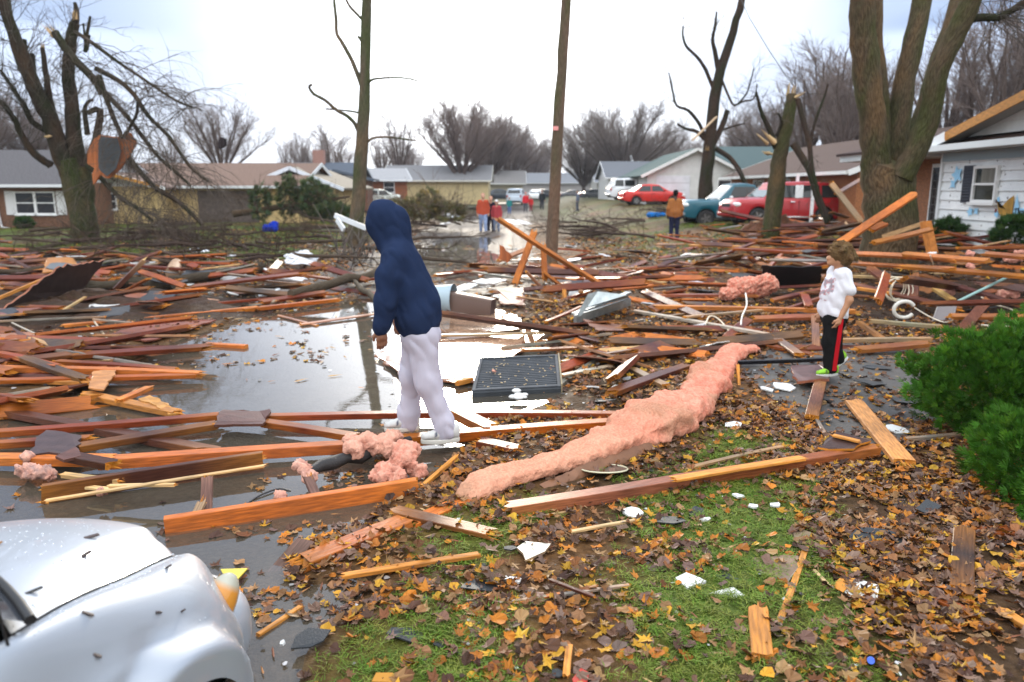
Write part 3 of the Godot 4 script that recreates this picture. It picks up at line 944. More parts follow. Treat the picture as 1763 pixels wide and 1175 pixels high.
func spray_mesh(seed_: int) -> ArrayMesh:   # one flat fan of scale leaves
	var q := RandomNumberGenerator.new()
	q.seed = seed_
	var b := Buf.new()
	for k in 13:
		var a := (k - 6) * 0.2 + q.randf_range(-0.15, 0.15)
		var d := Vector3(sin(a), cos(a), q.randf_range(-0.35, 0.35)).normalized()
		var l := (1.0 - 0.07 * absf(k - 6)) * q.randf_range(0.8, 1.15)
		var s := d.cross(Vector3(q.randf_range(-0.4, 0.4), 0, 1)).normalized() * 0.062
		var m := d * l * 0.55
		var col := C(1, 1, 1) if k % 2 else C(0.75, 0.8, 0.7)
		b.tri3(Vector3.ZERO, m + s, d * l, Vector3(0, 0, -9), col)
		b.tri3(Vector3.ZERO, m - s, d * l, Vector3(0, 0, -9), col)
	return b.mesh(M.grass)
var spray: ArrayMesh
func small_shrub(called: String, label: String, at: Vector3, r: float, h: float) -> void:
	if spray == null: spray = spray_mesh(3)
	var t := thing(called, label, "shrub", at)
	var w := []
	var tn := []
	clump_bush(w, tn, Vector3(0, h * 0.55, 0), Vector3(r, h * 0.55, r), 900, C(0.035, 0.085, 0.022), 0.13)
	many("foliage", spray, w, tn, t)
	var b := Buf.new()
	b.tube([Vector3(0, -0.1, 0), Vector3(0.01, h * 0.6, 0)], [0.04, 0.02], 5, C(0.06, 0.04, 0.03))
	put("stem", b.mesh(M.bark), t)

func make_trees() -> void:
	var grey_bark := C(0.065, 0.052, 0.04)
	var moss := C(0.085, 0.08, 0.045)
	var raw := C(0.62, 0.42, 0.2)
	# --- broken tree on the left lawn
	rng.seed = 11
	var D := 26.0
	var t := thing("broken_tree", "dark mossy tree with torn crown and roof piece caught in it", "tree", dp(146, 412, D))
	var b := Buf.new()
	limb(b, [148, 420, 144, 385, 136, 340, 124, 300, 116, 275], D, 47, 36, 12, moss)
	limb(b, [140, 380, 146, 330, 140, 290], D + 0.1, 34, 26, 10, moss)
	var la := limb(b, [120, 300, 100, 255, 84, 200, 62, 160, 42, 105, 22, 55, 2, 0, -8, -30], D, 31, 13, 10, grey_bark, 0.8)
	var la2 := limb(b, [92, 215, 70, 190, 44, 130, 24, 80, 14, 20, 12, -20], D, 16, 9, 8, grey_bark, -0.8)
	var lb := limb(b, [138, 300, 128, 240, 122, 180, 117, 120, 122, 70, 128, 40], D + 0.2, 27, 16, 10, grey_bark)
	limb(b, [126, 50, 131, 25, 128, 4], D + 0.2, 14, 5, 6, grey_bark)
	limb(b, [92, 215, 84, 170, 80, 140, 72, 82], D, 15, 7, 7, grey_bark, 0.3)
	limb(b, [60, 165, 56, 130, 54, 92], D, 12, 9, 6, grey_bark)
	limb(b, [45, 110, 43, 85, 42, 68], D, 9, 6, 6, grey_bark)
	var lc := limb(b, [88, 285, 72, 275, 55, 260, 35, 230, 24, 205, 5, 180, -20, 160], D, 14, 7, 6, grey_bark, 1.0)
	var ld := limb(b, [80, 225, 55, 210, 40, 180, 20, 150, 0, 120], D, 12, 5, 6, grey_bark, 0.8)
	limb(b, [150, 285, 165, 240, 172, 190, 150, 195], D, 16, 8, 7, grey_bark, 0.4)
	limb(b, [152, 60, 148, 90, 143, 40], D, 7, 3, 5, grey_bark)
	limb(b, [146, 90, 150, 55, 155, 28], D, 7, 4, 5, grey_bark)
	limb(b, [150, 232, 145, 190, 152, 175, 160, 172], D, 9, 4, 5, grey_bark, 0.3)
	put("trunk", b.mesh(M.bark), t)
	b = Buf.new()
	splinters(b, dp(92, 58, D - 0.4), Vector3(-0.5, 0.6, 0).normalized(), 0.16, 10, raw)
	splinters(b, dp(128, 30, D), Vector3(0.1, 1, 0), 0.1, 6, raw)
	splinters(b, dp(72, 85, D), Vector3(0, 1, 0), 0.1, 5, raw)
	splinters(b, dp(82, 235, D - 0.6), Vector3(0.7, -0.1, 0.5), 0.12, 6, raw)
	put("splintered_wood", b.mesh(M.raw), t)
	b = Buf.new()
	for q in [la, la2, lb, lc, ld]:
		along(b, q, 30, 1.2, 0.016, 2, grey_bark, 0.0, 0.25)
	put("crown", b.mesh(M.twig), t)
	t.set_meta("label", "dark mossy tree with torn crown standing on the left lawn")
	# the limb that hangs from it, one broken piece
	t = thing("hanging_limb", "large broken limb hanging from the mossy tree down to the lawn", "branch", dp(240, 320, D - 1.0))
	b = Buf.new()
	var hang := []
	hang.append(limb(b, [94, 56, 110, 80, 130, 105, 160, 135, 175, 160], D - 0.5, 13, 12, 8, grey_bark, 0.3))
	hang.append(limb(b, [128, 55, 150, 68, 200, 105, 245, 135, 300, 172, 335, 186], D - 0.5, 7, 3, 6, grey_bark, 1.0))
	hang.append(limb(b, [165, 118, 205, 140, 232, 165, 255, 200, 290, 235, 325, 285, 358, 312], D - 0.6, 9, 4, 6, grey_bark, 1.4))
	hang.append(limb(b, [172, 150, 195, 175, 230, 215, 265, 262, 300, 295, 328, 320], D - 0.7, 9, 4, 6, grey_bark, 1.0))
	hang.append(limb(b, [215, 262, 240, 295, 270, 325, 310, 350, 348, 388], D - 1.0, 10, 6, 6, grey_bark, 1.2))
	hang.append(limb(b, [150, 285, 172, 305, 205, 340, 235, 358, 262, 380], D - 0.8, 9, 5, 6, grey_bark, 1.0))
	hang.append(limb(b, [170, 130, 190, 190, 205, 225, 212, 235, 234, 200, 236, 175], D - 0.9, 9, 4, 6, grey_bark, 0.8))
	put("limb", b.mesh(M.bark), t)
	b = Buf.new()
	for q in hang:
		along(b, q, 34, 1.7, 0.015, 2, C(0.075, 0.055, 0.042), 0.22, 0.15)
	put("twigs", b.mesh(M.twig), t)
	# parts were laid out in the scene's own axes: bring them back under their things
	# --- tall bare trunk
	rng.seed = 12
	D = 20.5
	t = thing("stripped_tree", "tall straight trunk stripped to few limbs behind the hooded person", "tree", dp(613, 400, D))
	b = Buf.new()
	var olive := C(0.15, 0.125, 0.09)
	limb(b, [610, 425, 613, 385, 620, 300, 625, 220, 628, 120, 631, 30, 634, -60], D, 27, 14, 12, olive)
	var br := []
	br.append(limb(b, [620, 238, 612, 215, 598, 200, 580, 190, 558, 172, 540, 162, 532, 150, 536, 146], D, 7, 4, 6, olive, 0.4))
	br.append(limb(b, [622, 195, 600, 191, 578, 189, 560, 188], D, 4, 2, 5, olive, 0.2))
	br.append(limb(b, [622, 145, 606, 105, 590, 75, 580, 58, 578, 30, 575, 0, 574, -20], D, 9, 4, 6, olive, -0.5))
	br.append(limb(b, [628, 38, 612, 22, 600, 8, 592, -10], D, 6, 4, 6, olive))
	br.append(limb(b, [630, 147, 640, 138, 655, 135, 690, 134, 714, 138, 722, 142], D, 5, 2, 5, olive, 0.5))
	br.append(limb(b, [630, 247, 642, 238, 665, 236, 700, 240, 716, 242], D, 5, 2, 5, olive, 0.5))
	limb(b, [624, 72, 619, 66, 616, 62], D, 6, 4, 5, olive)
	put("trunk", b.mesh(M.bark), t)
	b = Buf.new()
	for q in br:
		along(b, q, 5, 0.3, 0.008, 1, olive, 0.0, 0.4, 2)
	put("twigs", b.mesh(M.twig), t)
	# --- utility pole
	D = 20.0
	t = thing("utility_pole", "leaning brown wooden utility pole beside the street", "pole", dp(948, 452, D))
	b = Buf.new()
	limb(b, [948, 470, 955, 330, 964, 170, 972, 50, 978, -60], D, 21, 15, 14, C(0.19, 0.135, 0.10))
	put("pole", b.mesh(M.bark), t)
	b = Buf.new()
	b.box(dp(956.5, 221, D - 0.17), Vector3(0.14, 0.1, 0.02), C(0.75, 0.3, 0.28))
	put("tag", b.mesh(M.plain), t)
	# --- broken tree behind the pickup
	rng.seed = 13
	D = 39.0
	var dark := C(0.06, 0.045, 0.035)
	t = thing("broken_tree", "dark tree with snapped limbs standing behind the teal pickup", "tree", dp(1213, 335, D))
	b = Buf.new()
	limb(b, [1213, 350, 1216, 310, 1222, 250, 1230, 170, 1242, 118, 1262, 55, 1278, 0, 1284, -30], D, 25, 9, 10, dark)
	br = []
	br.append(limb(b, [1232, 162, 1215, 120, 1200, 98, 1182, 80, 1176, 62, 1176, 45], D, 7, 3, 6, dark))
	br.append(limb(b, [1238, 125, 1230, 85, 1227, 68, 1232, 40, 1234, 20], D, 9, 3, 6, dark, 0.5))
	br.append(limb(b, [1218, 245, 1205, 215, 1185, 190, 1165, 182, 1158, 155, 1152, 125], D, 7, 2, 6, dark, 0.8))
	br.append(limb(b, [1214, 240, 1200, 227, 1182, 222, 1166, 214], D, 9, 3, 6, dark, -0.5))
	br.append(limb(b, [1226, 250, 1244, 215, 1252, 190], D, 12, 8, 7, dark))
	br.append(limb(b, [1232, 256, 1255, 270, 1272, 292, 1285, 318, 1296, 330], D, 9, 7, 7, dark, 0.8))
	br.append(limb(b, [1240, 130, 1252, 160, 1265, 182, 1283, 165, 1290, 150, 1298, 118], D, 5, 2, 5, dark, 0.8))
	br.append(limb(b, [1265, 182, 1282, 174, 1298, 170, 1304, 145], D, 4, 2, 5, dark, 0.3))
	br.append(limb(b, [1240, 225, 1262, 218, 1282, 212], D, 4, 2, 5, dark, 0.3))
	put("trunk", b.mesh(M.bark), t)
	b = Buf.new()
	bar_piece(b, dp(1192, 242, D - 1), dp(1234, 201, D - 0.6), 0.16, 0.05, C(0.6, 0.42, 0.25))
	splinters(b, dp(1217, 257, D - 0.4), Vector3(0, 0.5, 0.6), 0.15, 5, raw)
	put("splintered_wood", b.mesh(M.raw), t)
	b = Buf.new()
	for q in br:
		along(b, q, 9, 0.8, 0.012, 2, dark, 0.0, 0.4)
	put("twigs", b.mesh(M.twig), t)
	# --- snapped stump tree by the red sport utility
	rng.seed = 14
	D = 24.0
	t = thing("snapped_tree", "snapped tree trunk with pale torn top in front of the red sport utility", "tree", dp(1328, 402, D))
	b = Buf.new()
	var ol := C(0.12, 0.095, 0.055)
	limb(b, [1326, 412, 1330, 370, 1338, 310, 1343, 270, 1352, 225, 1361, 180, 1364, 162], D, 33, 16, 12, ol)
	br = []
	br.append(limb(b, [1336, 255, 1326, 225, 1314, 200, 1306, 175, 1302, 158], D, 10, 4, 6, grey_bark, 0.4))
	br.append(limb(b, [1338, 235, 1346, 210, 1340, 195], D, 7, 3, 5, grey_bark, 0.3))
	br.append(limb(b, [1366, 248, 1384, 275, 1396, 300, 1405, 335, 1415, 360, 1424, 385], D - 0.3, 13, 8, 7, grey_bark, 0.8))
	br.append(limb(b, [1374, 170, 1384, 210, 1394, 250, 1398, 290, 1408, 330, 1428, 380], D - 0.6, 9, 7, 6, dark, 0.8))
	br.append(limb(b, [1396, 245, 1404, 210, 1420, 165, 1426, 145], D - 0.6, 6, 3, 5, dark))
	put("trunk", b.mesh(M.bark), t)
	b = Buf.new()
	splinters(b, dp(1362, 162, D), Vector3(0.1, 1, 0.1), 0.15, 10, raw)
	splinters(b, dp(1372, 166, D - 0.2), Vector3(0.7, 0.5, 0.2).normalized(), 0.1, 6, raw)
	splinters(b, dp(1322, 242, D - 0.2), Vector3(-0.7, 0.6, 0.1), 0.2, 6, raw)
	splinters(b, dp(1322, 264, D - 0.2), Vector3(-0.8, 0.1, 0.3), 0.12, 5, raw)
	put("splintered_wood", b.mesh(M.raw), t)
	for q in br:
		b = Buf.new()
		along(b, q, 8, 0.6, 0.009, 2, dark, 0.0, 0.3)
		put("twigs", b.mesh(M.twig), t)
	b = Buf.new()
	b.tube([dp(1272, -10, 30), dp(1290, 30, 29), dp(1325, 88, 27), dp(1352, 128, 25.4), dp(1373, 158, 24.0)], [0.014, 0.014, 0.014, 0.014, 0.014], 5, C(0.05, 0.05, 0.05))
	one("power_wire", b.mesh(M.plain), "slack dark power wire running down to the snapped tree", "wire")
	# --- great maple before the white house
	rng.seed = 15
	D = 15.5
	t = thing("maple_tree", "great forked maple with thick mossy limbs beside the white house", "tree", dp(1530, 440, D))
	b = Buf.new()
	var mb := C(0.125, 0.095, 0.06)
	limb(b, [1530, 470, 1531, 430, 1530, 370, 1530, 320, 1532, 285], D, 95, 80, 18, mb)
	limb(b, [1512, 320, 1508, 260, 1500, 190, 1492, 120, 1487, 50, 1486, -20, 1486, -60], D, 48, 36, 14, mb, 0.3)
	limb(b, [1522, 300, 1517, 220, 1510, 130, 1504, 60, 1506, -20, 1508, -60], D + 0.35, 38, 22, 12, mb, -0.3)
	limb(b, [1542, 300, 1546, 230, 1554, 160, 1570, 90, 1584, 20, 1594, -50], D + 0.2, 40, 30, 14, mb, -0.6)
	br = []
	br.append(limb(b, [1552, 305, 1575, 262, 1596, 215, 1606, 170, 1616, 120, 1640, 70, 1664, 20, 1690, -40], D - 0.35, 38, 30, 14, mb, 0.6))
	br.append(limb(b, [1568, 240, 1590, 180, 1612, 100, 1632, 50, 1652, -30], D + 0.6, 22, 17, 10, mb, -0.8))
	br.append(limb(b, [1650, 42, 1676, 32, 1700, 30, 1722, 30, 1742, 18, 1768, 2], D - 0.8, 14, 10, 8, grey_bark, 0.4))
	limb(b, [1720, 32, 1714, 38, 1711, 44], D - 0.8, 6, 3, 5, grey_bark)
	put("trunk", b.mesh(M.bark), t)
	b = Buf.new()
	along(b, br[2], 44, 1.0, 0.010, 2, grey_bark, 0.12, 0.3)
	put("twigs", b.mesh(M.twig), t)
	fix_frames()
	# --- bare trees behind the houses
	var bg := C(0.17, 0.13, 0.115)
	bare_tree("rounded bare tree with a dark nest behind the yellow brick house", dp(385, 330, 62.0), 7.4, 4.2, 15, 101, bg, "", 1.2)
	b = Buf.new()
	b.tube([dp(378, 256, 60), dp(382, 248, 60), dp(384, 238, 60)], [0.12, 0.35, 0.25], 7, C(0.04, 0.03, 0.028))
	one("nest", b.mesh(M.bark), "dark squirrel nest high in the rounded bare tree", "nest")
	var protos := []
	protos.append(bare_tree("big many stemmed bare tree above the red pickup", dp(795, 352, 84.0), 12.0, 5.2, 18, 102, C(0.18, 0.135, 0.12), "", 1.5))
	protos.append(bare_tree("broad round bare tree just beyond the utility pole", dp(1072, 342, 92.0), 11.8, 6.6, 28, 103, C(0.17, 0.14, 0.125), "", 1.7))
	protos.append(bare_tree("dark bare tree on the street's left beyond the big many stemmed one", dp(880, 344, 125.0), 12.5, 6.0, 20, 104, bg, "", 1.4))
	protos.append(bare_tree("thin tall bare tree behind the grey roofed house", dp(520, 330, 95.0), 7.5, 2.2, 8, 105, bg, "", 0.9))
	rng.seed = 16
	var spots := ["above the yellow brick house's end", "right of the white gable", "over the white garage door", "just left of the tall stripped trunk", "right of the tall stripped trunk", "between stripped trunk and big many stemmed tree", "right behind the big many stemmed tree", "over the walking family", "far down the street's left", "near the street's vanishing point", "right behind the utility pole", "right of the round bare tree", "above the red sedan", "over the white garage house", "left of the snapped tree's top", "behind the snapped tree", "over the small white house", "left of the big many stemmed tree, farther off", "behind the hanging limb's tips", "behind the mossy tree", "at the picture's far left edge", "over the brown brick house's end"]
	var far := "distant bare tree "
	var fi := 0
	for q in [[3, 500, 90, 0.9], [3, 545, 92, 1.0], [3, 572, 88, 1.15], [3, 590, 84, 0.8], [3, 660, 95, 1.1], [3, 690, 88, 1.3], [0, 845, 110, 0.95], [2, 845, 108, 0.95], [2, 915, 160, 1.0], [2, 930, 180, 1.0], [1, 1005, 105, 0.85], [1, 1135, 110, 0.8], [2, 1180, 118, 0.75], [3, 1240, 90, 1.0], [2, 1290, 80, 0.7], [2, 1325, 76, 0.75], [3, 1120, 100, 1.0], [0, 700, 130, 0.7], [3, 300, 70, 0.8], [2, 60, 75, 0.75], [2, -30, 70, 0.85], [1, 130, 100, 0.6]]:
		fi += 1
		var c := copy(protos[q[0]], far + spots[fi - 1], dp(q[1], 338, q[2]), rr(0, 6))
		c.set_meta("group", "distant bare trees along the skyline")
		c.scale = Vector3.ONE * q[3]
	fi = 0
	var spots2 := ["just right of the snapped tree", "over the red sport utility's cabin", "left of the maple's first limb", "over the grey brown roof's ridge", "between the maple's limbs low down", "between maple and gable peak", "over the white house's porch roof", "behind the white house's gable", "at the photo's right edge"]
	for q in [[3, 1385, 52, 1.2], [3, 1425, 50, 1.35], [0, 1465, 50, 0.72], [3, 1445, 46, 1.1], [3, 1620, 34, 1.0], [3, 1668, 32, 0.95], [3, 1712, 30, 1.0], [3, 1770, 30, 1.05], [0, 1830, 36, 0.7]]:
		var c := copy(protos[q[0]], "bare tree crowding behind the houses " + spots2[fi], dp(q[1], 330, q[2]), rr(0, 6))
		fi += 1
		c.set_meta("group", "bare trees behind the houses at the maple")
		c.scale = Vector3.ONE * q[3]
	# white plastic caught in the tree beyond the pole
	b = Buf.new()
	b.tube([dp(1086, 268, 90), dp(1088, 280, 90), dp(1094, 285, 90), dp(1100, 278, 90)], [0.1, 0.22, 0.25, 0.08], 5, C(0.75, 0.78, 0.8))
	one("plastic_scrap", b.mesh(M.plain), "white plastic scrap caught in the round bare tree", "litter")
	make_shrubbery()
func bar_piece(b: Buf, a: Vector3, e: Vector3, w: float, h: float, col: Color) -> void:
	var d := (e - a).normalized()
	var side := d.cross(Vector3.UP).normalized()
	b.box((a + e) * 0.5, Vector3((e - a).length(), h, w), col, Basis(d, side.cross(d), side))
func fix_frames() -> void:   # meshes drawn in scene axes under a thing that stands elsewhere
	for t in get_children():
		if t is Node3D and not t is MeshInstance3D and String(t.name).rstrip("0123456789") in ["broken_tree", "hanging_limb", "stripped_tree", "utility_pole", "snapped_tree", "maple_tree"]:
			for k in t.get_children():
				if k.position == Vector3.ZERO:
					k.position = -t.position
func make_shrubbery() -> void:
	if spray == null: spray = spray_mesh(3)
	rng.seed = 21
	# big evergreen shrub on the right
	var t := thing("evergreen_shrub", "large bright green evergreen shrub beside the paved drive", "shrub", Vector3(4.55, -0.06, -5.5))
	var w := []
	var tn := []
	var g := C(0.045, 0.135, 0.012)
	for q in [[0.0, 0.55, 0.0, 1.05, 0.64, 0.9, 7400], [-0.65, 0.50, -0.25, 0.75, 0.50, 0.7, 4200], [0.75, 0.75, -0.2, 0.9, 0.66, 0.9, 4600], [-0.35, 0.25, 0.65, 0.65, 0.45, 0.6, 3600], [0.35, 0.4, 0.95, 0.75, 0.6, 0.7, 4000], [0.05, 0.15, 1.5, 0.5, 0.3, 0.45, 1700], [1.2, 0.6, 0.7, 0.7, 0.7, 0.8, 2600], [-1.1, 0.30, 0.95, 0.5, 0.42, 0.5, 2200], [-1.2, 0.2, 1.4, 0.42, 0.32, 0.4, 1700]]:
		clump_bush(w, tn, Vector3(q[0], q[1], q[2]), Vector3(q[3], q[4], q[5]), q[6], g, 0.066)
	many("foliage", spray, w, tn, t)
	var b := Buf.new()
	for k in 14:
		var a := rr(0, TAU)
		b.tube([Vector3(0.1, -0.1, 0.2), Vector3(cos(a) * 0.3, 0.3, sin(a) * 0.3), Vector3(cos(a) * 0.75, rr(0.3, 0.8), sin(a) * 0.7)], [0.03, 0.02, 0.008], 5, C(0.07, 0.05, 0.035))
	put("stem", b.mesh(M.bark), t)
	# uprooted evergreen before the yellow house, and the brush heap farther along
	t = thing("fallen_evergreen", "uprooted dark evergreen lying before the yellow brick house", "tree", dp(545, 372, 36.0))
	w = []
	tn = []
	for q in [[0, 0.6, 0, 1.0, 0.8, 0.8, 420], [-1.3, 0.9, 0, 0.5, 1.0, 0.7, 260], [-2.5, 0.6, 0.3, 0.5, 0.9, 0.7, 170], [0.9, 0.2, 0.5, 1.0, 0.35, 0.8, 300], [-0.2, 1.3, 0, 0.5, 0.5, 0.5, 110]]:
		clump_bush(w, tn, Vector3(q[0], q[1], q[2]), Vector3(q[3], q[4], q[5]), q[6], C(0.075, 0.11, 0.05), 0.26)
	many("foliage", spray, w, tn, t)
	b = Buf.new()
	b.tube([Vector3(-3.8, 0.1, 0.4), Vector3(-1, 0.5, 0.2), Vector3(1.6, 0.9, 0)], [0.16, 0.12, 0.05], 7, C(0.12, 0.08, 0.05))
	for k in 60:
		twigs(b, Vector3(rr(-3.5, 1.5), rr(0.2, 0.9), rr(-0.4, 0.6)), Vector3(rr(-1, 1), rr(0, 1), rr(-0.5, 1)).normalized(), rr(0.6, 1.4), 0.02, 1, C(0.13, 0.09, 0.06), 0.0, 3)
	put("trunk", b.mesh(M.bark), t)
	t = thing("brush_heap", "olive green brush heap beside the street behind the hooded person", "brush", dp(722, 372, 35.0))
	w = []
	tn = []
	for q in [[0, 0.35, 0, 1.5, 0.5, 1.0, 330], [1.3, 0.2, 0.2, 0.9, 0.4, 0.8, 200], [-1.0, 0.25, 0, 0.9, 0.4, 0.8, 170], [0.4, 0.8, 0, 0.5, 0.4, 0.5, 70]]:
		clump_bush(w, tn, Vector3(q[0], q[1], q[2]), Vector3(q[3], q[4], q[5]), q[6], C(0.16, 0.15, 0.07), 0.24)
	many("foliage", spray, w, tn, t)
	b = Buf.new()
	for k in 110:
		twigs(b, Vector3(rr(-1.8, 2.0), rr(0.0, 0.5), rr(-0.6, 0.8)), Vector3(rr(-1, 1), rr(0, 1), rr(-0.5, 1)).normalized(), rr(0.6, 1.4), 0.018, 1, C(0.14, 0.10, 0.07), 0.0, 3)
	put("branches", b.mesh(M.twig), t)

# ------------------------------------------------------------------ vehicles (local x forward, y up, z to its right-hand side)
func lathe_wheel(parent: Node, at: Vector3, r: float, w: float, side: float, rim_c: Color) -> void:
	var b := Buf.new()
	var rows := []
	for q in [[-0.5, 0.62], [-0.5, 0.9], [-0.36, 1.0], [0.36, 1.0], [0.5, 0.9], [0.5, 0.64]]:
		var row := PackedVector3Array()
		for s in 24:
			row.append(Vector3(cos(TAU * s / 24) * r * q[1], sin(TAU * s / 24) * r * q[1], q[0] * w))
		rows.append(row)
	b.grid(rows, [C(0.018, 0.018, 0.018)], true)
	var wh := put("wheel", b.mesh(M.tyre), parent)
	wh.position = at
	b = Buf.new()
	var rows2 := []
	for q in [[0.46, 0.66], [0.34, 0.6], [0.3, 0.3], [0.42, 0.12], [0.42, 0.0]]:
		var row := PackedVector3Array()
		for s in 20:
			row.append(Vector3(cos(TAU * s / 20) * r * q[1], sin(TAU * s / 20) * r * q[1], side * q[0] * w))
		rows2.append(row)
	b.grid(rows2, [shade(rim_c, 0.35)], true)
	for k in 5:
		var a := TAU * k / 5
		b.box(Vector3(cos(a) * r * 0.34, sin(a) * r * 0.34, side * w * 0.42), Vector3(r * 0.56, r * 0.16, 0.02), rim_c, Basis(Vector3(0, 0, 1), a))
	put("rim", b.mesh(M.metal), wh)
func make_car(called: String, label: String, cat: String, at: Vector3, turn: float, s: Dictionary) -> Node3D:
	var t := thing(called, label, cat, at, turn)
	var L: float = s.L
	var hw: float = s.W * 0.5
	var col: Color = s.col
	var rw: float = s.r
	var xf: float = s.xf
	var xr: float = s.xr
	var sill: float = s.get("sill", 0.28)
	var belt: float = s.belt
	var hood: float = s.hood
	var b := Buf.new()
	var rows := []
	var N := 84
	for k in N + 1:
		var x := lerpf(L / 2, -L / 2, float(k) / N)
		var e := minf(L / 2 - x, x + L / 2)   # distance to the nearer end
		var plan := hw * (1.0 - 0.22 * pow(1.0 - clampf(e / 0.75, 0, 1), 2.2))
		var top := belt
		if x > s.xa: top = lerpf(belt, hood, clampf((x - s.xa) / (L / 2 - s.xa), 0, 1))
		if x < s.xd: top = lerpf(belt, s.deck, clampf((s.xd - x) / 0.3, 0, 1))
		top -= 0.22 * pow(1.0 - clampf(e / 0.35, 0, 1), 2.0)
		var yb := sill + 0.10 * pow(1.0 - clampf(e / 0.5, 0, 1), 2.0)
		for q in [xf, xr]:
			var R := rw * 1.17
			if absf(x - q) < R:
				yb = maxf(yb, rw + sqrt(R * R - (x - q) * (x - q)))
		var mid := lerpf(maxf(yb, sill), top, 0.5)
		var flare := 0.0
		for q in [xf, xr]:
			flare = maxf(flare, 0.03 * (1.0 - smoothstep(0.0, rw * 1.6, absf(x - q))))
		var half := [Vector2(plan * 0.97 + flare, yb), Vector2(plan + flare, lerpf(yb, top, 0.25)), Vector2(plan + flare * 0.6, mid), Vector2(plan * 0.985, lerpf(yb, top, 0.8)), Vector2(plan * 0.945, top - 0.03), Vector2(plan * 0.86, top + 0.01), Vector2(plan * 0.45, top + 0.045)]
		var row := PackedVector3Array()
		for q in half: row.append(Vector3(x, q.y, q.x))
		row.append(Vector3(x, top + 0.055, 0))
		for q in range(half.size() - 1, -1, -1): row.append(Vector3(x, half[q].y, -half[q].x))
		rows.append(row)
	b.grid(rows, [col], false, false)
	for e in [0, N]:
		var row: PackedVector3Array = rows[e]
		var ce := Vector3(row[0].x, 0.55, 0)
		for k in row.size() - 1:
			b.tri3(ce + Vector3(0.05 if e == 0 else -0.05, 0, 0), row[k], row[k + 1], Vector3(0, 0.5, 0), col)
	put("body", b.mesh(M.car), t)
	slab("underbody", t, Vector3(0, sill + 0.12, 0), Vector3(L * 0.94, 0.34, s.W - 0.52), C(0.012, 0.012, 0.012), M.plain)
	# cabin with its panes
	b = Buf.new()
	var roof: float = s.roof
	var ht: float = hw * s.get("tuck", 0.76)
	var hb := hw * 0.93
	var prof := [[s.xa, belt], [s.xb, roof], [s.xc, roof - s.get("drop", 0.02)], [s.xd, belt]]
	rows = []
	for k in 3:
		var a: Array = prof[k]
		var d: Array = prof[k + 1]
		for q in 8:
			var f := q / 7.0
			if k > 0 and q == 0: continue
			var x := lerpf(a[0], d[0], f)
			var y := lerpf(a[1], d[1], f)
			if k == 1: y += 0.05 * sin(PI * f)
			var g := (y - belt) / (roof - belt)
			var w := lerpf(hb, ht, clampf(g, 0, 1))
			var row := PackedVector3Array()
			for sd in [1.0, -1.0]:
				var pts := [Vector3(x, belt - 0.03, hb * sd), Vector3(x, y - 0.03 * g, w * sd), Vector3(x, y + 0.01 * g, (w - 0.08) * sd), Vector3(x, y + 0.035 * g, w * 0.5 * sd)]
				if sd < 0: pts.reverse()
				row.append_array(PackedVector3Array(pts))
			rows.append(row)
	b.grid(rows, [s.get("top", col)])
	put("roof", b.mesh(M.car), t)
	var gl := C(0.02, 0.024, 0.027)
	var pane := func(name_: String, p: Array, out: Vector3, m: Material, c: Color):
		var q := Buf.new()
		var o := out.normalized() * 0.014
		q.quad(p[0] + o, p[1] + o, p[2] + o, p[3] + o, (p[0] + p[2]) * 0.5 - out, c)
		var mid: Vector3 = (p[0] + p[2]) * 0.5
		for k in 4:
			q.quad(p[k] - o, p[(k + 1) % 4] - o, p[(k + 1) % 4] + o, p[k] + o, mid, C(0.01, 0.01, 0.01))
		put(name_, q.mesh(m), t)
	var fa := func(k: int, f: float, sd: float, inset: float) -> Vector3:   # point on the front or rear slope
		var a: Array = prof[k]
		var d: Array = prof[k + 1]
		var x := lerpf(a[0], d[0], f)
		var y := lerpf(a[1], d[1], f)
		var g := (y - belt) / (roof - belt)
		return Vector3(x, y, (lerpf(hb, ht, clampf(g, 0, 1)) - inset) * sd)
	pane.call("windscreen", [fa.call(0, 0.08, 1.0, 0.1), fa.call(0, 0.08, -1.0, 0.1), fa.call(0, 0.93, -1.0, 0.12), fa.call(0, 0.93, 1.0, 0.12)], Vector3(roof - belt, s.xa - s.xb, 0), M.glass, s.get("screen", C(0.10, 0.13, 0.13)))
	pane.call("rear_window", [fa.call(2, 0.1, 1.0, 0.14), fa.call(2, 0.1, -1.0, 0.14), fa.call(2, 0.8, -1.0, 0.1), fa.call(2, 0.8, 1.0, 0.1)], Vector3(-(roof - belt), s.xc - s.xd, 0), M.glass, gl)
	for sd in [1.0, -1.0]:
		for w in s.wins:   # [x front, x back] at the belt
			var p := []
			for q in [[w[0], 0.06], [w[1], 0.06], [w[1], 0.86], [w[0], 0.86]]:
				var y := lerpf(belt, roof, q[1])
				var x: float = q[0]
				x = minf(x, lerpf(s.xa, s.xb, q[1]) - 0.08)
				x = maxf(x, lerpf(s.xd, s.xc, q[1]) + 0.08)
				p.append(Vector3(x, y, lerpf(hb, ht, q[1]) * sd))
			pane.call("side_window", p, Vector3(0, (hb - ht) / (roof - belt), sd), M.glass, gl)
		for q in [xf, xr]:
			lathe_wheel(t, Vector3(q, rw, sd * (hw - 0.13)), rw, 0.22, sd, C(0.5, 0.5, 0.5))
		slab("headlight", t, Vector3(L / 2 - 0.16, hood - 0.17, sd * hw * 0.70), Vector3(0.26, 0.17, 0.36), C(0.75, 0.76, 0.75), M.glass, 0.05)
		slab("tail_light", t, Vector3(-L / 2 + 0.08, belt - 0.2, sd * hw * 0.78), Vector3(0.12, 0.28, 0.16), C(0.35, 0.02, 0.02), M.glass, 0.02)
		slab("mirror", t, Vector3(s.xa - 0.45, belt + 0.1, sd * (hw + 0.1)), Vector3(0.12, 0.17, 0.2), s.get("mirror", col), M.car, 0.04)
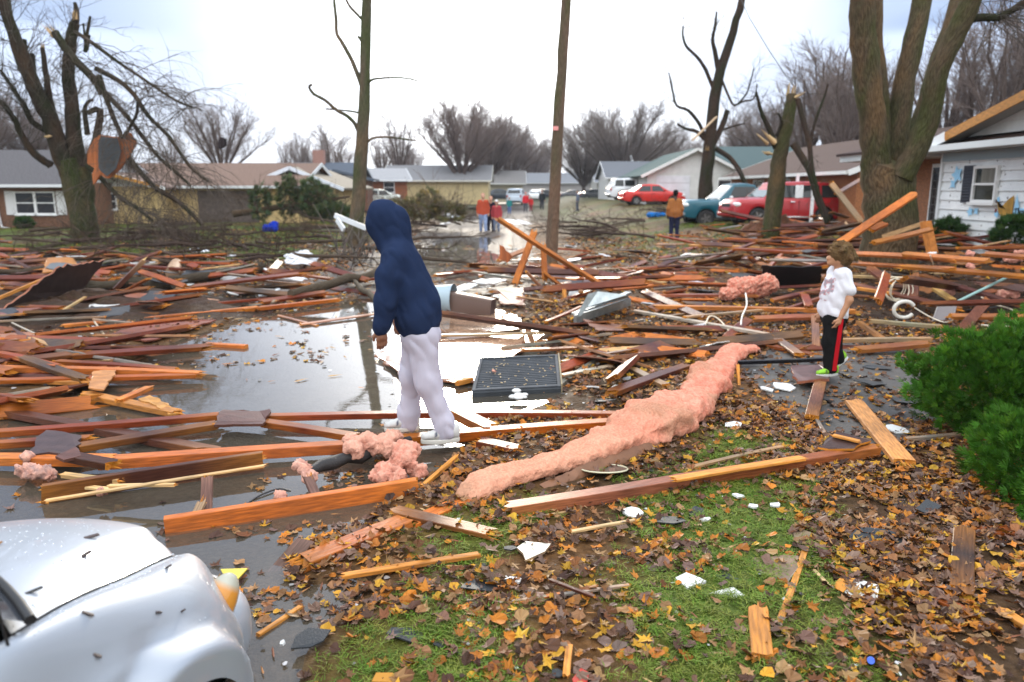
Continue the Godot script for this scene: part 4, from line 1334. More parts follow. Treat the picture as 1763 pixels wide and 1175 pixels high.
		for w in s.get("handles", []):
			slab("door_handle", t, Vector3(w, belt - 0.13, sd * (hw + 0.005)), Vector3(0.2, 0.035, 0.05), s.get("handle", shade(col, 0.6)), M.chrome, 0.01)
		for w in s.get("seams", []):
			slab("door_seam", t, Vector3(w, (sill + belt) / 2 + 0.02, sd * (hw - 0.006)), Vector3(0.012, belt - sill - 0.2, 0.02), C(0.01, 0.01, 0.01), M.plain)
		if s.has("trim"):
			slab("sill_trim", t, Vector3((xf + xr) / 2, sill + 0.07, sd * (hw + 0.012)), Vector3((xf - xr) - rw * 2.5, 0.055, 0.03), s.trim, M.chrome, 0.008)
		if s.has("two_tone"):
			slab("lower_panel", t, Vector3((xf + xr) / 2, sill + 0.16, sd * (hw + 0.004)), Vector3((xf - xr) - rw * 2.4, 0.3, 0.03), s.two_tone, M.car, 0.01)
	slab("grille", t, Vector3(L / 2 - 0.03, hood - 0.22, 0), Vector3(0.1, 0.16, s.W * 0.42), C(0.03, 0.03, 0.03), M.plain, 0.02)
	slab("bumper", t, Vector3(L / 2 - 0.05, sill + 0.17, 0), Vector3(0.2, 0.2, s.W * 0.84), s.get("bump", shade(col, 0.9)), M.car, 0.06)
	slab("bumper", t, Vector3(-L / 2 + 0.05, sill + 0.2, 0), Vector3(0.2, 0.2, s.W * 0.84), s.get("bump", shade(col, 0.9)), M.car, 0.06)
	return t
func sedan(col: Color) -> Dictionary:
	return {"L": 4.6, "W": 1.78, "col": col, "r": 0.32, "xf": 1.35, "xr": -1.35, "belt": 0.95, "hood": 0.86, "deck": 0.98, "roof": 1.42, "xa": 1.15, "xb": 0.35, "xc": -0.85, "xd": -1.6, "wins": [[0.75, -0.2], [-0.3, -1.25]], "handles": [-0.1, -1.0], "seams": [0.8, -0.25]}
func suv(col: Color) -> Dictionary:
	return {"L": 4.75, "W": 1.86, "col": col, "r": 0.36, "xf": 1.42, "xr": -1.4, "belt": 1.08, "hood": 0.98, "deck": 1.06, "roof": 1.68, "xa": 1.2, "xb": 0.5, "xc": -1.95, "xd": -2.3, "wins": [[0.75, -0.2], [-0.38, -1.2], [-1.3, -2.0]], "handles": [0.0, -1.05], "seams": [0.85, -0.29, -1.2], "tuck": 0.8}
func make_vehicles() -> void:
	rng.seed = 31
	# red sport utility in the drive
	var s := suv(C(0.36, 0.012, 0.016))
	s.trim = C(0.75, 0.75, 0.76)
	s.handle = C(0.7, 0.7, 0.7)
	s.hood = 1.02
	var p := dp(1338, 384, 31.5)
	var t := make_car("sport_utility", "red sport utility with chrome side trim parked behind the snapped tree", "car", Vector3(p.x + 0.1, p.y - 0.08, p.z), PI + 0.16, s)
	slab("window_paper", t, Vector3(-0.29, 1.35, -0.87), Vector3(0.34, 0.5, 0.03), C(0.75, 0.77, 0.77), M.plain, 0.01)
	# teal pickup
	s = {"L": 5.5, "W": 1.95, "col": C(0.006, 0.085, 0.12), "r": 0.38, "xf": 1.75, "xr": -1.75, "belt": 1.18, "hood": 1.15, "deck": 1.2, "roof": 1.84, "sill": 0.42, "xa": 1.15, "xb": 0.45, "xc": -0.5, "xd": -0.75, "wins": [[0.75, -0.5]], "handles": [-0.35], "seams": [0.85, -0.55], "two_tone": C(0.22, 0.25, 0.27), "mirror": C(0.7, 0.72, 0.72), "bump": C(0.2, 0.22, 0.24), "tuck": 0.8, "screen": C(0.08, 0.10, 0.10)}
	p = dp(1245, 388, 34.5)
	t = make_car("pickup_truck", "teal pickup with grey lower panels parked beyond the red sport utility", "truck", Vector3(p.x + 0.55, p.y - 0.05, p.z), PI + 0.12, s)
	slab("dark_bed_top", t, Vector3(-1.75, 1.262, 0), Vector3(1.8, 0.02, 1.5), C(0.02, 0.03, 0.035), M.plain)  # dark sheet on the closed bed top, its colour mimics the open hollow's shade
	# cars farther off
	s = sedan(C(0.55, 0.02, 0.015))
	t = make_car("red_sedan", "bright red sedan parked on the grass beyond the man in brown jacket", "car", dp(1121, 353, 56.0), 0.12, s)
	s = suv(C(0.7, 0.72, 0.74))
	make_car("white_sport_utility", "white sport utility standing half behind the red sedan", "car", dp(1096, 345, 62.0), 0.1, s)
	s = {"L": 5.3, "W": 1.85, "col": C(0.6, 0.02, 0.02), "r": 0.35, "xf": 1.7, "xr": -1.7, "belt": 1.0, "hood": 0.92, "deck": 1.0, "roof": 1.6, "sill": 0.36, "xa": 1.0, "xb": 0.45, "xc": -0.35, "xd": -0.6, "wins": [[0.7, -0.4]], "bump": C(0.6, 0.6, 0.6), "tuck": 0.8}
	make_car("red_pickup", "red pickup parked under the big many stemmed tree", "truck", dp(792, 349, 88.0), PI, s)
	make_car("white_car", "white car with dark windows parked behind the tall bare trunk", "car", dp(645, 356, 66.0), PI + 0.3, sedan(C(0.62, 0.66, 0.6)))
	make_car("green_van", "pale green van behind the red pickup", "car", dp(758, 345, 97.0), 0.2, suv(C(0.18, 0.42, 0.22)))
	make_car("silver_car", "silver blue car parked at the street's left beyond the walking family", "car", dp(889, 352, 86.0), 1.45, suv(C(0.5, 0.58, 0.66)))
	make_car("dark_car", "dark blue green sedan left of the silver blue car", "car", dp(862, 346, 98.0), 0.25, sedan(C(0.02, 0.035, 0.045)))
	make_car("white_compact", "small white car down the street near the utility pole", "car", dp(922, 347, 100.0), 1.5, sedan(C(0.7, 0.71, 0.7)))
	make_car("dark_car", "dark sedan just left of the utility pole down the street", "car", dp(938, 343, 118.0), 0.1, sedan(C(0.04, 0.05, 0.06)))
	make_car("dark_car", "dark sedan parked right of the pole under the round bare tree", "car", dp(1024, 345, 102.0), 0.2, sedan(C(0.06, 0.065, 0.07)))
	make_car("dark_car", "grey car farther along the grass right of the pole", "car", dp(988, 343, 125.0), 0.0, sedan(C(0.1, 0.1, 0.11)))
	make_silver_car()

func make_silver_car() -> void:
	# local: x to its right, y up, z backwards from the front axle
	var t := thing("silver_car", "rain beaded silver car with rounded hood at the near left", "car", Vector3(-1.86, -0.17, -2.28), -0.217)
	var paint := C(0.37, 0.40, 0.445)
	var N := 40
	var hxs := func(z: float) -> float: return lerpf(0.37, 0.64, clampf((z + 0.72) / 1.1, 0, 1))
	var top := func(z: float) -> float:
		var f := clampf((z + 0.8) / 1.25, 0, 1)
		return 0.67 + 0.395 * pow(f, 0.62)
	var hood_y := func(x: float, z: float) -> float:
		var h: float = hxs.call(z)
		var f := absf(x) / h
		var y: float = top.call(z) - 0.045 * f * f - 0.03 * pow(f, 6.0)
		var step := lerpf(0.62, 0.85, clampf((z + 0.75) / 0.9, 0, 1))
		y -= 0.03 * smoothstep(step - 0.10, step + 0.05, f) * (1.0 - smoothstep(-0.3, 0.2, z))
		return y
	var b := Buf.new()
	var rows := []
	for k in N + 1:
		var row := PackedVector3Array()
		var w := float(k) / N
		for q in 33:
			var f := (q - 16) / 16.0
			var zr := lerpf(-0.80, 0.36, w)
			# the nose bows forward at the middle, the cowl bows forward too
			var z := zr + 0.16 * f * f * (1.0 - w) + lerpf(0.0, -0.20, w) * (1.0 - f * f)
			var x: float = f * hxs.call(z)
			var y: float = hood_y.call(x, z)
			if k == 0: y -= 0.10
			elif k == 1: y -= 0.035
			elif k == 2: y -= 0.012
			row.append(Vector3(x, y, z + (0.03 if k == 0 else 0.0)))
		rows.append(row)
	b.grid(rows, [paint])
	put("hood", b.mesh(M.silver), t)
	# fender: from the seam out over the shoulder and down to the wheel arch
	for sd in [1.0, -1.0]:
		b = Buf.new()
		rows = []
		for k in 61:
			var w := k / 60.0
			var z := lerpf(-0.70, 0.95, w)
			var hx: float = hxs.call(z) + 0.008
			var ys: float = hood_y.call(hxs.call(z), z) - 0.004
			var outx := 0.80 - 0.25 * pow(clampf((-z - 0.25) / 0.5, 0, 1), 1.8)
			var bulge := 0.035 * (1.0 - smoothstep(0.30, 0.60, absf(z - 0.02)))
			var lift := 0.0
			var R := 0.335
			var yb := 0.20
			if absf(z) < R: yb = 0.22 + sqrt(R * R - z * z)
			var drop := 0.13 * pow(clampf((-z - 0.42) / 0.3, 0, 1), 1.6)
			var row := PackedVector3Array()
			for q in 21:
				var f := q / 20.0
				var x := 0.0
				var y := 0.0
				if f < 0.45:
					var g := f / 0.45
					x = lerpf(hx, outx - 0.05, g)
					y = ys - drop * g * 0.75 - 0.02 * g - 0.13 * pow(g, 2.6) + 0.025 * sin(PI * g)
				else:
					var g := (f - 0.45) / 0.55
					var y0 := ys - drop * 0.75 - 0.15
					y = lerpf(y0, yb, g)
					x = outx - 0.05 + 0.055 * sin(minf(g * 2.4, 1.0) * PI / 2)
					# the wheel flare swells out round the arch
					var rad := Vector2(z, y - 0.22).length()
					x += 0.055 * (1.0 - smoothstep(R + 0.10, R + 0.17, rad)) - 0.012 * exp(-pow((rad - R - 0.17) / 0.03, 2.0))
				row.append(Vector3(x * sd, y, z))
			rows.append(row)
		b.grid(rows, [paint], false, sd > 0)
		var fe := put("fender", b.mesh(M.silver), t)
		# dark gap under the seam and inside the wheel arch
		b = Buf.new()
		var gp_ := []
		for k in 12:
			var z := lerpf(-0.66, 0.5, k / 11.0)
			gp_.append(Vector3(sd * (hxs.call(z) + 0.004), hood_y.call(hxs.call(z), z) - 0.016, z))
		var gr := []
		for k in 12: gr.append(0.012)
		b.tube(gp_, gr, 5, C(0.01, 0.01, 0.012))
		put("seam", b.mesh(M.plain), fe)
		slab("wheel_well", fe, Vector3(sd * 0.50, 0.30, 0.0), Vector3(0.22, 0.5, 1.1), C(0.012, 0.012, 0.012), M.plain)
		# headlight: a tear drop with an amber foot
		b = Buf.new()
		rows = []
		for k in 15:
			var a := PI * k / 14.0
			var row := PackedVector3Array()
			for q in 20:
				var c := TAU * q / 20.0
				var l := Vector3(sin(a) * cos(c) * 0.075, cos(a) * 0.165, sin(a) * sin(c) * 0.085)
				row.append(Basis(Vector3.RIGHT, -0.35) * l)
			rows.append(row)
		var colr := []
		for k in 15:
			var cr := PackedColorArray()
			for q in 20: cr.append(C(0.60, 0.25, 0.04) if k > 6 or (k > 3 and sin(TAU * q / 20.0) > -0.1) else C(0.40, 0.39, 0.31))
			colr.append(cr)
		b.grid(rows, colr, true)
		var hl := put("headlight", b.mesh(M.glass), t)
		hl.position = Vector3(sd * 0.565, 0.475, -0.565)
		hl.rotation = Vector3(-0.25, 0, -sd * 0.30)
		lathe_wheel_x(t, Vector3(sd * 0.66, 0.20, 0), 0.285, 0.19, sd)
	# front skin and bumper, swept round the corners; the skin runs in under hood and fender
	var plan := func(f: float) -> Vector2: return Vector2(0.68 * sin(f * PI / 2), -0.93 + 0.44 * pow(absf(f), 2.8))
	for part in [["front_skin", 0.40, 0.62], ["bumper", 0.18, 0.50]]:
		b = Buf.new()
		rows = []
		for k in (20 if part[0] == "front_skin" else 13):
			var g := minf(k / 12.0, 1.0)
			var row := PackedVector3Array()
			for q in 41:
				var f := (q - 20) / 20.0
				var xy: Vector2 = plan.call(f)
				var ins := 0.10 * pow(absf(g * 2 - 1), 3.0)
				var top_y: float = part[2]
				if part[0] == "front_skin":
					ins = lerpf(0.05, 0.10 + 0.12 * exp(-pow((absf(xy.x) - 0.37) / 0.15, 2.0)), g * g) + 0.05 * maxi(k - 12, 0)
					top_y = 0.625 - 0.18 * smoothstep(0.25, 0.62, absf(xy.x))
				var n := Vector2(xy.x, xy.y + 0.2).normalized()
				row.append(Vector3(xy.x - n.x * ins, lerpf(part[1], top_y, g), xy.y - n.y * ins))
			rows.append(row)
		b.grid(rows, [paint])
		put(part[0], b.mesh(M.silver), t)
	# windscreen, cowl, roof pillars and wiper
	b = Buf.new()
	rows = []
	for k in 9:
		var g := k / 8.0
		var row := PackedVector3Array()
		for q in 17:
			var f := (q - 8) / 8.0
			row.append(Vector3(f * lerpf(0.66, 0.54, g), lerpf(1.0, 1.52, g) + 0.06 * (1 - f * f), lerpf(0.34, 1.08, g) - 0.20 * (1.0 - f * f)))
		rows.append(row)
	b.grid(rows, [C(0.03, 0.035, 0.04)])
	put("windscreen", b.mesh(M.glass), t)
	b = Buf.new()
	var rim := []
	var rr_ := []
	for q in 17:
		var f := (q - 8) / 8.0
		rim.append(Vector3(f * 0.665, 0.995 + 0.06 * (1 - f * f), 0.325 - 0.20 * (1.0 - f * f)))
		rr_.append(0.016)
	b.tube(rim, rr_, 6, C(0.012, 0.012, 0.012))
	b.tube([Vector3(0.45, 1.09, 0.30), Vector3(0.1, 1.16, 0.27), Vector3(-0.2, 1.18, 0.25)], [0.012, 0.01, 0.008], 5, C(0.012, 0.012, 0.012))
	put("wiper", b.mesh(M.plastic), t)
	for sd in [1, -1]:
		b = Buf.new()
		b.tube([Vector3(sd * 0.70, 0.93, 0.58), Vector3(sd * 0.56, 1.54, 1.15)], [0.03, 0.03], 8, paint)
		put("pillar", b.mesh(M.silver), t)
	slab("cabin", t, Vector3(0, 0.62, 1.75), Vector3(1.6, 0.75, 1.7), paint, M.silver, 0.1)
	slab("roof", t, Vector3(0, 1.56, 1.75), Vector3(1.15, 0.1, 1.6), paint, M.silver, 0.04)
	slab("dashboard", t, Vector3(0, 0.93, 0.75), Vector3(1.2, 0.1, 0.5), C(0.02, 0.02, 0.02), M.plain, 0.03)
	# whip aerial on a rubber foot
	b = Buf.new()
	b.tube([Vector3(0.685, 0.875, 0.41), Vector3(0.685, 0.915, 0.41), Vector3(0.685, 0.95, 0.41)], [0.036, 0.028, 0.012], 12, C(0.012, 0.012, 0.012))
	var an := put("aerial", b.mesh(M.plastic), t)
	b = Buf.new()
	b.tube([Vector3(0.685, 0.93, 0.41), Vector3(0.69, 1.15, 0.44), Vector3(0.69, 1.42, 0.50)], [0.0045, 0.004, 0.003], 6, C(0.012, 0.012, 0.012))
	put("mast", b.mesh(M.plastic), an)
	# rain beads and blown bits lying on the paint
	var drop := SphereMesh.new()
	drop.radius = 0.5
	drop.height = 1.0
	drop.radial_segments = 8
	drop.rings = 5
	drop.material = M.glass
	var w := []
	var tn := []
	rng.seed = 32
	for k in 700:
		var z := rr(-0.6, 0.5)
		var x := 0.0
		var y := 0.0
		var hx: float = hxs.call(z)
		if rng.randf() < 0.35:
			x = rr(-0.2, 1.0) * hx
			y = hood_y.call(x, z)
		else:
			var g := rng.randf()
			var outx := 0.80 - 0.25 * pow(clampf((-z - 0.25) / 0.5, 0, 1), 1.8)
			var drop_ := 0.13 * pow(clampf((-z - 0.42) / 0.3, 0, 1), 1.6)
			x = lerpf(hx + 0.01, outx - 0.06, g)
			y = hood_y.call(hx, z) - 0.004 - drop_ * g * 0.75 - 0.02 * g - 0.13 * pow(g, 2.6) + 0.025 * sin(PI * g)
		var r := 0.003 + 0.004 * pow(rng.randf(), 3.0)
		w.append(Transform3D(Basis.from_scale(Vector3(r * 1.4, r * 0.8, r * 1.4)), Vector3(x, y, z)))
		tn.append(C(0.45, 0.48, 0.52))
	many("rain_beads", drop, w, tn, t)
	for q in [[0.36, -0.2, 0.05, 0.018, 0.04, 0.025, 0.02], [0.25, -0.35, 0.05, 0.02, 0.05, 0.03, 0.025], [0.5, 0.15, 0.05, 0.012, 0.02, 0.02, 0.02], [0.1, -0.1, 0.04, 0.02, 0.25, 0.12, 0.04], [0.45, -0.5, 0.05, 0.01, 0.3, 0.1, 0.08]]:
		var bb := Buf.new()
		var y: float = hood_y.call(q[0], q[1]) + 0.006
		bb.box(Vector3(q[0], y, q[1]), Vector3(q[2], 0.006, q[3]), C(q[4], q[5], q[6]), Basis(Vector3.UP, rr(0, 3)), 0.002)
		put("wood_chip", bb.mesh(M.plain), t)
	for q in [[0.71, -0.1, 0.03], [0.68, 0.15, 0.035], [0.74, 0.2, 0.03], [0.56, -0.35, 0.04], [0.72, -0.2, 0.025]]:
		var bb := Buf.new()
		var hx: float = hxs.call(q[1])
		var g: float = (q[0] - hx) / (0.75 - hx)
		var y: float = float(hood_y.call(hx, q[1])) - 0.02 * g - 0.13 * pow(g, 2.6) + 0.025 * sin(PI * g) + 0.004
		bb.box(Vector3(q[0], y, q[1]), Vector3(q[2], 0.006, 0.012), C(0.05, 0.035, 0.03), Basis(Vector3.UP, rr(0, 3)) * Basis(Vector3.BACK, -0.6), 0.002)
		put("wood_chip", bb.mesh(M.plain), t)
func lathe_wheel_x(parent: Node, at: Vector3, r: float, w: float, side: float) -> void:
	var holder := Node3D.new()
	holder.name = "wheel_hub"
	parent.add_child(holder, true)
	holder.rotation.y = PI / 2
	lathe_wheel(holder, Vector3.ZERO, r, w, side, C(0.5, 0.5, 0.5))
	holder.position = at
	# keep two levels only: the tyre becomes the part
	var wh: Node3D = holder.get_child(0)
	var tr := holder.transform * wh.transform
	holder.remove_child(wh)
	parent.add_child(wh, true)
	wh.transform = tr
	parent.remove_child(holder)
	holder.free()

# ------------------------------------------------------------------ bodies: tapered capsules joined by a smooth minimum, meshed as surface nets
# bone: [ax, ay, az, bx, by, bz, ra, rb, colour]; wrinkle: metres of cloth folds
func body_net(bones: Array, cell: float, k: float, wrinkle := 0.0, wscale := 9.0) -> Buf:
	var lo := Vector3(1e9, 1e9, 1e9)
	var hi := -lo
	for q in bones:
		var r := maxf(q[6], q[7]) + k + cell * 3 + wrinkle
		for p in [Vector3(q[0], q[1], q[2]), Vector3(q[3], q[4], q[5])]:
			lo = lo.min(p - Vector3.ONE * r)
			hi = hi.max(p + Vector3.ONE * r)
	var n := Vector3i(((hi - lo) / cell).ceil()) + Vector3i.ONE
	var f := PackedFloat32Array()
	f.resize(n.x * n.y * n.z)
	f.fill(1.0)
	var near := PackedFloat32Array()
	near.resize(f.size())
	near.fill(1e3)
	var who := PackedByteArray()
	who.resize(f.size())
	var sy := n.x
	var sz := n.x * n.y
	for bi in bones.size():
		var q: Array = bones[bi]
		var a := Vector3(q[0], q[1], q[2])
		var e := Vector3(q[3], q[4], q[5])
		var ab := e - a
		var l2 := maxf(ab.length_squared(), 1e-9)
		var r := maxf(q[6], q[7]) + k + cell * 2.5
		var c0 := Vector3i(((a.min(e) - Vector3.ONE * r - lo) / cell).floor()).clamp(Vector3i.ZERO, n - Vector3i.ONE)
		var c1 := Vector3i(((a.max(e) + Vector3.ONE * r - lo) / cell).ceil()).clamp(Vector3i.ZERO, n - Vector3i.ONE)
		var ra: float = q[6]
		var rb: float = q[7]
		for z in range(c0.z, c1.z + 1):
			for y in range(c0.y, c1.y + 1):
				var id := z * sz + y * sy + c0.x
				var p := lo + Vector3(c0.x, y, z) * cell
				for x in range(c0.x, c1.x + 1):
					var t := clampf((p - a).dot(ab) / l2, 0.0, 1.0)
					var d := (p - a - ab * t).length() - lerpf(ra, rb, t)
					if d < near[id]:
						near[id] = d
						who[id] = bi
					var o := f[id]
					if d < o + k:
						var h := maxf(k - absf(d - o), 0.0) / k
						f[id] = minf(d, o) - h * h * k * 0.25
					p.x += cell
					id += 1
	if wrinkle > 0.0:
		var id := 0
		for z in n.z:
			for y in n.y:
				for x in n.x:
					if absf(f[id]) < cell * 3:
						var p := (lo + Vector3(x, y, z) * cell) * wscale
						f[id] += wrinkle * (0.6 - absf(nz3.get_noise_3d(p.x * 0.75, p.y * 0.62 + p.x * 0.45, p.z * 0.75)) * 3.2)
					id += 1
	var b := Buf.new()
	var at := PackedInt32Array()
	at.resize(f.size())
	at.fill(-1)
	var off := [0, 1, sy, sy + 1, sz, sz + 1, sz + sy, sz + sy + 1]
	var ed := [[0, 1], [2, 3], [4, 5], [6, 7], [0, 2], [1, 3], [4, 6], [5, 7], [0, 4], [1, 5], [2, 6], [3, 7]]
	var pos := []
	for q in 8: pos.append(Vector3(q & 1, (q >> 1) & 1, (q >> 2) & 1))
	for z in n.z - 1:
		for y in n.y - 1:
			for x in n.x - 1:
				var id := z * sz + y * sy + x
				var f0 := f[id]
				if f0 > cell * 2.5 or f0 < -cell * 2.5: continue
				var mask := 0
				for q in 8:
					if f[id + off[q]] < 0.0: mask |= 1 << q
				if mask == 0 or mask == 255: continue
				var s := Vector3.ZERO
				var m := 0
				for g in ed:
					var i0: int = g[0]
					var i1: int = g[1]
					if ((mask >> i0) & 1) != ((mask >> i1) & 1):
						var v0 := f[id + off[i0]]
						var v1 := f[id + off[i1]]
						s += pos[i0].lerp(pos[i1], v0 / (v0 - v1))
						m += 1
				s /= m
				var gr := Vector3(f[id + 1] - f0 + f[id + sy + sz + 1] - f[id + sy + sz], f[id + sy] - f0 + f[id + sy + sz + 1] - f[id + sz + 1], f[id + sz] - f0 + f[id + sy + sz + 1] - f[id + sy + 1])
				at[id] = b.vert(lo + (Vector3(x, y, z) + s) * cell, gr.normalized(), Vector2(x, y) * cell, bones[who[id]][8])
	for z in range(1, n.z - 1):
		for y in range(1, n.y - 1):
			for x in range(1, n.x - 1):
				var id := z * sz + y * sy + x
				if at[id] < 0: continue
				var s0 := f[id] < 0.0
				for ax in [[1, sy, sz], [sy, sz, 1], [sz, 1, sy]]:
					if s0 != (f[id + ax[0]] < 0.0):
						var p1: int = at[id - ax[1]]
						var p2: int = at[id - ax[1] - ax[2]]
						var p3: int = at[id - ax[2]]
						if p1 >= 0 and p2 >= 0 and p3 >= 0: b.quad_i(at[id], p1, p2, p3)
	return b
func hand_bones(w: Vector3, d: Vector3, side: Vector3, s: float, c: Color, curl := 0.5) -> Array:   # wrist, direction of the fingers, direction of the thumb
	var nrm := d.cross(side).normalized()
	var out := [[w.x, w.y, w.z, (w + d * 0.05 * s).x, (w + d * 0.05 * s).y, (w + d * 0.05 * s).z, 0.026 * s, 0.028 * s, c]]
	for k in 4:
		var o := side * (0.027 - 0.018 * k) * s
		var len_: float = [0.038, 0.043, 0.040, 0.031][k] * s
		var a := w + d * 0.065 * s + o
		out.append([(w + d * 0.02 * s + o * 0.8).x, (w + d * 0.02 * s + o * 0.8).y, (w + d * 0.02 * s + o * 0.8).z, a.x, a.y, a.z, 0.013 * s, 0.011 * s, c])
		var d1 := (d + nrm * curl * 0.8).normalized()
		var m := a + d1 * len_
		var d2 := (d + nrm * curl * 2.4).normalized()
		var e := m + d2 * len_ * 0.9
		out.append([a.x, a.y, a.z, m.x, m.y, m.z, 0.0105 * s, 0.0095 * s, c])
		out.append([m.x, m.y, m.z, e.x, e.y, e.z, 0.0095 * s, 0.008 * s, c])
	var a := w + d * 0.015 * s + side * 0.022 * s
	var m := a + (d * 0.6 + side * 0.6 + nrm * 0.3).normalized() * 0.042 * s
	var e := m + (d * 0.9 + nrm * 0.5).normalized() * 0.032 * s
	out.append([a.x, a.y, a.z, m.x, m.y, m.z, 0.014 * s, 0.011 * s, c])
	out.append([m.x, m.y, m.z, e.x, e.y, e.z, 0.011 * s, 0.009 * s, c])
	return out
func shoe(parent: Node, heel: Vector3, toe: Vector3, s: float, up: Color, sole: Color, accent: Color, tip := 0.0) -> void:
	var d := (toe - heel).normalized()
	var x := d.cross(Vector3.UP).normalized()
	var y := x.cross(d)
	var L := (toe - heel).length()
	var b := Buf.new()
	var rows := []
	var cols := []
	for k in 17:
		var f := k / 16.0
		var w := 0.043 * s * (0.72 + 0.35 * sin(PI * clampf(f * 1.05, 0, 1))) * (1.0 if f < 0.85 else sqrt(maxf(0.02, 1.0 - pow((f - 0.85) / 0.155, 2.0)))) * (1.0 if f > 0.08 else 0.75)
		var h := s * (0.095 if f < 0.35 else lerpf(0.095, 0.052, clampf((f - 0.35) / 0.4, 0, 1)))
		if f > 0.85: h *= 0.82
		var row := PackedVector3Array()
		var cr := PackedColorArray()
		for q in 12:
			var a := TAU * q / 12.0
			row.append(heel + d * L * f + x * cos(a) * w + y * (h * 0.5 + 0.012 * s + sin(a) * h * 0.5))
			cr.append(accent if (k in [5, 6, 10] and q in [0, 1, 5, 6, 11]) else up)
		rows.append(row)
		cols.append(cr)
	b.grid(rows, cols, true)
	for e in [0, 16]:
		var ce := Vector3.ZERO
		for p in rows[e]: ce += p / 12.0
		for q in 12: b.tri3(ce - d * (0.01 if e == 0 else -0.008), rows[e][q], rows[e][(q + 1) % 12], heel + d * L * 0.5 + y * 0.04, up)
	var sh := put("shoe", b.mesh(M.cloth), parent)
	b = Buf.new()
	rows = []
	for lay in [[0.0, 0.96], [0.004, 1.03], [0.024, 1.05], [0.028, 0.98]]:
		var row := PackedVector3Array()
		for q in 28:
			var a := TAU * q / 28.0
			var f := 0.5 - 0.525 * cos(a)
			var w: float = 0.047 * s * lay[1] * sin(a) * (0.85 + 0.2 * sin(PI * clampf(f, 0, 1)))
			row.append(heel + d * L * lerpf(0.5, f, lay[1] if lay[1] < 1 else 1.0) + x * w + y * (lay[0] - 0.012) * s)
		rows.append(row)
	b.grid(rows, [sole], true)
	for e in [0, 3]:
		for q in 28: b.tri3(heel + d * L * 0.5 + y * (rows[e][0] - heel).dot(y), rows[e][q], rows[e][(q + 1) % 28], heel + d * L * 0.5 + y * 0.01, sole)
	put("sole", b.mesh(M.plastic), sh)
func standing(called: String, label: String, at: Vector3, h: float, turn: float, skin: Color, coat: Color, leg: Color, hair: Color, stance := 0.0, hat = null, group := "") -> Node3D:
	# a small figure seen far off; faces local -x
	var t := thing(called, label, "person", at, turn, group)
	var s := h / 1.75
	var sk := []
	sk.append([-0.02, 1.60, 0, -0.01, 1.66, 0, 0.085, 0.09, skin])
	sk.append([-0.05, 1.57, 0, -0.06, 1.56, 0, 0.05, 0.05, skin])
	sk.append([-0.115, 1.61, 0, -0.10, 1.63, 0, 0.016, 0.012, skin])
	sk.append([0, 1.45, 0, 0, 1.58, 0, 0.055, 0.055, skin])
	for z in [1.0, -1.0]:
		sk.append([-0.02, 0.86, 0.24 * z, -0.03, 0.77, 0.235 * z, 0.04, 0.032, skin])
		sk.append([-0.05, 0.82, 0.235 * z, -0.06, 0.79, 0.23 * z, 0.015, 0.012, skin])
	sk.append([0, 1.1, 0, 0, 1.45, 0, 0.07, 0.06, skin])
	for z in [1.0, -1.0]:
		sk.append([0, 1.36, 0, 0.0, 1.38, 0.15 * z, 0.05, 0.04, skin])
		sk.append([0, 1.38, 0.16 * z, 0.02, 1.12, 0.22 * z, 0.04, 0.035, skin])
		sk.append([0.02, 1.12, 0.22 * z, -0.02, 0.86, 0.24 * z, 0.035, 0.032, skin])
	put("body", body_net(sk, 0.02, 0.03).mesh(M.skin), t)
	var ct := []
	for z in [1.0, -1.0]:
		ct.append([0.0, 1.36, 0.11 * z, 0.02, 1.0, 0.08 * z, 0.115, 0.125, coat])
		ct.append([0.02, 1.0, 0.08 * z, 0.0, 0.86, 0.08 * z, 0.125, 0.125, coat])
		ct.append([0.0, 1.38, 0.17 * z, 0.03, 1.12, 0.235 * z, 0.075, 0.065, coat])
		ct.append([0.03, 1.12, 0.235 * z, -0.02, 0.9, 0.245 * z, 0.062, 0.05, coat])
	put("jacket", body_net(ct, 0.022, 0.05, 0.006).mesh(M.cloth), t)
	var lg := []
	for z in [1.0, -1.0]:
		lg.append([0, 0.88, 0.08 * z, 0, 0.80, 0.09 * z, 0.115, 0.11, leg])
		lg.append([0, 0.82, 0.09 * z, -0.02 - stance * z, 0.47, 0.10 * z, 0.105, 0.075, leg])
		lg.append([-0.02 - stance * z, 0.47, 0.10 * z, -stance * 1.6 * z + 0.02, 0.09, 0.11 * z, 0.075, 0.062, leg])
	put("trousers", body_net(lg, 0.022, 0.04, 0.005).mesh(M.cloth), t)
	var hr := [[0.02, 1.68, 0, 0.03, 1.64, 0, 0.095, 0.085, hair if hat == null else hat]]
	if hat != null: hr.append([-0.08, 1.70, 0, -0.15, 1.68, 0, 0.04, 0.03, hat])
	put("hat" if hat != null else "hair", body_net(hr, 0.02, 0.03).mesh(M.cloth), t)
	for z in [1.0, -1.0]:
		shoe(t, Vector3(-stance * 1.6 * z + 0.09, 0.02, 0.11 * z), Vector3(-stance * 1.6 * z - 0.17, 0.02, 0.13 * z), 1.05, C(0.12, 0.1, 0.09), C(0.2, 0.2, 0.2), C(0.1, 0.1, 0.1))
	t.scale = Vector3.ONE * s
	return t

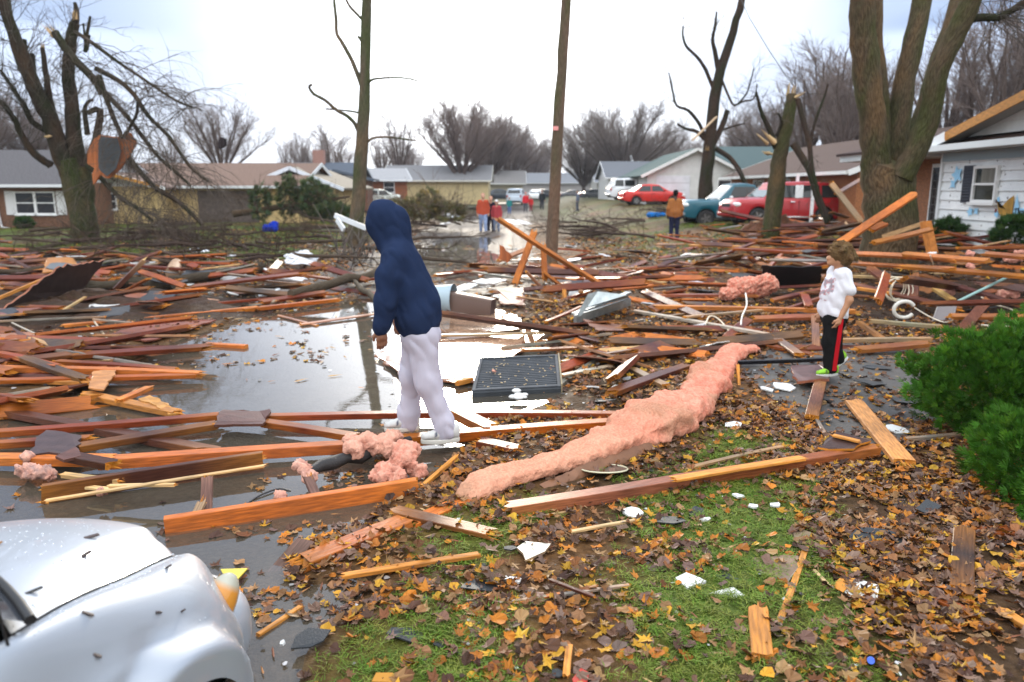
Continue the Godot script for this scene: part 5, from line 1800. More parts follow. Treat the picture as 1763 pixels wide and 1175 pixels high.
func make_people() -> void:
	rng.seed = 41
	# --- the hooded walker; local x to the right of the picture, z towards us, faces -x
	var base := gp(728, 749, 0.10)
	var t := thing("person", "person in navy hooded sweatshirt and pale sweatpants walking on the boards", "person", base)
	var navy := C(0.016, 0.028, 0.070)
	var sweat := C(0.50, 0.48, 0.56)
	var skin := C(0.22, 0.10, 0.055)
	t.scale = Vector3(0.93, 1.0, 0.90)
	var hd := []
	hd.append([-0.235, 1.60, 0.0, -0.245, 1.655, 0.0, 0.122, 0.118, navy])
	hd.append([-0.31, 1.60, 0.0, -0.315, 1.55, 0.0, 0.075, 0.07, navy])
	hd.append([-0.30, 1.66, 0.0, -0.32, 1.62, 0.0, 0.09, 0.08, navy])
	hd.append([-0.19, 1.50, 0.0, -0.15, 1.43, 0.0, 0.105, 0.115, navy])
	hd.append([-0.27, 1.50, 0.0, -0.25, 1.46, 0.0, 0.07, 0.08, navy])
	hd.append([-0.165, 1.62, 0.0, -0.15, 1.56, 0.0, 0.10, 0.10, navy])
	for z in [1.0, -1.0]:
		hd.append([-0.15, 1.34, 0.09 * z, -0.09, 1.14, 0.08 * z, 0.135, 0.145, navy])
		hd.append([-0.09, 1.14, 0.08 * z, -0.03, 0.93, 0.085 * z, 0.145, 0.155, navy])
		hd.append([-0.03, 0.93, 0.085 * z, -0.012, 0.86, 0.08 * z, 0.152, 0.142, navy])
	hd.append([-0.08, 1.30, 0.0, 0.03, 1.02, 0.0, 0.12, 0.13, navy])
	hd.append([0.03, 1.02, 0.0, 0.06, 0.89, 0.0, 0.13, 0.10, navy])
	hd.append([-0.16, 1.36, 0.17, -0.205, 1.24, 0.22, 0.095, 0.085, navy])
	hd.append([-0.205, 1.24, 0.22, -0.235, 1.06, 0.25, 0.085, 0.076, navy])
	hd.append([-0.235, 1.06, 0.25, -0.265, 0.90, 0.245, 0.076, 0.066, navy])
	hd.append([-0.265, 0.90, 0.245, -0.27, 0.868, 0.245, 0.05, 0.044, navy])
	hd.append([-0.15, 1.36, -0.17, -0.09, 1.10, -0.25, 0.09, 0.075, navy])
	hd.append([-0.09, 1.10, -0.25, -0.19, 0.90, -0.22, 0.072, 0.06, navy])
	put("sweatshirt", body_net(hd, 0.0125, 0.055, 0.007, 6.0).mesh(M.cloth), t)
	# head inside the hood and both hands: one body with hidden arms
	var bd := []
	bd.append([-0.255, 1.60, 0, -0.26, 1.65, 0, 0.085, 0.085, skin])
	bd.append([-0.33, 1.585, 0, -0.335, 1.545, 0, 0.05, 0.04, skin])
	bd.append([-0.372, 1.60, 0, -0.385, 1.585, 0, 0.016, 0.015, skin])
	bd.append([-0.368, 1.555, 0, -0.37, 1.55, 0, 0.018, 0.016, skin])
	bd.append([-0.20, 1.40, 0, -0.25, 1.58, 0, 0.055, 0.055, skin])
	bd.append([-0.12, 1.15, 0, -0.19, 1.38, 0, 0.08, 0.06, skin])
	bd.append([-0.16, 1.34, 0, -0.17, 1.34, 0.17, 0.05, 0.045, skin])
	bd.append([-0.17, 1.34, 0.17, -0.235, 1.06, 0.25, 0.045, 0.04, skin])
	bd.append([-0.235, 1.06, 0.25, -0.272, 0.86, 0.245, 0.038, 0.03, skin])
	bd.append([-0.16, 1.34, 0, -0.15, 1.34, -0.17, 0.05, 0.045, skin])
	bd.append([-0.15, 1.34, -0.17, -0.09, 1.10, -0.25, 0.045, 0.04, skin])
	bd.append([-0.09, 1.10, -0.25, -0.19, 0.89, -0.22, 0.038, 0.03, skin])
	put("body", body_net(bd, 0.016, 0.03).mesh(M.skin), t)
	var hb := hand_bones(Vector3(-0.273, 0.868, 0.245), Vector3(0.06, -1, 0.0).normalized(), Vector3(-0.9, -0.1, 0.35).normalized(), 1.15, skin, 0.42)
	put("hand", body_net(hb, 0.005, 0.01).mesh(M.skin), t)
	hb = hand_bones(Vector3(-0.193, 0.885, -0.22), Vector3(-0.2, -1, 0.0).normalized(), Vector3(-0.9, 0.1, -0.3).normalized(), 1.1, skin, 0.4)
	put("hand", body_net(hb, 0.006, 0.01).mesh(M.skin), t)
	var tr := []
	for z in [1.0, -1.0]:
		tr.append([-0.02, 0.92, 0.06 * z, -0.01, 0.79, 0.08 * z, 0.10, 0.135, sweat])
	tr.append([0.03, 0.92, 0, 0.05, 0.80, 0, 0.09, 0.115, sweat])
	tr.append([0.02, 0.78, 0.09, 0.06, 0.45, 0.11, 0.132, 0.102, sweat])
	tr.append([0.06, 0.45, 0.11, 0.185, 0.13, 0.13, 0.096, 0.076, sweat])
	tr.append([0.185, 0.13, 0.13, 0.205, 0.065, 0.13, 0.078, 0.078, sweat])
	tr.append([-0.04, 0.78, -0.08, -0.085, 0.45, -0.09, 0.128, 0.098, sweat])
	tr.append([-0.085, 0.45, -0.09, -0.13, 0.14, -0.10, 0.094, 0.074, sweat])
	tr.append([-0.13, 0.14, -0.10, -0.13, 0.07, -0.10, 0.092, 0.08, sweat])
	put("sweatpants", body_net(tr, 0.0125, 0.05, 0.009, 5.2).mesh(M.cloth), t)
	var white := C(0.6, 0.6, 0.58)
	shoe(t, Vector3(0.305, 0.0, 0.12), Vector3(0.01, 0.0, 0.18), 1.18, white, C(0.55, 0.54, 0.48), C(0.05, 0.06, 0.10))
	shoe(t, Vector3(-0.04, 0.03, -0.10), Vector3(-0.32, 0.02, -0.06), 1.15, white, C(0.55, 0.54, 0.48), C(0.05, 0.06, 0.10))
	# --- the child
	base = gp(1422, 641, 0.13)
	t = thing("person", "child with curly brown hair in white tee shirt and black track pants", "person", base)
	var cs := C(0.42, 0.21, 0.11)
	var wt := C(0.72, 0.72, 0.76)
	var prt := C(0.22, 0.16, 0.18)
	var bk := C(0.012, 0.012, 0.014)
	var ch := [[0.045, 1.145, 0, 0.04, 1.19, 0, 0.083, 0.085, cs], [-0.02, 1.14, 0.0, -0.025, 1.12, 0, 0.05, 0.042, cs], [-0.07, 1.16, 0, -0.078, 1.145, 0, 0.014, 0.015, cs], [-0.06, 1.10, 0, -0.055, 1.105, 0, 0.018, 0.018, cs],
		[0.045, 1.03, 0, 0.045, 1.12, 0, 0.042, 0.045, cs], [0.03, 0.80, 0, 0.045, 1.0, 0, 0.06, 0.05, cs], [0.05, 1.16, 0.082, 0.055, 1.145, 0.086, 0.018, 0.014, cs],
		[0.05, 0.98, 0, 0.07, 0.98, 0.11, 0.04, 0.04, cs], [0.07, 0.98, 0.12, 0.095, 0.76, 0.17, 0.042, 0.036, cs], [0.095, 0.76, 0.17, 0.02, 0.585, 0.175, 0.036, 0.026, cs],
		[0.05, 0.98, 0, 0.04, 0.98, -0.11, 0.04, 0.04, cs], [0.04, 0.98, -0.12, 0.05, 0.76, -0.17, 0.042, 0.036, cs], [0.05, 0.76, -0.17, -0.02, 0.58, -0.175, 0.036, 0.026, cs]]
	put("body", body_net(ch, 0.0125, 0.025).mesh(M.skin), t)
	put("hand", body_net(hand_bones(Vector3(0.018, 0.58, 0.175), Vector3(-0.25, -1, 0).normalized(), Vector3(-0.9, 0.1, 0.3).normalized(), 0.85, cs, 0.5), 0.0045, 0.008).mesh(M.skin), t)
	put("hand", body_net(hand_bones(Vector3(-0.022, 0.58, -0.175), Vector3(-0.25, -1, 0).normalized(), Vector3(-0.9, 0.1, -0.3).normalized(), 0.85, cs, 0.5), 0.006, 0.008).mesh(M.skin), t)
	var ts := []
	for z in [1.0, -1.0]:
		ts.append([0.05, 0.985, 0.07 * z, 0.035, 0.80, 0.06 * z, 0.082, 0.10, wt])
		ts.append([0.035, 0.80, 0.06 * z, 0.03, 0.62, 0.065 * z, 0.10, 0.112, wt])
		ts.append([0.055, 1.0, 0.10 * z, 0.085, 0.86, 0.15 * z, 0.062, 0.066, wt])
	ts.append([-0.035, 0.80, 0, -0.045, 0.64, 0, 0.075, 0.085, wt])
	ts.append([-0.03, 0.93, 0.0, -0.04, 0.78, 0.0, 0.06, 0.07, wt])
	var sb := body_net(ts, 0.0115, 0.04, 0.008, 7.0)
	for k in sb.v.size():   # faded print on the chest
		var p := sb.v[k]
		if p.x < 0.0 and p.y > 0.74 and p.y < 0.965 and absf(p.z) < 0.12:
			var q := nz2.get_noise_3d(p.x * 9.0, p.y * 11.0, p.z * 11.0)
			if q > 0.02: sb.c[k] = wt.lerp(prt if q > 0.14 else C(0.45, 0.12, 0.12), 0.75)
	put("shirt", sb.mesh(M.cloth), t)
	var kp := []
	for z in [1.0, -1.0]:
		kp.append([0.03, 0.64, 0.05 * z, 0.03, 0.56, 0.06 * z, 0.098, 0.10, bk])
	kp.append([0.01, 0.56, 0.07, -0.005, 0.32, 0.085, 0.10, 0.078, bk])
	kp.append([-0.005, 0.32, 0.085, 0.0, 0.07, 0.09, 0.078, 0.068, bk])
	kp.append([0.06, 0.56, -0.06, 0.075, 0.33, -0.07, 0.098, 0.078, bk])
	kp.append([0.075, 0.33, -0.07, 0.14, 0.11, -0.07, 0.076, 0.066, bk])
	put("track_pants", body_net(kp, 0.0115, 0.035, 0.008, 7.0).mesh(M.cloth), t)
	var b := Buf.new()
	var rows := []
	for k in 11:
		var f := k / 10.0
		var zz := 0.184 if f < 0.5 else 0.178
		var row := PackedVector3Array()
		for q in [-1.0, 0.0, 1.0]:
			row.append(Vector3(lerpf(0.035, 0.01, f) + q * 0.021, lerpf(0.575, 0.055, f), zz - absf(q) * 0.006))
		rows.append(row)
	b.grid(rows, [C(0.5, 0.012, 0.02)])
	put("side_stripe", b.mesh(M.cloth), t)
	var hair := C(0.16, 0.10, 0.05)
	var hr := [[0.05, 1.20, 0, 0.07, 1.17, 0, 0.112, 0.105, hair]]
	for k in 46:
		var a := rr(0, TAU)
		var e := rr(-0.55, 1.4)
		var d := Vector3(cos(a) * cos(e), sin(e), sin(a) * cos(e))
		if d.x < -0.35 and d.y < 0.35: continue
		var p := Vector3(0.055, 1.19, 0) + d * 0.10
		var o := p + d * rr(0.02, 0.055) + Vector3(0, -rr(0, 0.04), 0)
		hr.append([p.x, p.y, p.z, o.x, o.y, o.z, 0.035, 0.016, vary(hair, 0.35)])
	put("hair", body_net(hr, 0.009, 0.018, 0.006, 30.0).mesh(M.wool), t)
	var lime := C(0.30, 0.62, 0.06)
	shoe(t, Vector3(0.08, 0.0, 0.09), Vector3(-0.14, -0.005, 0.12), 0.86, lime, C(0.6, 0.6, 0.58), C(0.04, 0.05, 0.04))
	shoe(t, Vector3(0.235, 0.14, -0.06), Vector3(0.07, 0.015, -0.05), 0.86, lime, C(0.6, 0.6, 0.58), C(0.04, 0.05, 0.04))
	# --- man in a brown jacket seen from behind (faces away: local -x turned to -z)
	standing("person", "man in brown jacket and dark jeans standing with his back to us on the grass", dp(1160, 414, 27.5), 1.78, -PI / 2, C(0.06, 0.035, 0.025), C(0.36, 0.14, 0.045), C(0.02, 0.027, 0.055), C(0.012, 0.011, 0.011), 0.0, C(0.012, 0.012, 0.013))
	# --- the family walking up the street
	standing("person", "man in orange red shirt and pale jeans walking up the flooded street", dp(832, 402, 34.0), 1.76, PI / 2, C(0.5, 0.27, 0.18), C(0.45, 0.08, 0.04), C(0.28, 0.36, 0.55), C(0.3, 0.16, 0.1), 0.07)
	standing("person", "woman in dark jacket walking close behind the man in orange red", dp(845, 402, 34.6), 1.66, PI / 2, C(0.5, 0.27, 0.18), C(0.02, 0.022, 0.035), C(0.03, 0.03, 0.05), C(0.25, 0.14, 0.09), 0.06)
	standing("person", "youngster in red and white jacket with white cap beside the couple", dp(855, 403, 34.3), 1.5, PI / 2, C(0.45, 0.25, 0.17), C(0.4, 0.06, 0.07), C(0.2, 0.24, 0.33), C(0.2, 0.12, 0.08), 0.05, C(0.7, 0.72, 0.75))
	standing("person", "child in teal top and jeans farther along the wet street", dp(877, 370, 58.0), 1.3, PI / 2, C(0.35, 0.2, 0.14), C(0.03, 0.2, 0.2), C(0.12, 0.18, 0.35), C(0.2, 0.1, 0.06), 0.05)
	standing("person", "person in bright red coat on the street near the silver blue car", dp(905, 366, 62.0), 1.6, PI / 2, C(0.4, 0.2, 0.15), C(0.6, 0.03, 0.04), C(0.1, 0.1, 0.12), C(0.5, 0.03, 0.04), 0.05)
	standing("person", "small figure in red beside the person in the bright red coat", dp(914, 365, 62.5), 1.2, PI / 2, C(0.4, 0.2, 0.15), C(0.6, 0.05, 0.05), C(0.3, 0.05, 0.06), C(0.2, 0.1, 0.06), 0.05)
	standing("person", "person in dark clothes on the street just left of the pole", dp(933, 362, 66.0), 1.7, PI / 2, C(0.3, 0.17, 0.12), C(0.02, 0.025, 0.03), C(0.05, 0.05, 0.06), C(0.05, 0.03, 0.02), 0.04)
	standing("person", "person in blue grey jacket on the grass right of the pole", dp(994, 364, 64.0), 1.72, 0.0, C(0.3, 0.17, 0.12), C(0.12, 0.14, 0.19), C(0.08, 0.1, 0.14), C(0.05, 0.03, 0.02), 0.04)

# ------------------------------------------------------------------ pink insulation
func batt(called: String, label: String, path: Array, radii: Array, flat: float, col: Color, seed_: int, lumps := 0.28) -> Node3D:
	# path: points on the ground line of the batt's axis; radii: half widths
	var t := thing(called, label, "insulation", path[0])
	var b := Buf.new()
	var rows := []
	var cols := []
	var total := 0
	var pts := []
	var rad := []
	for k in path.size() - 1:
		var p0: Vector3 = path[maxi(k - 1, 0)]
		var p3: Vector3 = path[mini(k + 2, path.size() - 1)]
		var seg := maxi(4, int((path[k + 1] - path[k]).length() / 0.022))
		for s in seg:
			pts.append(path[k].cubic_interpolate(path[k + 1], p0, p3, float(s) / seg))
			rad.append(lerpf(radii[k], radii[k + 1], smoothstep(0, 1, float(s) / seg)))
	pts.append(path[-1])
	rad.append(radii[-1])
	var m := pts.size()
	var o: Vector3 = path[0]
	for k in m:
		var d: Vector3 = (pts[mini(k + 2, m - 1)] - pts[maxi(k - 2, 0)]).normalized()
		var sx := d.cross(Vector3.UP).normalized()
		var e := minf(k, m - 1 - k) * 0.022
		var cap := sqrt(1.0 - pow(1.0 - clampf(e / 0.07, 0.0, 1.0), 2.0) * 0.985)
		var row := PackedVector3Array()
		var cr := PackedColorArray()
		for q in 56:
			var a := TAU * q / 56.0
			var cx := cos(a)
			var sy := sin(a)
			var pw := Vector3(signf(cx) * pow(absf(cx), 0.75), signf(sy) * pow(absf(sy), 0.75), 0)
			var r: float = rad[k] * cap
			var p: Vector3 = pts[k] + sx * pw.x * r + Vector3.UP * (pw.y * r * flat + r * flat)
			var dir := (sx * cx + Vector3.UP * sy)
			var n1 := nz2.get_noise_3d(p.x * 2.6 + seed_, p.y * 2.6, p.z * 2.6)
			var n2 := nz2.get_noise_3d(p.x * 17.0, p.y * 17.0 + seed_, p.z * 17.0)
			var n3 := nz2.get_noise_3d(p.x * 60.0, p.y * 60.0, p.z * 60.0)
			p += dir * (r * lumps * n1 * 1.5 + 0.008 * n2 + 0.006 * n3)
			row.append(p - o)
			var cc := col.lerp(C(0.86, 0.40, 0.28), clampf(0.5 + n2 * 1.2, 0, 1))
			cc = cc.lerp(C(0.70, 0.20, 0.13), clampf(-n1 * 1.3, 0, 0.6))
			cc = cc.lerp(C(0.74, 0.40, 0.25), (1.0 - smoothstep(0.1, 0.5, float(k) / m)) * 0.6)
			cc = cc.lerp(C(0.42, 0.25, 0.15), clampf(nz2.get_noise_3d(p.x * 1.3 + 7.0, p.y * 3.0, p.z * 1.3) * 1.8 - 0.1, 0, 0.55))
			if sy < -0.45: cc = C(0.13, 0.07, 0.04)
			cr.append(cc)
		rows.append(row)
		cols.append(cr)
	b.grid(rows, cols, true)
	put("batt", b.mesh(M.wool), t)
	return t
func paper_edge(t: Node3D, path: Array, off: float, h: float, seed_: int) -> void:   # torn kraft paper along the near edge
	var b := Buf.new()
	var rows := [PackedVector3Array(), PackedVector3Array(), PackedVector3Array()]
	var n := path.size()
	var q := RandomNumberGenerator.new()
	q.seed = seed_
	for k in n - 1:
		for s in 10:
			var p: Vector3 = path[k].lerp(path[k + 1], s / 10.0)
			var sx: Vector3 = (path[k + 1] - path[k]).normalized().cross(Vector3.UP).normalized()
			if sx.z < 0: sx = -sx
			var f := sin(PI * (k + s / 10.0) / (n - 1))
			p += sx * off
			rows[0].append(p + Vector3(0, 0.012, 0) - t.position + sx * 0.03)
			rows[1].append(p + Vector3(0, 0.02 + h * 0.5 * f, 0) - t.position + sx * q.randf_range(0.0, 0.03))
			rows[2].append(p + Vector3(0, 0.03 + h * f * q.randf_range(0.7, 1.1), 0) - t.position - sx * 0.03)
	b.grid(rows, [C(0.24, 0.11, 0.055)])
	put("kraft_paper", b.mesh(M.sheet), t)
func lump(called: String, label: String, blobs: Array, col: Color, seed_: int, cat := "insulation") -> Node3D:
	# blobs: [centre, rx, ry, rz] — one joined soft mass
	var bones := []
	var o: Vector3 = blobs[0][0]
	for q in blobs:
		var c: Vector3 = q[0] - o
		var r: float = minf(q[1], minf(q[2], q[3]))
		bones.append([c.x - (q[1] - r), c.y + q[2], c.z - (q[3] - r), c.x + (q[1] - r), c.y + q[2], c.z + (q[3] - r), r, r, col])
	var b := body_net(bones, 0.016, 0.06, 0.0)
	for k in b.v.size():
		var p: Vector3 = b.v[k] + o
		var n1 := nz2.get_noise_3d(p.x * 7.0 + seed_, p.y * 7.0, p.z * 7.0)
		var n2 := nz2.get_noise_3d(p.x * 22.0, p.y * 22.0 + seed_, p.z * 22.0)
		b.v[k] += b.n[k] * (0.05 * n1 + 0.022 * n2 + 0.016 * nz2.get_noise_3d(p.x * 50.0, p.y * 50.0, p.z * 50.0))
		b.c[k] = col.lerp(C(0.85, 0.45, 0.33), clampf(0.5 + n2 * 1.3, 0, 1)).lerp(C(0.35, 0.12, 0.08), clampf(-n1 * 1.2, 0, 0.75))
	# normals follow the moved surface
	var nn := PackedVector3Array()
	nn.resize(b.v.size())
	for k in range(0, b.i.size(), 3):
		var g := (b.v[b.i[k + 2]] - b.v[b.i[k]]).cross(b.v[b.i[k + 1]] - b.v[b.i[k]])
		for q in 3: nn[b.i[k + q]] += g
	for k in nn.size(): b.n[k] = nn[k].normalized()
	var t := thing(called, label, cat, o)
	put("batt", b.mesh(M.wool), t)
	return t

func make_insulation() -> void:
	rng.seed = 51
	var pink := C(0.78, 0.255, 0.165)
	var px := [795, 872, 840, 848, 900, 828, 975, 806, 1060, 778, 1120, 752, 1165, 727, 1200, 700, 1222, 668, 1240, 640, 1262, 618, 1300, 606]
	var path := []
	for k in range(0, px.size(), 2): path.append(gp(px[k], px[k + 1], 0.03))
	var t := batt("insulation_roll", "long twisted pink insulation batt lying across the wet lawn", path, [0.08, 0.12, 0.13, 0.14, 0.19, 0.26, 0.24, 0.155, 0.205, 0.145, 0.14, 0.095], 0.5, pink, 3)
	paper_edge(t, path.slice(2, 7), 0.205, 0.065, 5)
	t = lump("insulation_clump", "pink insulation clump piled on the beam by the walker's feet", [[gp(640, 778, 0.10), 0.180, 0.054, 0.096], [gp(612, 790, 0.09), 0.084, 0.060, 0.072], [gp(655, 766, 0.12), 0.144, 0.042, 0.072], [gp(625, 772, 0.13), 0.108, 0.036, 0.060], [gp(680, 760, 0.12), 0.072, 0.036, 0.048]], C(0.74, 0.38, 0.27), 11)
	t = lump("insulation_clump", "pink insulation clump hanging into the water below the beam", [[gp(700, 790, 0.10), 0.084, 0.060, 0.060], [gp(690, 808, 0.06), 0.096, 0.060, 0.072], [gp(672, 828, 0.02), 0.108, 0.054, 0.084], [gp(712, 780, 0.11), 0.060, 0.042, 0.060], [gp(718, 818, 0.02), 0.060, 0.042, 0.048], [gp(650, 832, 0.01), 0.060, 0.030, 0.048]], C(0.74, 0.30, 0.21), 12)
	var b := Buf.new()
	rng.seed = 52
	var w := []
	for k in 9: w.append(gp(530 + k * 22, 812 - k * 7 + rr(-4, 4), 0.10))
	b.tube(w, [0.025, 0.045, 0.05, 0.04, 0.055, 0.04, 0.05, 0.035, 0.025], 7, C(0.035, 0.03, 0.028))
	one("felt_roll", b.mesh(M.felt), "crumpled black roofing felt between the two pink insulation clumps", "roofing felt")
	lump("insulation_clump", "small pale pink insulation tuft at the end of the black felt", [[gq(522, 815, 0.08), 0.06, 0.05, 0.05], [gq(534, 828, 0.05), 0.045, 0.045, 0.05]], C(0.72, 0.42, 0.34), 13)
	lump("insulation_clump", "small pink insulation tuft afloat below the black felt", [[gq(485, 862, 0.0), 0.05, 0.03, 0.04]], C(0.6, 0.3, 0.25), 14)
	lump("insulation_clump", "grey pink insulation rag beside the silver car's bonnet", [[gq(50, 826, 0.03), 0.10, 0.05, 0.08], [gq(85, 828, 0.02), 0.07, 0.04, 0.06], [gq(48, 800, 0.05), 0.04, 0.05, 0.04]], C(0.38, 0.25, 0.22), 15)
	lump("insulation_clump", "brown pink insulation tuft on the yellow edged board near the car", [[gq(178, 857, 0.06), 0.045, 0.035, 0.04]], C(0.38, 0.24, 0.2), 16)
	lump("insulation_clump", "bright pink insulation heap beside the upright black felt sheet", [[gq(1290, 512, 0.12), 0.36, 0.17, 0.22], [gq(1318, 506, 0.2), 0.2, 0.17, 0.16], [gq(1255, 516, 0.1), 0.16, 0.1, 0.14]], C(0.75, 0.22, 0.14), 17)
	lump("insulation_clump", "pale pink insulation tuft by the shovel blade on the right pile", [[gq(1628, 510, 0.2), 0.12, 0.08, 0.1], [gq(1618, 498, 0.24), 0.08, 0.07, 0.07]], C(0.72, 0.34, 0.28), 18)
	lump("insulation_clump", "pink insulation tuft near the cable end above the big shrub", [[gq(1735, 512, 0.25), 0.14, 0.05, 0.1]], C(0.72, 0.3, 0.24), 19)
	lump("insulation_clump", "pink insulation tuft on top of the long plank at far right", [[gq(1745, 452, 0.35), 0.14, 0.06, 0.1], [gq(1755, 440, 0.4), 0.08, 0.05, 0.06]], C(0.72, 0.3, 0.22), 20)
	lump("insulation_clump", "pink insulation tuft drooping over the plank below the white wall", [[gq(1668, 448, 0.42), 0.07, 0.1, 0.06], [gq(1672, 465, 0.3), 0.06, 0.06, 0.05]], C(0.72, 0.3, 0.24), 21)
	lump("insulation_clump", "tiny pink tuft lying on the black ribbed panel", [[gq(852, 643, 0.1), 0.028, 0.018, 0.02]], C(0.7, 0.3, 0.22), 22)
	lump("insulation_clump", "tiny pink tuft among the leaves right of the ribbed panel", [[gq(1124, 643, 0.03), 0.04, 0.025, 0.03]], C(0.7, 0.3, 0.22), 23)

# ------------------------------------------------------------------ lumber
const RED := Color(0.26, 0.052, 0.018)      # wet stained lumber
const BROWN := Color(0.105, 0.036, 0.022)
const ORANGE := Color(0.62, 0.155, 0.012)
const AMBER := Color(0.70, 0.27, 0.035)
const PALE := Color(0.66, 0.44, 0.20)
const TAN := Color(0.42, 0.28, 0.16)
const ASH := Color(0.30, 0.27, 0.23)
const WHITE := Color(0.72, 0.72, 0.70)
func board_mesh(L: float, w: float, h: float, col: Color, fresh: Color, ends: int, split := 0.5) -> ArrayMesh:
	# x along, y up, z across; base at y 0. ends: bit 1 / bit 2 = splintered start / end
	var b := Buf.new()
	var ch := minf(0.004, h * 0.15)
	var sec := []   # section corners clockwise from lower left
	for q in [[-1, 0, 0, 1], [-1, 0, 1, 0]]: pass
	var hw := w * 0.5
	sec = [Vector2(-hw + ch, 0), Vector2(-hw, ch), Vector2(-hw, h - ch), Vector2(-hw + ch, h), Vector2(-hw * 0.33, h), Vector2(hw * 0.33, h), Vector2(hw - ch, h), Vector2(hw, h - ch), Vector2(hw, ch), Vector2(hw - ch, 0), Vector2(hw * 0.33, 0), Vector2(-hw * 0.33, 0)]
	var n := sec.size()
	var st := [0.0]
	var m := clampi(int(L / 0.35), 2, 12)
	for k in range(1, m): st.append(L * (k + rr(-0.2, 0.2)) / m)
	st.append(L)
	var tone := []   # wet, muddy and clean lengths
	for k in st.size(): tone.append(rr(0.6, 1.12))
	var bow := rr(-1, 1) * 0.006 * L
	var bowz := rr(-1, 1) * 0.005 * L
	var off := Vector2(rr(0, 9), rr(0, 9))
	var rough0 := []
	var rough1 := []
	for q in n:
		rough0.append(-rr(0.0, 1.0) * split * w * (1.3 if rng.randf() < 0.35 else 0.4) if ends & 1 else 0.0)
		rough1.append(rr(0.0, 1.0) * split * w * (1.3 if rng.randf() < 0.35 else 0.4) if ends & 2 else 0.0)
	var P := func(k: int, q: int) -> Vector3:
		var x: float = st[k]
		if k == 0: x += rough0[q % n]
		if k == st.size() - 1: x += rough1[q % n]
		var f := sin(PI * clampf(x / L, 0, 1))
		return Vector3(x, sec[q % n].y + bow * f, sec[q % n].x + bowz * f)
	var per := 0.0
	for q in n:
		var s0: Vector2 = sec[q]
		var s1: Vector2 = sec[(q + 1) % n]
		var d := s1 - s0
		var nn := Vector3(0, d.x, -d.y).normalized()
		if nn.dot(Vector3(0, (s0.y + s1.y) * 0.5 - h * 0.5, (s0.x + s1.x) * 0.5)) < 0: nn = -nn
		var per1 := per + d.length()
		for k in st.size() - 1:
			var c0 := shade(col, tone[k])
			var c1 := shade(col, tone[k + 1])
			if k == 0 and ends & 1 and L > 0.4: c0 = c0.lerp(fresh, 0.3)
			if k == st.size() - 2 and ends & 2 and L > 0.4: c1 = c1.lerp(fresh, 0.3)
			var a := b.vert(P.call(k, q), nn, Vector2(st[k], per) + off, c0)
			var e := b.vert(P.call(k + 1, q), nn, Vector2(st[k + 1], per) + off, c1)
			var f := b.vert(P.call(k + 1, q + 1), nn, Vector2(st[k + 1], per1) + off, c1)
			var g := b.vert(P.call(k, q + 1), nn, Vector2(st[k], per1) + off, c0)
			b.quad_i(a, e, f, g)
		per = per1
	for e in 2:
		var k := 0 if e == 0 else st.size() - 1
		var nn := Vector3(-1 if e == 0 else 1, 0, 0)
		var broken := (ends & (1 << e)) != 0
		var cc: Color = fresh if broken else col.lerp(fresh, 0.35)
		var mid := Vector3(st[k] + (nn.x * -0.4 * split * w if broken else 0.0), h * 0.5, 0)
		var ci := b.vert(mid, nn, off, cc)
		var ring := []
		for q in n:
			var p: Vector3 = P.call(k, q)
			ring.append(b.vert(p, nn, Vector2(p.z, p.y * 3.0) + off, cc))
		for q in n: b.tri(ci, ring[q], ring[(q + 1) % n])
		if broken:
			for s in 4:
				var o := Vector3(st[k], rr(0.1, 0.9) * h, rr(-0.8, 0.8) * hw)
				var tip := o + Vector3(nn.x * rr(0.5, 2.2) * split * w, rr(-0.1, 0.1) * h, rr(-0.1, 0.1) * w)
				var r := minf(h, w) * rr(0.12, 0.3)
				b.tri3(o - nn * 0.02 + Vector3(0, r, 0), o - nn * 0.02 + Vector3(0, -r, r), tip, o + Vector3(0, 0, -r), cc)
				b.tri3(o - nn * 0.02 + Vector3(0, r, 0), o - nn * 0.02 + Vector3(0, -r, -r), tip, o + Vector3(0, 0, r), cc)
				b.tri3(o - nn * 0.02 + Vector3(0, -r, -r), o - nn * 0.02 + Vector3(0, -r, r), tip, o + Vector3(0, r, 0), cc)
	return b.mesh(M.raw if col.r > 0.45 else M.wood)
func lay(o: Node3D, a: Vector3, e: Vector3, roll: float) -> void:
	var x := (e - a).normalized()
	var z := x.cross(Vector3.UP).normalized()
	var y := z.cross(x)
	o.transform = Transform3D(Basis(x, y, z) * Basis(Vector3.RIGHT, roll), a)
# a board between two pixels whose foot lies at heights y0, y1
func gq(u: float, v: float, y: float) -> Vector3:   # height y above water level or above the yard where that rises
	var p := gp(u, v, y)
	for k in 3: p = gp(u, v, y + maxf(0.0, gh(p.x, p.z) - 0.07))
	return p
func board(u0: float, v0: float, u1: float, v1: float, w: float, h: float, col: Color, label: String, y0 := 0.03, y1 := 0.03, ends := 3, roll := 0.0, called := "board", fresh := AMBER, split := 0.5) -> MeshInstance3D:
	var a := gq(u0, v0, y0)
	var e := gq(u1, v1, y1)
	var o := one(called, board_mesh((e - a).length(), w, h, vary(col, 0.12), vary(fresh, 0.1), ends, split), label, "board")
	lay(o, a, e, roll)
	return o
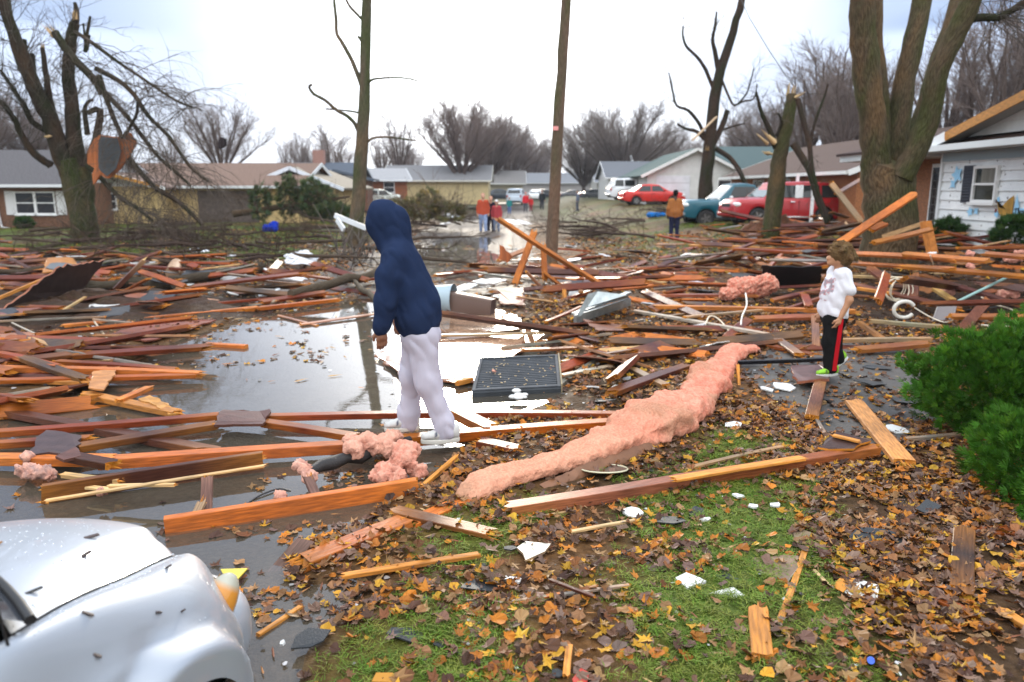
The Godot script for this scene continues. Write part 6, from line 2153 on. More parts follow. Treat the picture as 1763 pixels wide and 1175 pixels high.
# a flat torn sheet: corner points in the scene
func sheet(pts: Array, th: float, col: Color, called: String, label: String, cat: String, material: Material, jag := 0.03, edge = null) -> MeshInstance3D:
	var o: Vector3 = Vector3.ZERO
	for p in pts: o += p / pts.size()
	var ax: Vector3 = (pts[1] - pts[0]).normalized()
	var nr: Vector3 = ax.cross(pts[pts.size() - 1] - pts[0]).normalized()
	if nr.y < 0: nr = -nr
	var ay := nr.cross(ax)
	var out := PackedVector2Array()
	for k in pts.size():
		var p: Vector3 = pts[k] - o
		var q: Vector3 = pts[(k + 1) % pts.size()] - o
		var p2 := Vector2(p.dot(ax), p.dot(ay))
		var q2 := Vector2(q.dot(ax), q.dot(ay))
		var m := clampi(int(p2.distance_to(q2) / 0.07), 1, 14)
		for s in m:
			var f := float(s) / m
			var r := p2.lerp(q2, f)
			if s > 0: r += (q2 - p2).normalized().orthogonal() * rr(-1, 1) * jag
			out.append(r)
	var b := Buf.new()
	var tri := Geometry2D.triangulate_polygon(out)
	var at := func(q: Vector2, y: float) -> Vector3: return ax * q.x + ay * q.y + nr * (y + nz2.get_noise_2d(q.x * 1.6 + o.x, q.y * 1.6 + o.z) * 0.03)
	for k in range(0, tri.size(), 3):
		for y in [th, 0.0]:
			b.tri3(at.call(out[tri[k]], y), at.call(out[tri[k + 1]], y), at.call(out[tri[k + 2]], y), nr * (th * 0.5 + (-9.0 if y > 0 else 9.0)), col)
	for k in out.size():
		var q := out[k]
		var r := out[(k + 1) % out.size()]
		b.quad(at.call(q, 0.0), at.call(r, 0.0), at.call(r, th), at.call(q, th), nr * th * 0.5, edge if edge != null else col)
	var m := one(called, b.mesh(material), label, cat)
	m.position = o
	return m
func flat(px: Array, y: float, th: float, col: Color, called: String, label: String, cat: String, material: Material, jag := 0.02, edge = null) -> MeshInstance3D:
	var pts := []
	for k in range(0, px.size(), 2): pts.append(gq(px[k], px[k + 1], y))
	return sheet(pts, th, col, called, label, cat, material, jag, edge)
# a small torn scrap of about the given size at a pixel
func scrap(u: float, v: float, size: float, col: Color, called: String, label: String, cat: String, material: Material, th := 0.008, y := 0.05, tilt := 0.15, group := "") -> MeshInstance3D:
	var c := gq(u, v, y)
	var n := rng.randi_range(5, 7)
	var pts := []
	var a0 := rr(0, TAU)
	var bs := Basis(Vector3(rr(-1, 1), 0, rr(-1, 1)).normalized(), rr(0, tilt))
	for k in n:
		var a := a0 + TAU * k / n
		pts.append(c + bs * Vector3(cos(a) * size * rr(0.5, 1.0), 0, sin(a) * size * rr(0.35, 0.8)))
	var o := sheet(pts, th, col, called, label, cat, material, size * 0.06)
	if group: o.set_meta("group", group)
	return o

func make_debris() -> void:
	rng.seed = 61
	# ---- boards under and before the walker
	board(462, 724, 1082, 720, 0.09, 0.05, RED, "long wet red board reaching from the puddle's edge to the pink batt behind the walker", 0.04, 0.04)
	board(-10, 752, 375, 722, 0.10, 0.05, RED, "long red board from the photo's left edge, topmost of the left bundle", 0.06, 0.05)
	board(140, 776, 368, 738, 0.12, 0.05, BROWN, "purple brown board slanting up beneath the topmost left board", 0.05, 0.05)
	board(-10, 772, 150, 762, 0.09, 0.05, RED, "short red board just below the topmost left board", 0.04, 0.04)
	board(458, 734, 606, 758, 0.10, 0.05, RED, "red board slanting down from the brown square to the pink clump", 0.05, 0.04)
	flat([368, 735, 385, 708, 465, 710, 452, 735], 0.10, 0.02, C(0.12, 0.05, 0.035), "plywood_square", "dark brown plywood square joining the left boards to the right", "plywood", M.sheet)
	flat([60, 765, 80, 745, 140, 752, 130, 790, 50, 785], 0.09, 0.02, C(0.085, 0.05, 0.045), "plywood_square", "dark purple brown plywood plate on the left board bundle", "plywood", M.sheet)
	flat([95, 790, 130, 775, 140, 790, 110, 797], 0.12, 0.02, C(0.15, 0.06, 0.04), "plywood_square", "red brown plywood corner on the near left boards", "plywood", M.sheet)
	board(178, 806, 700, 772, 0.11, 0.075, ORANGE.lerp(RED, 0.35), "long orange red beam lying under the left foot's pink clump", 0.03, 0.03)
	board(690, 768, 1086, 736, 0.11, 0.075, ORANGE.lerp(RED, 0.4), "orange red beam on which the walker's near shoe stands", 0.03, 0.03)
	board(-10, 798, 186, 800, 0.12, 0.06, ORANGE, "orange beam end lying at the left edge above the pink grey rag", 0.04, 0.05)
	board(120, 792, 190, 806, 0.10, 0.05, BROWN, "short brown board across the orange beam end", 0.09, 0.09)
	board(78, 866, 452, 806, 0.05, 0.12, BROWN, "dark board on edge with bright yellow upper edge near the car", 0.0, 0.02)
	board(80, 864, 454, 804, 0.035, 0.012, PALE, "thin pale yellow strip along the dark board near the car", 0.12, 0.14)
	board(285, 922, 715, 852, 0.06, 0.11, ORANGE.lerp(RED, 0.2), "thick orange beam on edge crossing the water beside the car", -0.02, 0.0, 2)
	board(110, 822, 205, 832, 0.05, 0.03, PALE, "short pale splintered stick between the rag and the yellow edged board", 0.06, 0.07)
	board(105, 838, 190, 846, 0.04, 0.02, PALE, "second pale splintered stick below the first by the rag", 0.05, 0.06)
	board(190, 840, 300, 838, 0.03, 0.02, PALE, "thin pale stick lying across the yellow edged board's middle", 0.1, 0.12)
	board(355, 885, 357, 828, 0.07, 0.03, C(0.22, 0.11, 0.08), "upright brown board stub leaning on the yellow edged board", 0.0, 0.12)
	board(338, 890, 348, 868, 0.06, 0.02, TAN, "small tan stub beside the upright brown stub", 0.0, 0.06)
	board(545, 862, 530, 826, 0.06, 0.03, C(0.24, 0.13, 0.10), "brown board stub rising from the water under the felt roll", 0.0, 0.1)
	board(530, 974, 696, 906, 0.13, 0.05, C(0.40, 0.11, 0.035), "wet red board at the water's edge below the thick orange beam", 0.01, 0.03)
	board(480, 992, 528, 936, 0.12, 0.03, C(0.20, 0.11, 0.08), "brown board end slipping under the clear water", -0.04, 0.04, 1)
	board(688, 886, 838, 922, 0.10, 0.03, C(0.20, 0.075, 0.035), "brown board with torn end pointing at the grass", 0.06, 0.05)
	board(715, 902, 800, 866, 0.11, 0.03, ORANGE, "short orange board lying across behind the brown torn board", 0.04, 0.05)
	board(595, 996, 822, 960, 0.04, 0.025, AMBER, "orange lath lying between water and grass", 0.03, 0.05)
	board(727, 842, 786, 790, 0.03, 0.03, AMBER, "round orange stick leaning towards the beam by the pink clump", 0.02, 0.08)
	board(445, 1096, 517, 1048, 0.025, 0.015, AMBER, "thin orange lath afloat among leaves beside the car", 0.0, 0.0)
	board(795, 722, 840, 745, 0.14, 0.07, C(0.4, 0.13, 0.04), "block of orange wood between the two boards right of the walker's shoe", 0.05, 0.05)
	board(830, 770, 885, 782, 0.12, 0.06, C(0.30, 0.09, 0.045), "red brown block under the orange beam right of the walker", 0.02, 0.02)
	# ---- lawn, near right
	board(882, 888, 1180, 838, 0.10, 0.075, C(0.30, 0.10, 0.05), "purple brown half of the long beam on the lawn", 0.04, 0.04, 1)
	board(1165, 840, 1502, 784, 0.10, 0.075, C(0.28, 0.085, 0.03), "orange brown half of the long lawn beam at the drive", 0.04, 0.04, 2)
	board(1162, 828, 1380, 792, 0.07, 0.02, AMBER, "bright split strip peeled on the lawn beam's top", 0.122, 0.122)
	flat([1408, 772, 1440, 750, 1500, 762, 1470, 778], 0.12, 0.015, C(0.07, 0.035, 0.025), "plywood_scrap", "dark plywood scrap on the end of the lawn beam", "plywood", M.sheet, 0.02, AMBER)
	board(1436, 752, 1478, 762, 0.05, 0.015, AMBER, "bright splinter on the dark plywood scrap at the beam's end", 0.15, 0.15)
	board(1472, 698, 1556, 800, 0.15, 0.04, C(0.62, 0.26, 0.07), "broad pale orange plank on the paved drive", 0.06, 0.06)
	board(1398, 722, 1412, 664, 0.11, 0.04, C(0.20, 0.085, 0.05), "brown plank end below the child's feet", 0.07, 0.08)
	flat([1362, 636, 1420, 632, 1428, 655, 1372, 664], 0.10, 0.025, C(0.17, 0.09, 0.075), "plywood_scrap", "grey brown plywood plate under the child's shoes", "plywood", M.sheet, 0.02, C(0.45, 0.16, 0.09))
	board(1172, 812, 1346, 772, 0.04, 0.02, TAN, "thin tan lath lying behind the lawn beam", 0.05, 0.05)
	board(985, 918, 1092, 899, 0.025, 0.015, PALE, "short pale lath on the grass by the white scrap", 0.06, 0.06)
	board(882, 1038, 1082, 1010, 0.022, 0.012, ASH, "thin grey lath in the leaves", 0.06, 0.06)
	board(850, 1048, 962, 1026, 0.022, 0.012, ORANGE, "thin orange lath beside the grey lath in the leaves", 0.05, 0.06)
	board(948, 1002, 1022, 1030, 0.02, 0.014, BROWN, "brown twig like lath crossing the grey lath", 0.07, 0.07)
	board(840, 902, 990, 882, 0.02, 0.012, TAN, "thin tan strip at the foot of the lawn beam", 0.05, 0.05)
	board(1338, 1085, 1388, 945, 0.03, 0.012, AMBER, "long orange sliver among leaves beside the tan plaster slab", 0.06, 0.07)
	board(1312, 1142, 1305, 1066, 0.085, 0.05, Color(0.72, 0.27, 0.035), "bright orange split wood block in the leaves", 0.05, 0.06, 3, 0.0, "wood_block", Color(0.75, 0.3, 0.05))
	board(1655, 1022, 1660, 922, 0.105, 0.035, C(0.055, 0.032, 0.022), "dark brown plank end standing out of the leaves at right", 0.06, 0.07)
	board(1665, 924, 1770, 918, 0.10, 0.03, C(0.38, 0.10, 0.02), "orange brown plank behind the dark plank end at right", 0.04, 0.05)
	board(1618, 1036, 1678, 1064, 0.06, 0.02, C(0.36, 0.10, 0.025), "rust orange board bit beside the dark plank end", 0.05, 0.05)
	board(1728, 1056, 1772, 1084, 0.05, 0.02, AMBER, "pale orange sliver at the right edge of the leaves", 0.05, 0.06)
	board(1402, 985, 1428, 1012, 0.02, 0.012, PALE, "small pale sliver left of the white plaster scrap", 0.06, 0.06)
	board(975, 1165, 980, 1115, 0.03, 0.012, AMBER, "narrow orange sliver pointing at us at the lower edge", 0.06, 0.06)
	board(1560, 760, 1650, 752, 0.04, 0.03, ASH, "weathered grey stick at the shrub's foot", 0.06, 0.06)
	board(1398, 712, 1422, 752, 0.03, 0.02, ASH, "grey stick standing beside the brown plank end", 0.06, 0.05)
	# ---- left side
	board(-10, 640, 342, 650, 0.11, 0.06, ORANGE, "long orange beam running from the left edge into the puddle", 0.08, 0.04)
	board(100, 628, 300, 642, 0.10, 0.05, RED, "dark red board lying just behind the long orange beam", 0.05, 0.05)
	board(-10, 658, 165, 664, 0.07, 0.04, AMBER, "yellow orange board below the long orange beam", 0.06, 0.06)
	flat([152, 672, 160, 640, 206, 634, 178, 674], 0.11, 0.015, C(0.58, 0.25, 0.08), "plywood_scrap", "pale orange triangular plywood scrap on the left beams", "plywood", M.sheet)
	board(150, 684, 302, 716, 0.11, 0.05, C(0.6, 0.22, 0.03), "bright orange board pointing into the puddle", 0.03, 0.02)
	board(205, 694, 256, 672, 0.08, 0.04, ORANGE, "short orange piece laid across the bright orange board", 0.06, 0.05)
	flat([238, 690, 258, 682, 308, 712, 290, 716], 0.05, 0.015, C(0.6, 0.28, 0.06), "plywood_scrap", "pointed orange plywood scrap beside the bright orange board", "plywood", M.sheet)
	board(356, 597, 424, 601, 0.09, 0.05, ORANGE, "short orange board floating alone in the puddle", -0.01, -0.01, 0)
	board(110, 566, 440, 534, 0.10, 0.06, ORANGE, "orange beam along the puddle's far left shore", 0.06, 0.06)
	board(420, 538, 580, 520, 0.10, 0.06, ORANGE.lerp(RED, 0.5), "red orange beam carrying on towards the hooded walker", 0.05, 0.05)
	flat([185, 578, 260, 560, 372, 552, 330, 566, 252, 590], 0.07, 0.02, C(0.26, 0.075, 0.04), "plywood_sheet", "red brown plywood sheet sloping into the puddle", "plywood", M.sheet)
	flat([-10, 606, -5, 578, 52, 574, 78, 596, 30, 606], 0.10, 0.02, C(0.40, 0.17, 0.09), "plywood_sheet", "light brown plywood sheet at the left edge", "plywood", M.sheet)
	flat([166, 520, 178, 511, 250, 492, 258, 514, 200, 522], 0.16, 0.02, C(0.32, 0.10, 0.045), "plywood_sheet", "brick red plywood sheet among the left lumber", "plywood", M.sheet)
	var up := [gp(22, 528, 0.15), gp(60, 505, 0.12) , gp(160, 480, 0.55), gp(150, 470, 0.75), gp(20, 520, 0.22)]
	sheet([gp(15, 535, 0.15), gp(150, 500, 0.25), dp(162, 440, gp(150, 500, 0.25).z * -1.0 + 0.4), dp(110, 462, gp(15, 535, 0.15).z * -1.0 + 0.9)], 0.03, C(0.05, 0.035, 0.03), "roof_panel", "tilted roof panel with black underside propped on the left lumber", "roof panel", M.sheet, 0.03, C(0.33, 0.12, 0.06))
	flat([72, 470, 82, 445, 125, 446, 134, 458, 100, 468], 0.35, 0.02, C(0.55, 0.22, 0.05), "plywood_sheet", "bright orange plywood piece with grey shingle patch at left", "plywood", M.sheet)
	flat([78, 462, 88, 453, 130, 456, 100, 466], 0.375, 0.012, C(0.16, 0.17, 0.18), "shingle_patch", "grey shingle patch on the bright orange plywood", "shingle", M.felt)
	board(-10, 520, 80, 482, 0.10, 0.05, AMBER, "tan board leaning up at the left edge below the roof panel", 0.2, 0.5)
	board(92, 546, 146, 514, 0.05, 0.03, PALE, "pale stick standing on the left lumber", 0.1, 0.3)
	board(220, 500, 255, 482, 0.10, 0.03, C(0.3, 0.1, 0.04), "small upright red board on the brick red sheet", 0.2, 0.42)
	board(200, 502, 250, 452, 0.08, 0.08, BROWN, "dark broken branch end with pale tip standing in the left debris", 0.1, 0.6, 2, 0.0, "broken_branch", PALE, 0.8)
	board(-10, 556, 180, 548, 0.03, 0.03, ASH, "long grey pipe like stick on the left lumber", 0.14, 0.14)
	board(-10, 546, 110, 538, 0.025, 0.025, ASH, "grey curved lath above the long grey stick", 0.2, 0.22)
	board(160, 552, 250, 560, 0.025, 0.025, ASH, "grey lath by the orange shore beam", 0.18, 0.14)
	board(350, 527, 580, 508, 0.08, 0.04, RED, "dark red board right behind the orange shore beam", 0.06, 0.08)
	board(520, 560, 660, 540, 0.12, 0.02, C(0.4, 0.18, 0.11), "pinkish board afloat left of the walker's knee", 0.01, 0.02)
	board(480, 545, 545, 562, 0.06, 0.02, C(0.4, 0.18, 0.11), "narrow pinkish board afloat by the pinkish board", 0.01, 0.0)
	# ---- middle
	flat([645, 612, 690, 598, 800, 578, 905, 572, 900, 606, 830, 660, 700, 655], 0.03, 0.018, C(0.40, 0.22, 0.14), "plywood_sheet", "broad wet plywood sheet gleaming white behind the walker's legs", "plywood", M.gleam, 0.03, C(0.35, 0.13, 0.06))
	flat([750, 545, 800, 520, 890, 545, 905, 570, 760, 575], 0.04, 0.018, C(0.40, 0.24, 0.15), "plywood_sheet", "second wet plywood sheet gleaming behind the first", "plywood", M.gleam, 0.03)
	board(750, 580, 965, 574, 0.08, 0.03, TAN, "pale long lath lying across the two gleaming sheets", 0.07, 0.07)
	board(905, 605, 1020, 600, 0.10, 0.03, C(0.35, 0.12, 0.05), "red brown board behind the ribbed panel", 0.05, 0.05)
	board(968, 626, 1108, 602, 0.06, 0.03, C(0.25, 0.12, 0.07), "thin brown board right of the ribbed panel", 0.06, 0.08)
	board(968, 648, 1050, 632, 0.08, 0.02, C(0.36, 0.35, 0.28), "grey green board at the ribbed panel's right corner", 0.06, 0.06)
	board(1090, 640, 1145, 668, 0.10, 0.04, C(0.26, 0.19, 0.12), "grey brown wood block in the middle leaves", 0.05, 0.05)
	board(788, 664, 812, 658, 0.05, 0.05, AMBER, "small orange block at the ribbed panel's left corner", 0.02, 0.02)
	var lean := board(1050, 500, 1049, 499, 0.12, 0.05, ORANGE, "long bright orange plank slanting up in front of the pole", 0.1, 0.1)
	var a := gp(1050, 502, 0.08)
	lean.mesh = board_mesh((dp(858, 380, -a.z + 0.3) - a).length(), 0.13, 0.055, C(0.56, 0.17, 0.02), AMBER, 3, 0.5)
	lay(lean, a, dp(858, 380, -a.z + 0.3), 0.6)
	var q := [[888, 488, 920, 402, 14.6, 0.13, ORANGE, "orange stud standing under the slanting plank"], [937, 480, 934, 425, 14.5, 0.11, C(0.42, 0.12, 0.03), "upright orange board beside the pole's foot"], [1010, 528, 938, 474, 14.2, 0.12, C(0.42, 0.11, 0.02), "orange board running down from the stud to the leaves"], [973, 542, 970, 502, 13.0, 0.06, AMBER, "small upright yellow orange stick in the middle"], [905, 470, 962, 530, 14.3, 0.06, C(0.35, 0.16, 0.1), "brown brace crossing under the slanting plank"], [860, 450, 905, 432, 15.5, 0.1, C(0.4, 0.2, 0.12), "pinkish stick leaning on the standing stud"]]
	for s in q:
		var p0 := dp(s[0], s[1], s[4])
		var p1 := dp(s[2], s[3], s[4] + 0.25)
		var o := one("stud", board_mesh((p1 - p0).length(), s[5], 0.05, vary(s[6], 0.1), AMBER, 3), s[7], "board")
		lay(o, p0, p1, 0.5)
	sheet([gp(862, 530, 0.05), gp(905, 532, 0.05), dp(900, 492, 13.0), dp(878, 486, 13.0), dp(858, 505, 13.0)], 0.02, C(0.22, 0.085, 0.05), "plywood_scrap", "upright red brown plywood plate left of the metal trough", "plywood", M.sheet)
	sheet([dp(860, 422, 15.0), dp(882, 442, 15.0), dp(874, 452, 15.1), dp(858, 446, 15.0)], 0.02, C(0.45, 0.12, 0.03), "plywood_scrap", "small upright orange plywood fan left of the standing stud", "plywood", M.raw)
	board(1092, 538, 1326, 580, 0.10, 0.04, C(0.50, 0.42, 0.32), "long pale weathered plank ending by the pink batt", 0.08, 0.12)
	board(1180, 548, 1310, 536, 0.08, 0.03, TAN, "tan board over the long pale plank", 0.14, 0.16)
	board(1130, 532, 1470, 540, 0.13, 0.06, ORANGE.lerp(AMBER, 0.3), "long orange beam behind the long pale plank", 0.12, 0.16)
	board(1120, 512, 1300, 512, 0.12, 0.05, C(0.36, 0.11, 0.06), "red brown board under the pink heap", 0.1, 0.14)
	board(1100, 470, 1240, 462, 0.10, 0.04, C(0.30, 0.12, 0.09), "purple brown board in the middle behind the grey puddle", 0.08, 0.1)
	board(1165, 452, 1245, 462, 0.09, 0.03, C(0.4, 0.17, 0.11), "pinkish board with white strip in the middle grass", 0.1, 0.1)
	board(1008, 466, 1092, 462, 0.09, 0.03, TAN, "pale tan board behind the slanting plank", 0.12, 0.12)
	board(1020, 486, 1140, 492, 0.16, 0.05, BROWN, "dark brown beam lying right of the slanting plank's foot", 0.08, 0.08)
	board(940, 556, 1000, 530, 0.06, 0.03, C(0.3, 0.08, 0.04), "thin red board left of the metal trough", 0.08, 0.1)
	board(1330, 580, 1375, 612, 0.12, 0.03, C(0.30, 0.21, 0.17), "grey brown board slanting down to the child", 0.1, 0.08)
	board(1405, 600, 1403, 548, 0.09, 0.04, C(0.22, 0.12, 0.10), "upright grey brown board behind the child's legs", 0.05, 0.35)
	board(1260, 628, 1420, 622, 0.05, 0.04, C(0.02, 0.02, 0.022), "black edging strip lying beneath the child", 0.08, 0.08, 0, 0.0, "edging_strip", C(0.02, 0.02, 0.02))
	board(1272, 665, 1270, 630, 0.03, 0.03, AMBER, "small yellow stick standing at the pink batt's end", 0.02, 0.2)
	# ---- right pile
	var R := [[1252, 412, 1440, 424, 0.16, ORANGE, 0.35, 0.32, "topmost long orange plank at the right pile's far left"], [1190, 424, 1345, 432, 0.1, AMBER, 0.2, 0.22, "amber plank stretching left from the right pile"],
		[1300, 432, 1500, 428, 0.12, C(0.36, 0.10, 0.03), 0.3, 0.34, "orange brown plank behind the child's head"], [1440, 438, 1650, 450, 0.14, ORANGE, 0.4, 0.42, "broad orange plank above the bent porch post"], [1560, 440, 1700, 452, 0.13, C(0.5, 0.16, 0.03), 0.46, 0.42, "orange plank lying below the foundation shrub"],
		[1560, 462, 1770, 480, 0.16, C(0.42, 0.14, 0.03), 0.36, 0.3, "long broad tan orange plank across the right pile's top"], [1470, 456, 1640, 466, 0.13, C(0.4, 0.12, 0.03), 0.32, 0.32, "orange brown plank right of the child's head"], [1460, 478, 1560, 482, 0.03, PALE, 0.28, 0.28, "thin pale lath right of the child's neck"],
		[1465, 492, 1650, 536, 0.13, C(0.20, 0.07, 0.045), 0.25, 0.2, "purple brown beam slanting down behind the cable coil"], [1590, 478, 1770, 532, 0.14, C(0.16, 0.06, 0.05), 0.34, 0.22, "dark purple beam slanting to the right edge"], [1480, 500, 1530, 508, 0.1, AMBER, 0.28, 0.25, "short yellow orange wood chunk left of the cable coil"],
		[1500, 556, 1620, 566, 0.06, C(0.4, 0.38, 0.26), 0.14, 0.14, "grey green lath in front of the coil"], [1450, 590, 1600, 588, 0.06, C(0.42, 0.3, 0.18), 0.1, 0.1, "tan lath reaching to the shrub behind the child"], [1640, 548, 1770, 548, 0.12, C(0.42, 0.14, 0.04), 0.2, 0.22, "orange plank right of the shovel blade"],
		[1480, 560, 1520, 588, 0.1, C(0.36, 0.17, 0.07), 0.2, 0.1, "brown orange board end dropping beside the leaf heap"], [1640, 592, 1700, 520, 0.13, C(0.24, 0.075, 0.04), 0.15, 0.3, "red brown board standing right of the shovel blade"], [1330, 520, 1420, 500, 0.08, C(0.2, 0.06, 0.05), 0.15, 0.25, "dark red board left of the child's shoulder"],
		[1290, 500, 1410, 494, 0.1, C(0.26, 0.07, 0.05), 0.18, 0.22, "wine red board under the upright black felt"], [1300, 552, 1420, 548, 0.12, C(0.34, 0.10, 0.05), 0.1, 0.12, "red brown plank left of the child's hips"], [1340, 540, 1420, 514, 0.09, C(0.2, 0.055, 0.04), 0.14, 0.26, "thin dark red beam rising towards the child's arm"],
		[1500, 466, 1530, 488, 0.18, C(0.2, 0.075, 0.055), 0.4, 0.34, "wide wine brown plate in the pile's middle"], [1575, 480, 1572, 525, 0.16, C(0.18, 0.065, 0.05), 0.4, 0.15, "wine brown upright block below the wide plate"], [1700, 440, 1770, 446, 0.14, C(0.4, 0.13, 0.05), 0.5, 0.5, "orange plank end at the far right below the wall"],
		[1590, 596, 1480, 606, 0.16, C(0.3, 0.10, 0.045), 0.12, 0.08, "broad torn red brown plank by the shrub's tip"], [1610, 500, 1640, 520, 0.1, C(0.5, 0.3, 0.08), 0.3, 0.22, "yellow board end behind the pale tuft"], [1340, 446, 1420, 462, 0.13, C(0.42, 0.12, 0.03), 0.28, 0.28, "short orange board above the upright black felt"],
		[1330, 470, 1420, 480, 0.14, C(0.2, 0.08, 0.06), 0.22, 0.22, "dark board behind the upright black felt"], [1180, 440, 1330, 452, 0.1, C(0.28, 0.15, 0.11), 0.12, 0.16, "grey red board left of the right pile"], [1650, 430, 1770, 428, 0.1, C(0.36, 0.11, 0.04), 0.5, 0.52, "red orange plank under the white wall's foot"]]
	for s in R:
		board(s[0], s[1], s[2], s[3], s[4], 0.05, s[5], s[8], s[6], s[7], 3, rr(-0.3, 0.5))
	# leaning planks at the maple
	for s in [[1450, 418, 12.6, 1572, 338, 13.4, 0.14, ORANGE, "long orange plank leaning against the maple trunk"], [1505, 420, 12.8, 1600, 398, 13.3, 0.1, C(0.42, 0.16, 0.05), "thin orange plank leaning low beside the maple trunk"], [1500, 398, 13.2, 1522, 388, 13.4, 0.12, C(0.4, 0.12, 0.03), "short orange board at the maple trunk's foot"], [1432, 318, 26.0, 1482, 382, 25.0, 0.22, TAN, "long grey tan beam propped before the orange brick gable"], [1440, 335, 27.0, 1482, 310, 28.0, 0.14, C(0.25, 0.17, 0.15), "grey brown beam leaning up to the brick gable"]]:
		var p0 := dp(s[0], s[1], s[2])
		var p1 := dp(s[3], s[4], s[5])
		lay(one("plank", board_mesh((p1 - p0).length(), s[6], 0.05, vary(s[7], 0.1), AMBER, 3), s[8], "board"), p0, p1, 0.4)
	make_things()
	make_fill()
func tube_px(called: String, label: String, cat: String, px: Array, ys: Array, r: float, col: Color, m: Material) -> MeshInstance3D:
	var pts := []
	var raw := []
	for k in px.size() / 2: raw.append(gq(px[2 * k], px[2 * k + 1], ys[mini(k, ys.size() - 1)]))
	for k in raw.size() - 1:
		for s in 4: pts.append(raw[k].cubic_interpolate(raw[k + 1], raw[maxi(k - 1, 0)], raw[mini(k + 2, raw.size() - 1)], s / 4.0))
	pts.append(raw[-1])
	var rad := []
	for k in pts.size(): rad.append(r)
	var b := Buf.new()
	b.tube(pts, rad, 6, col)
	return one(called, b.mesh(m), label, cat)

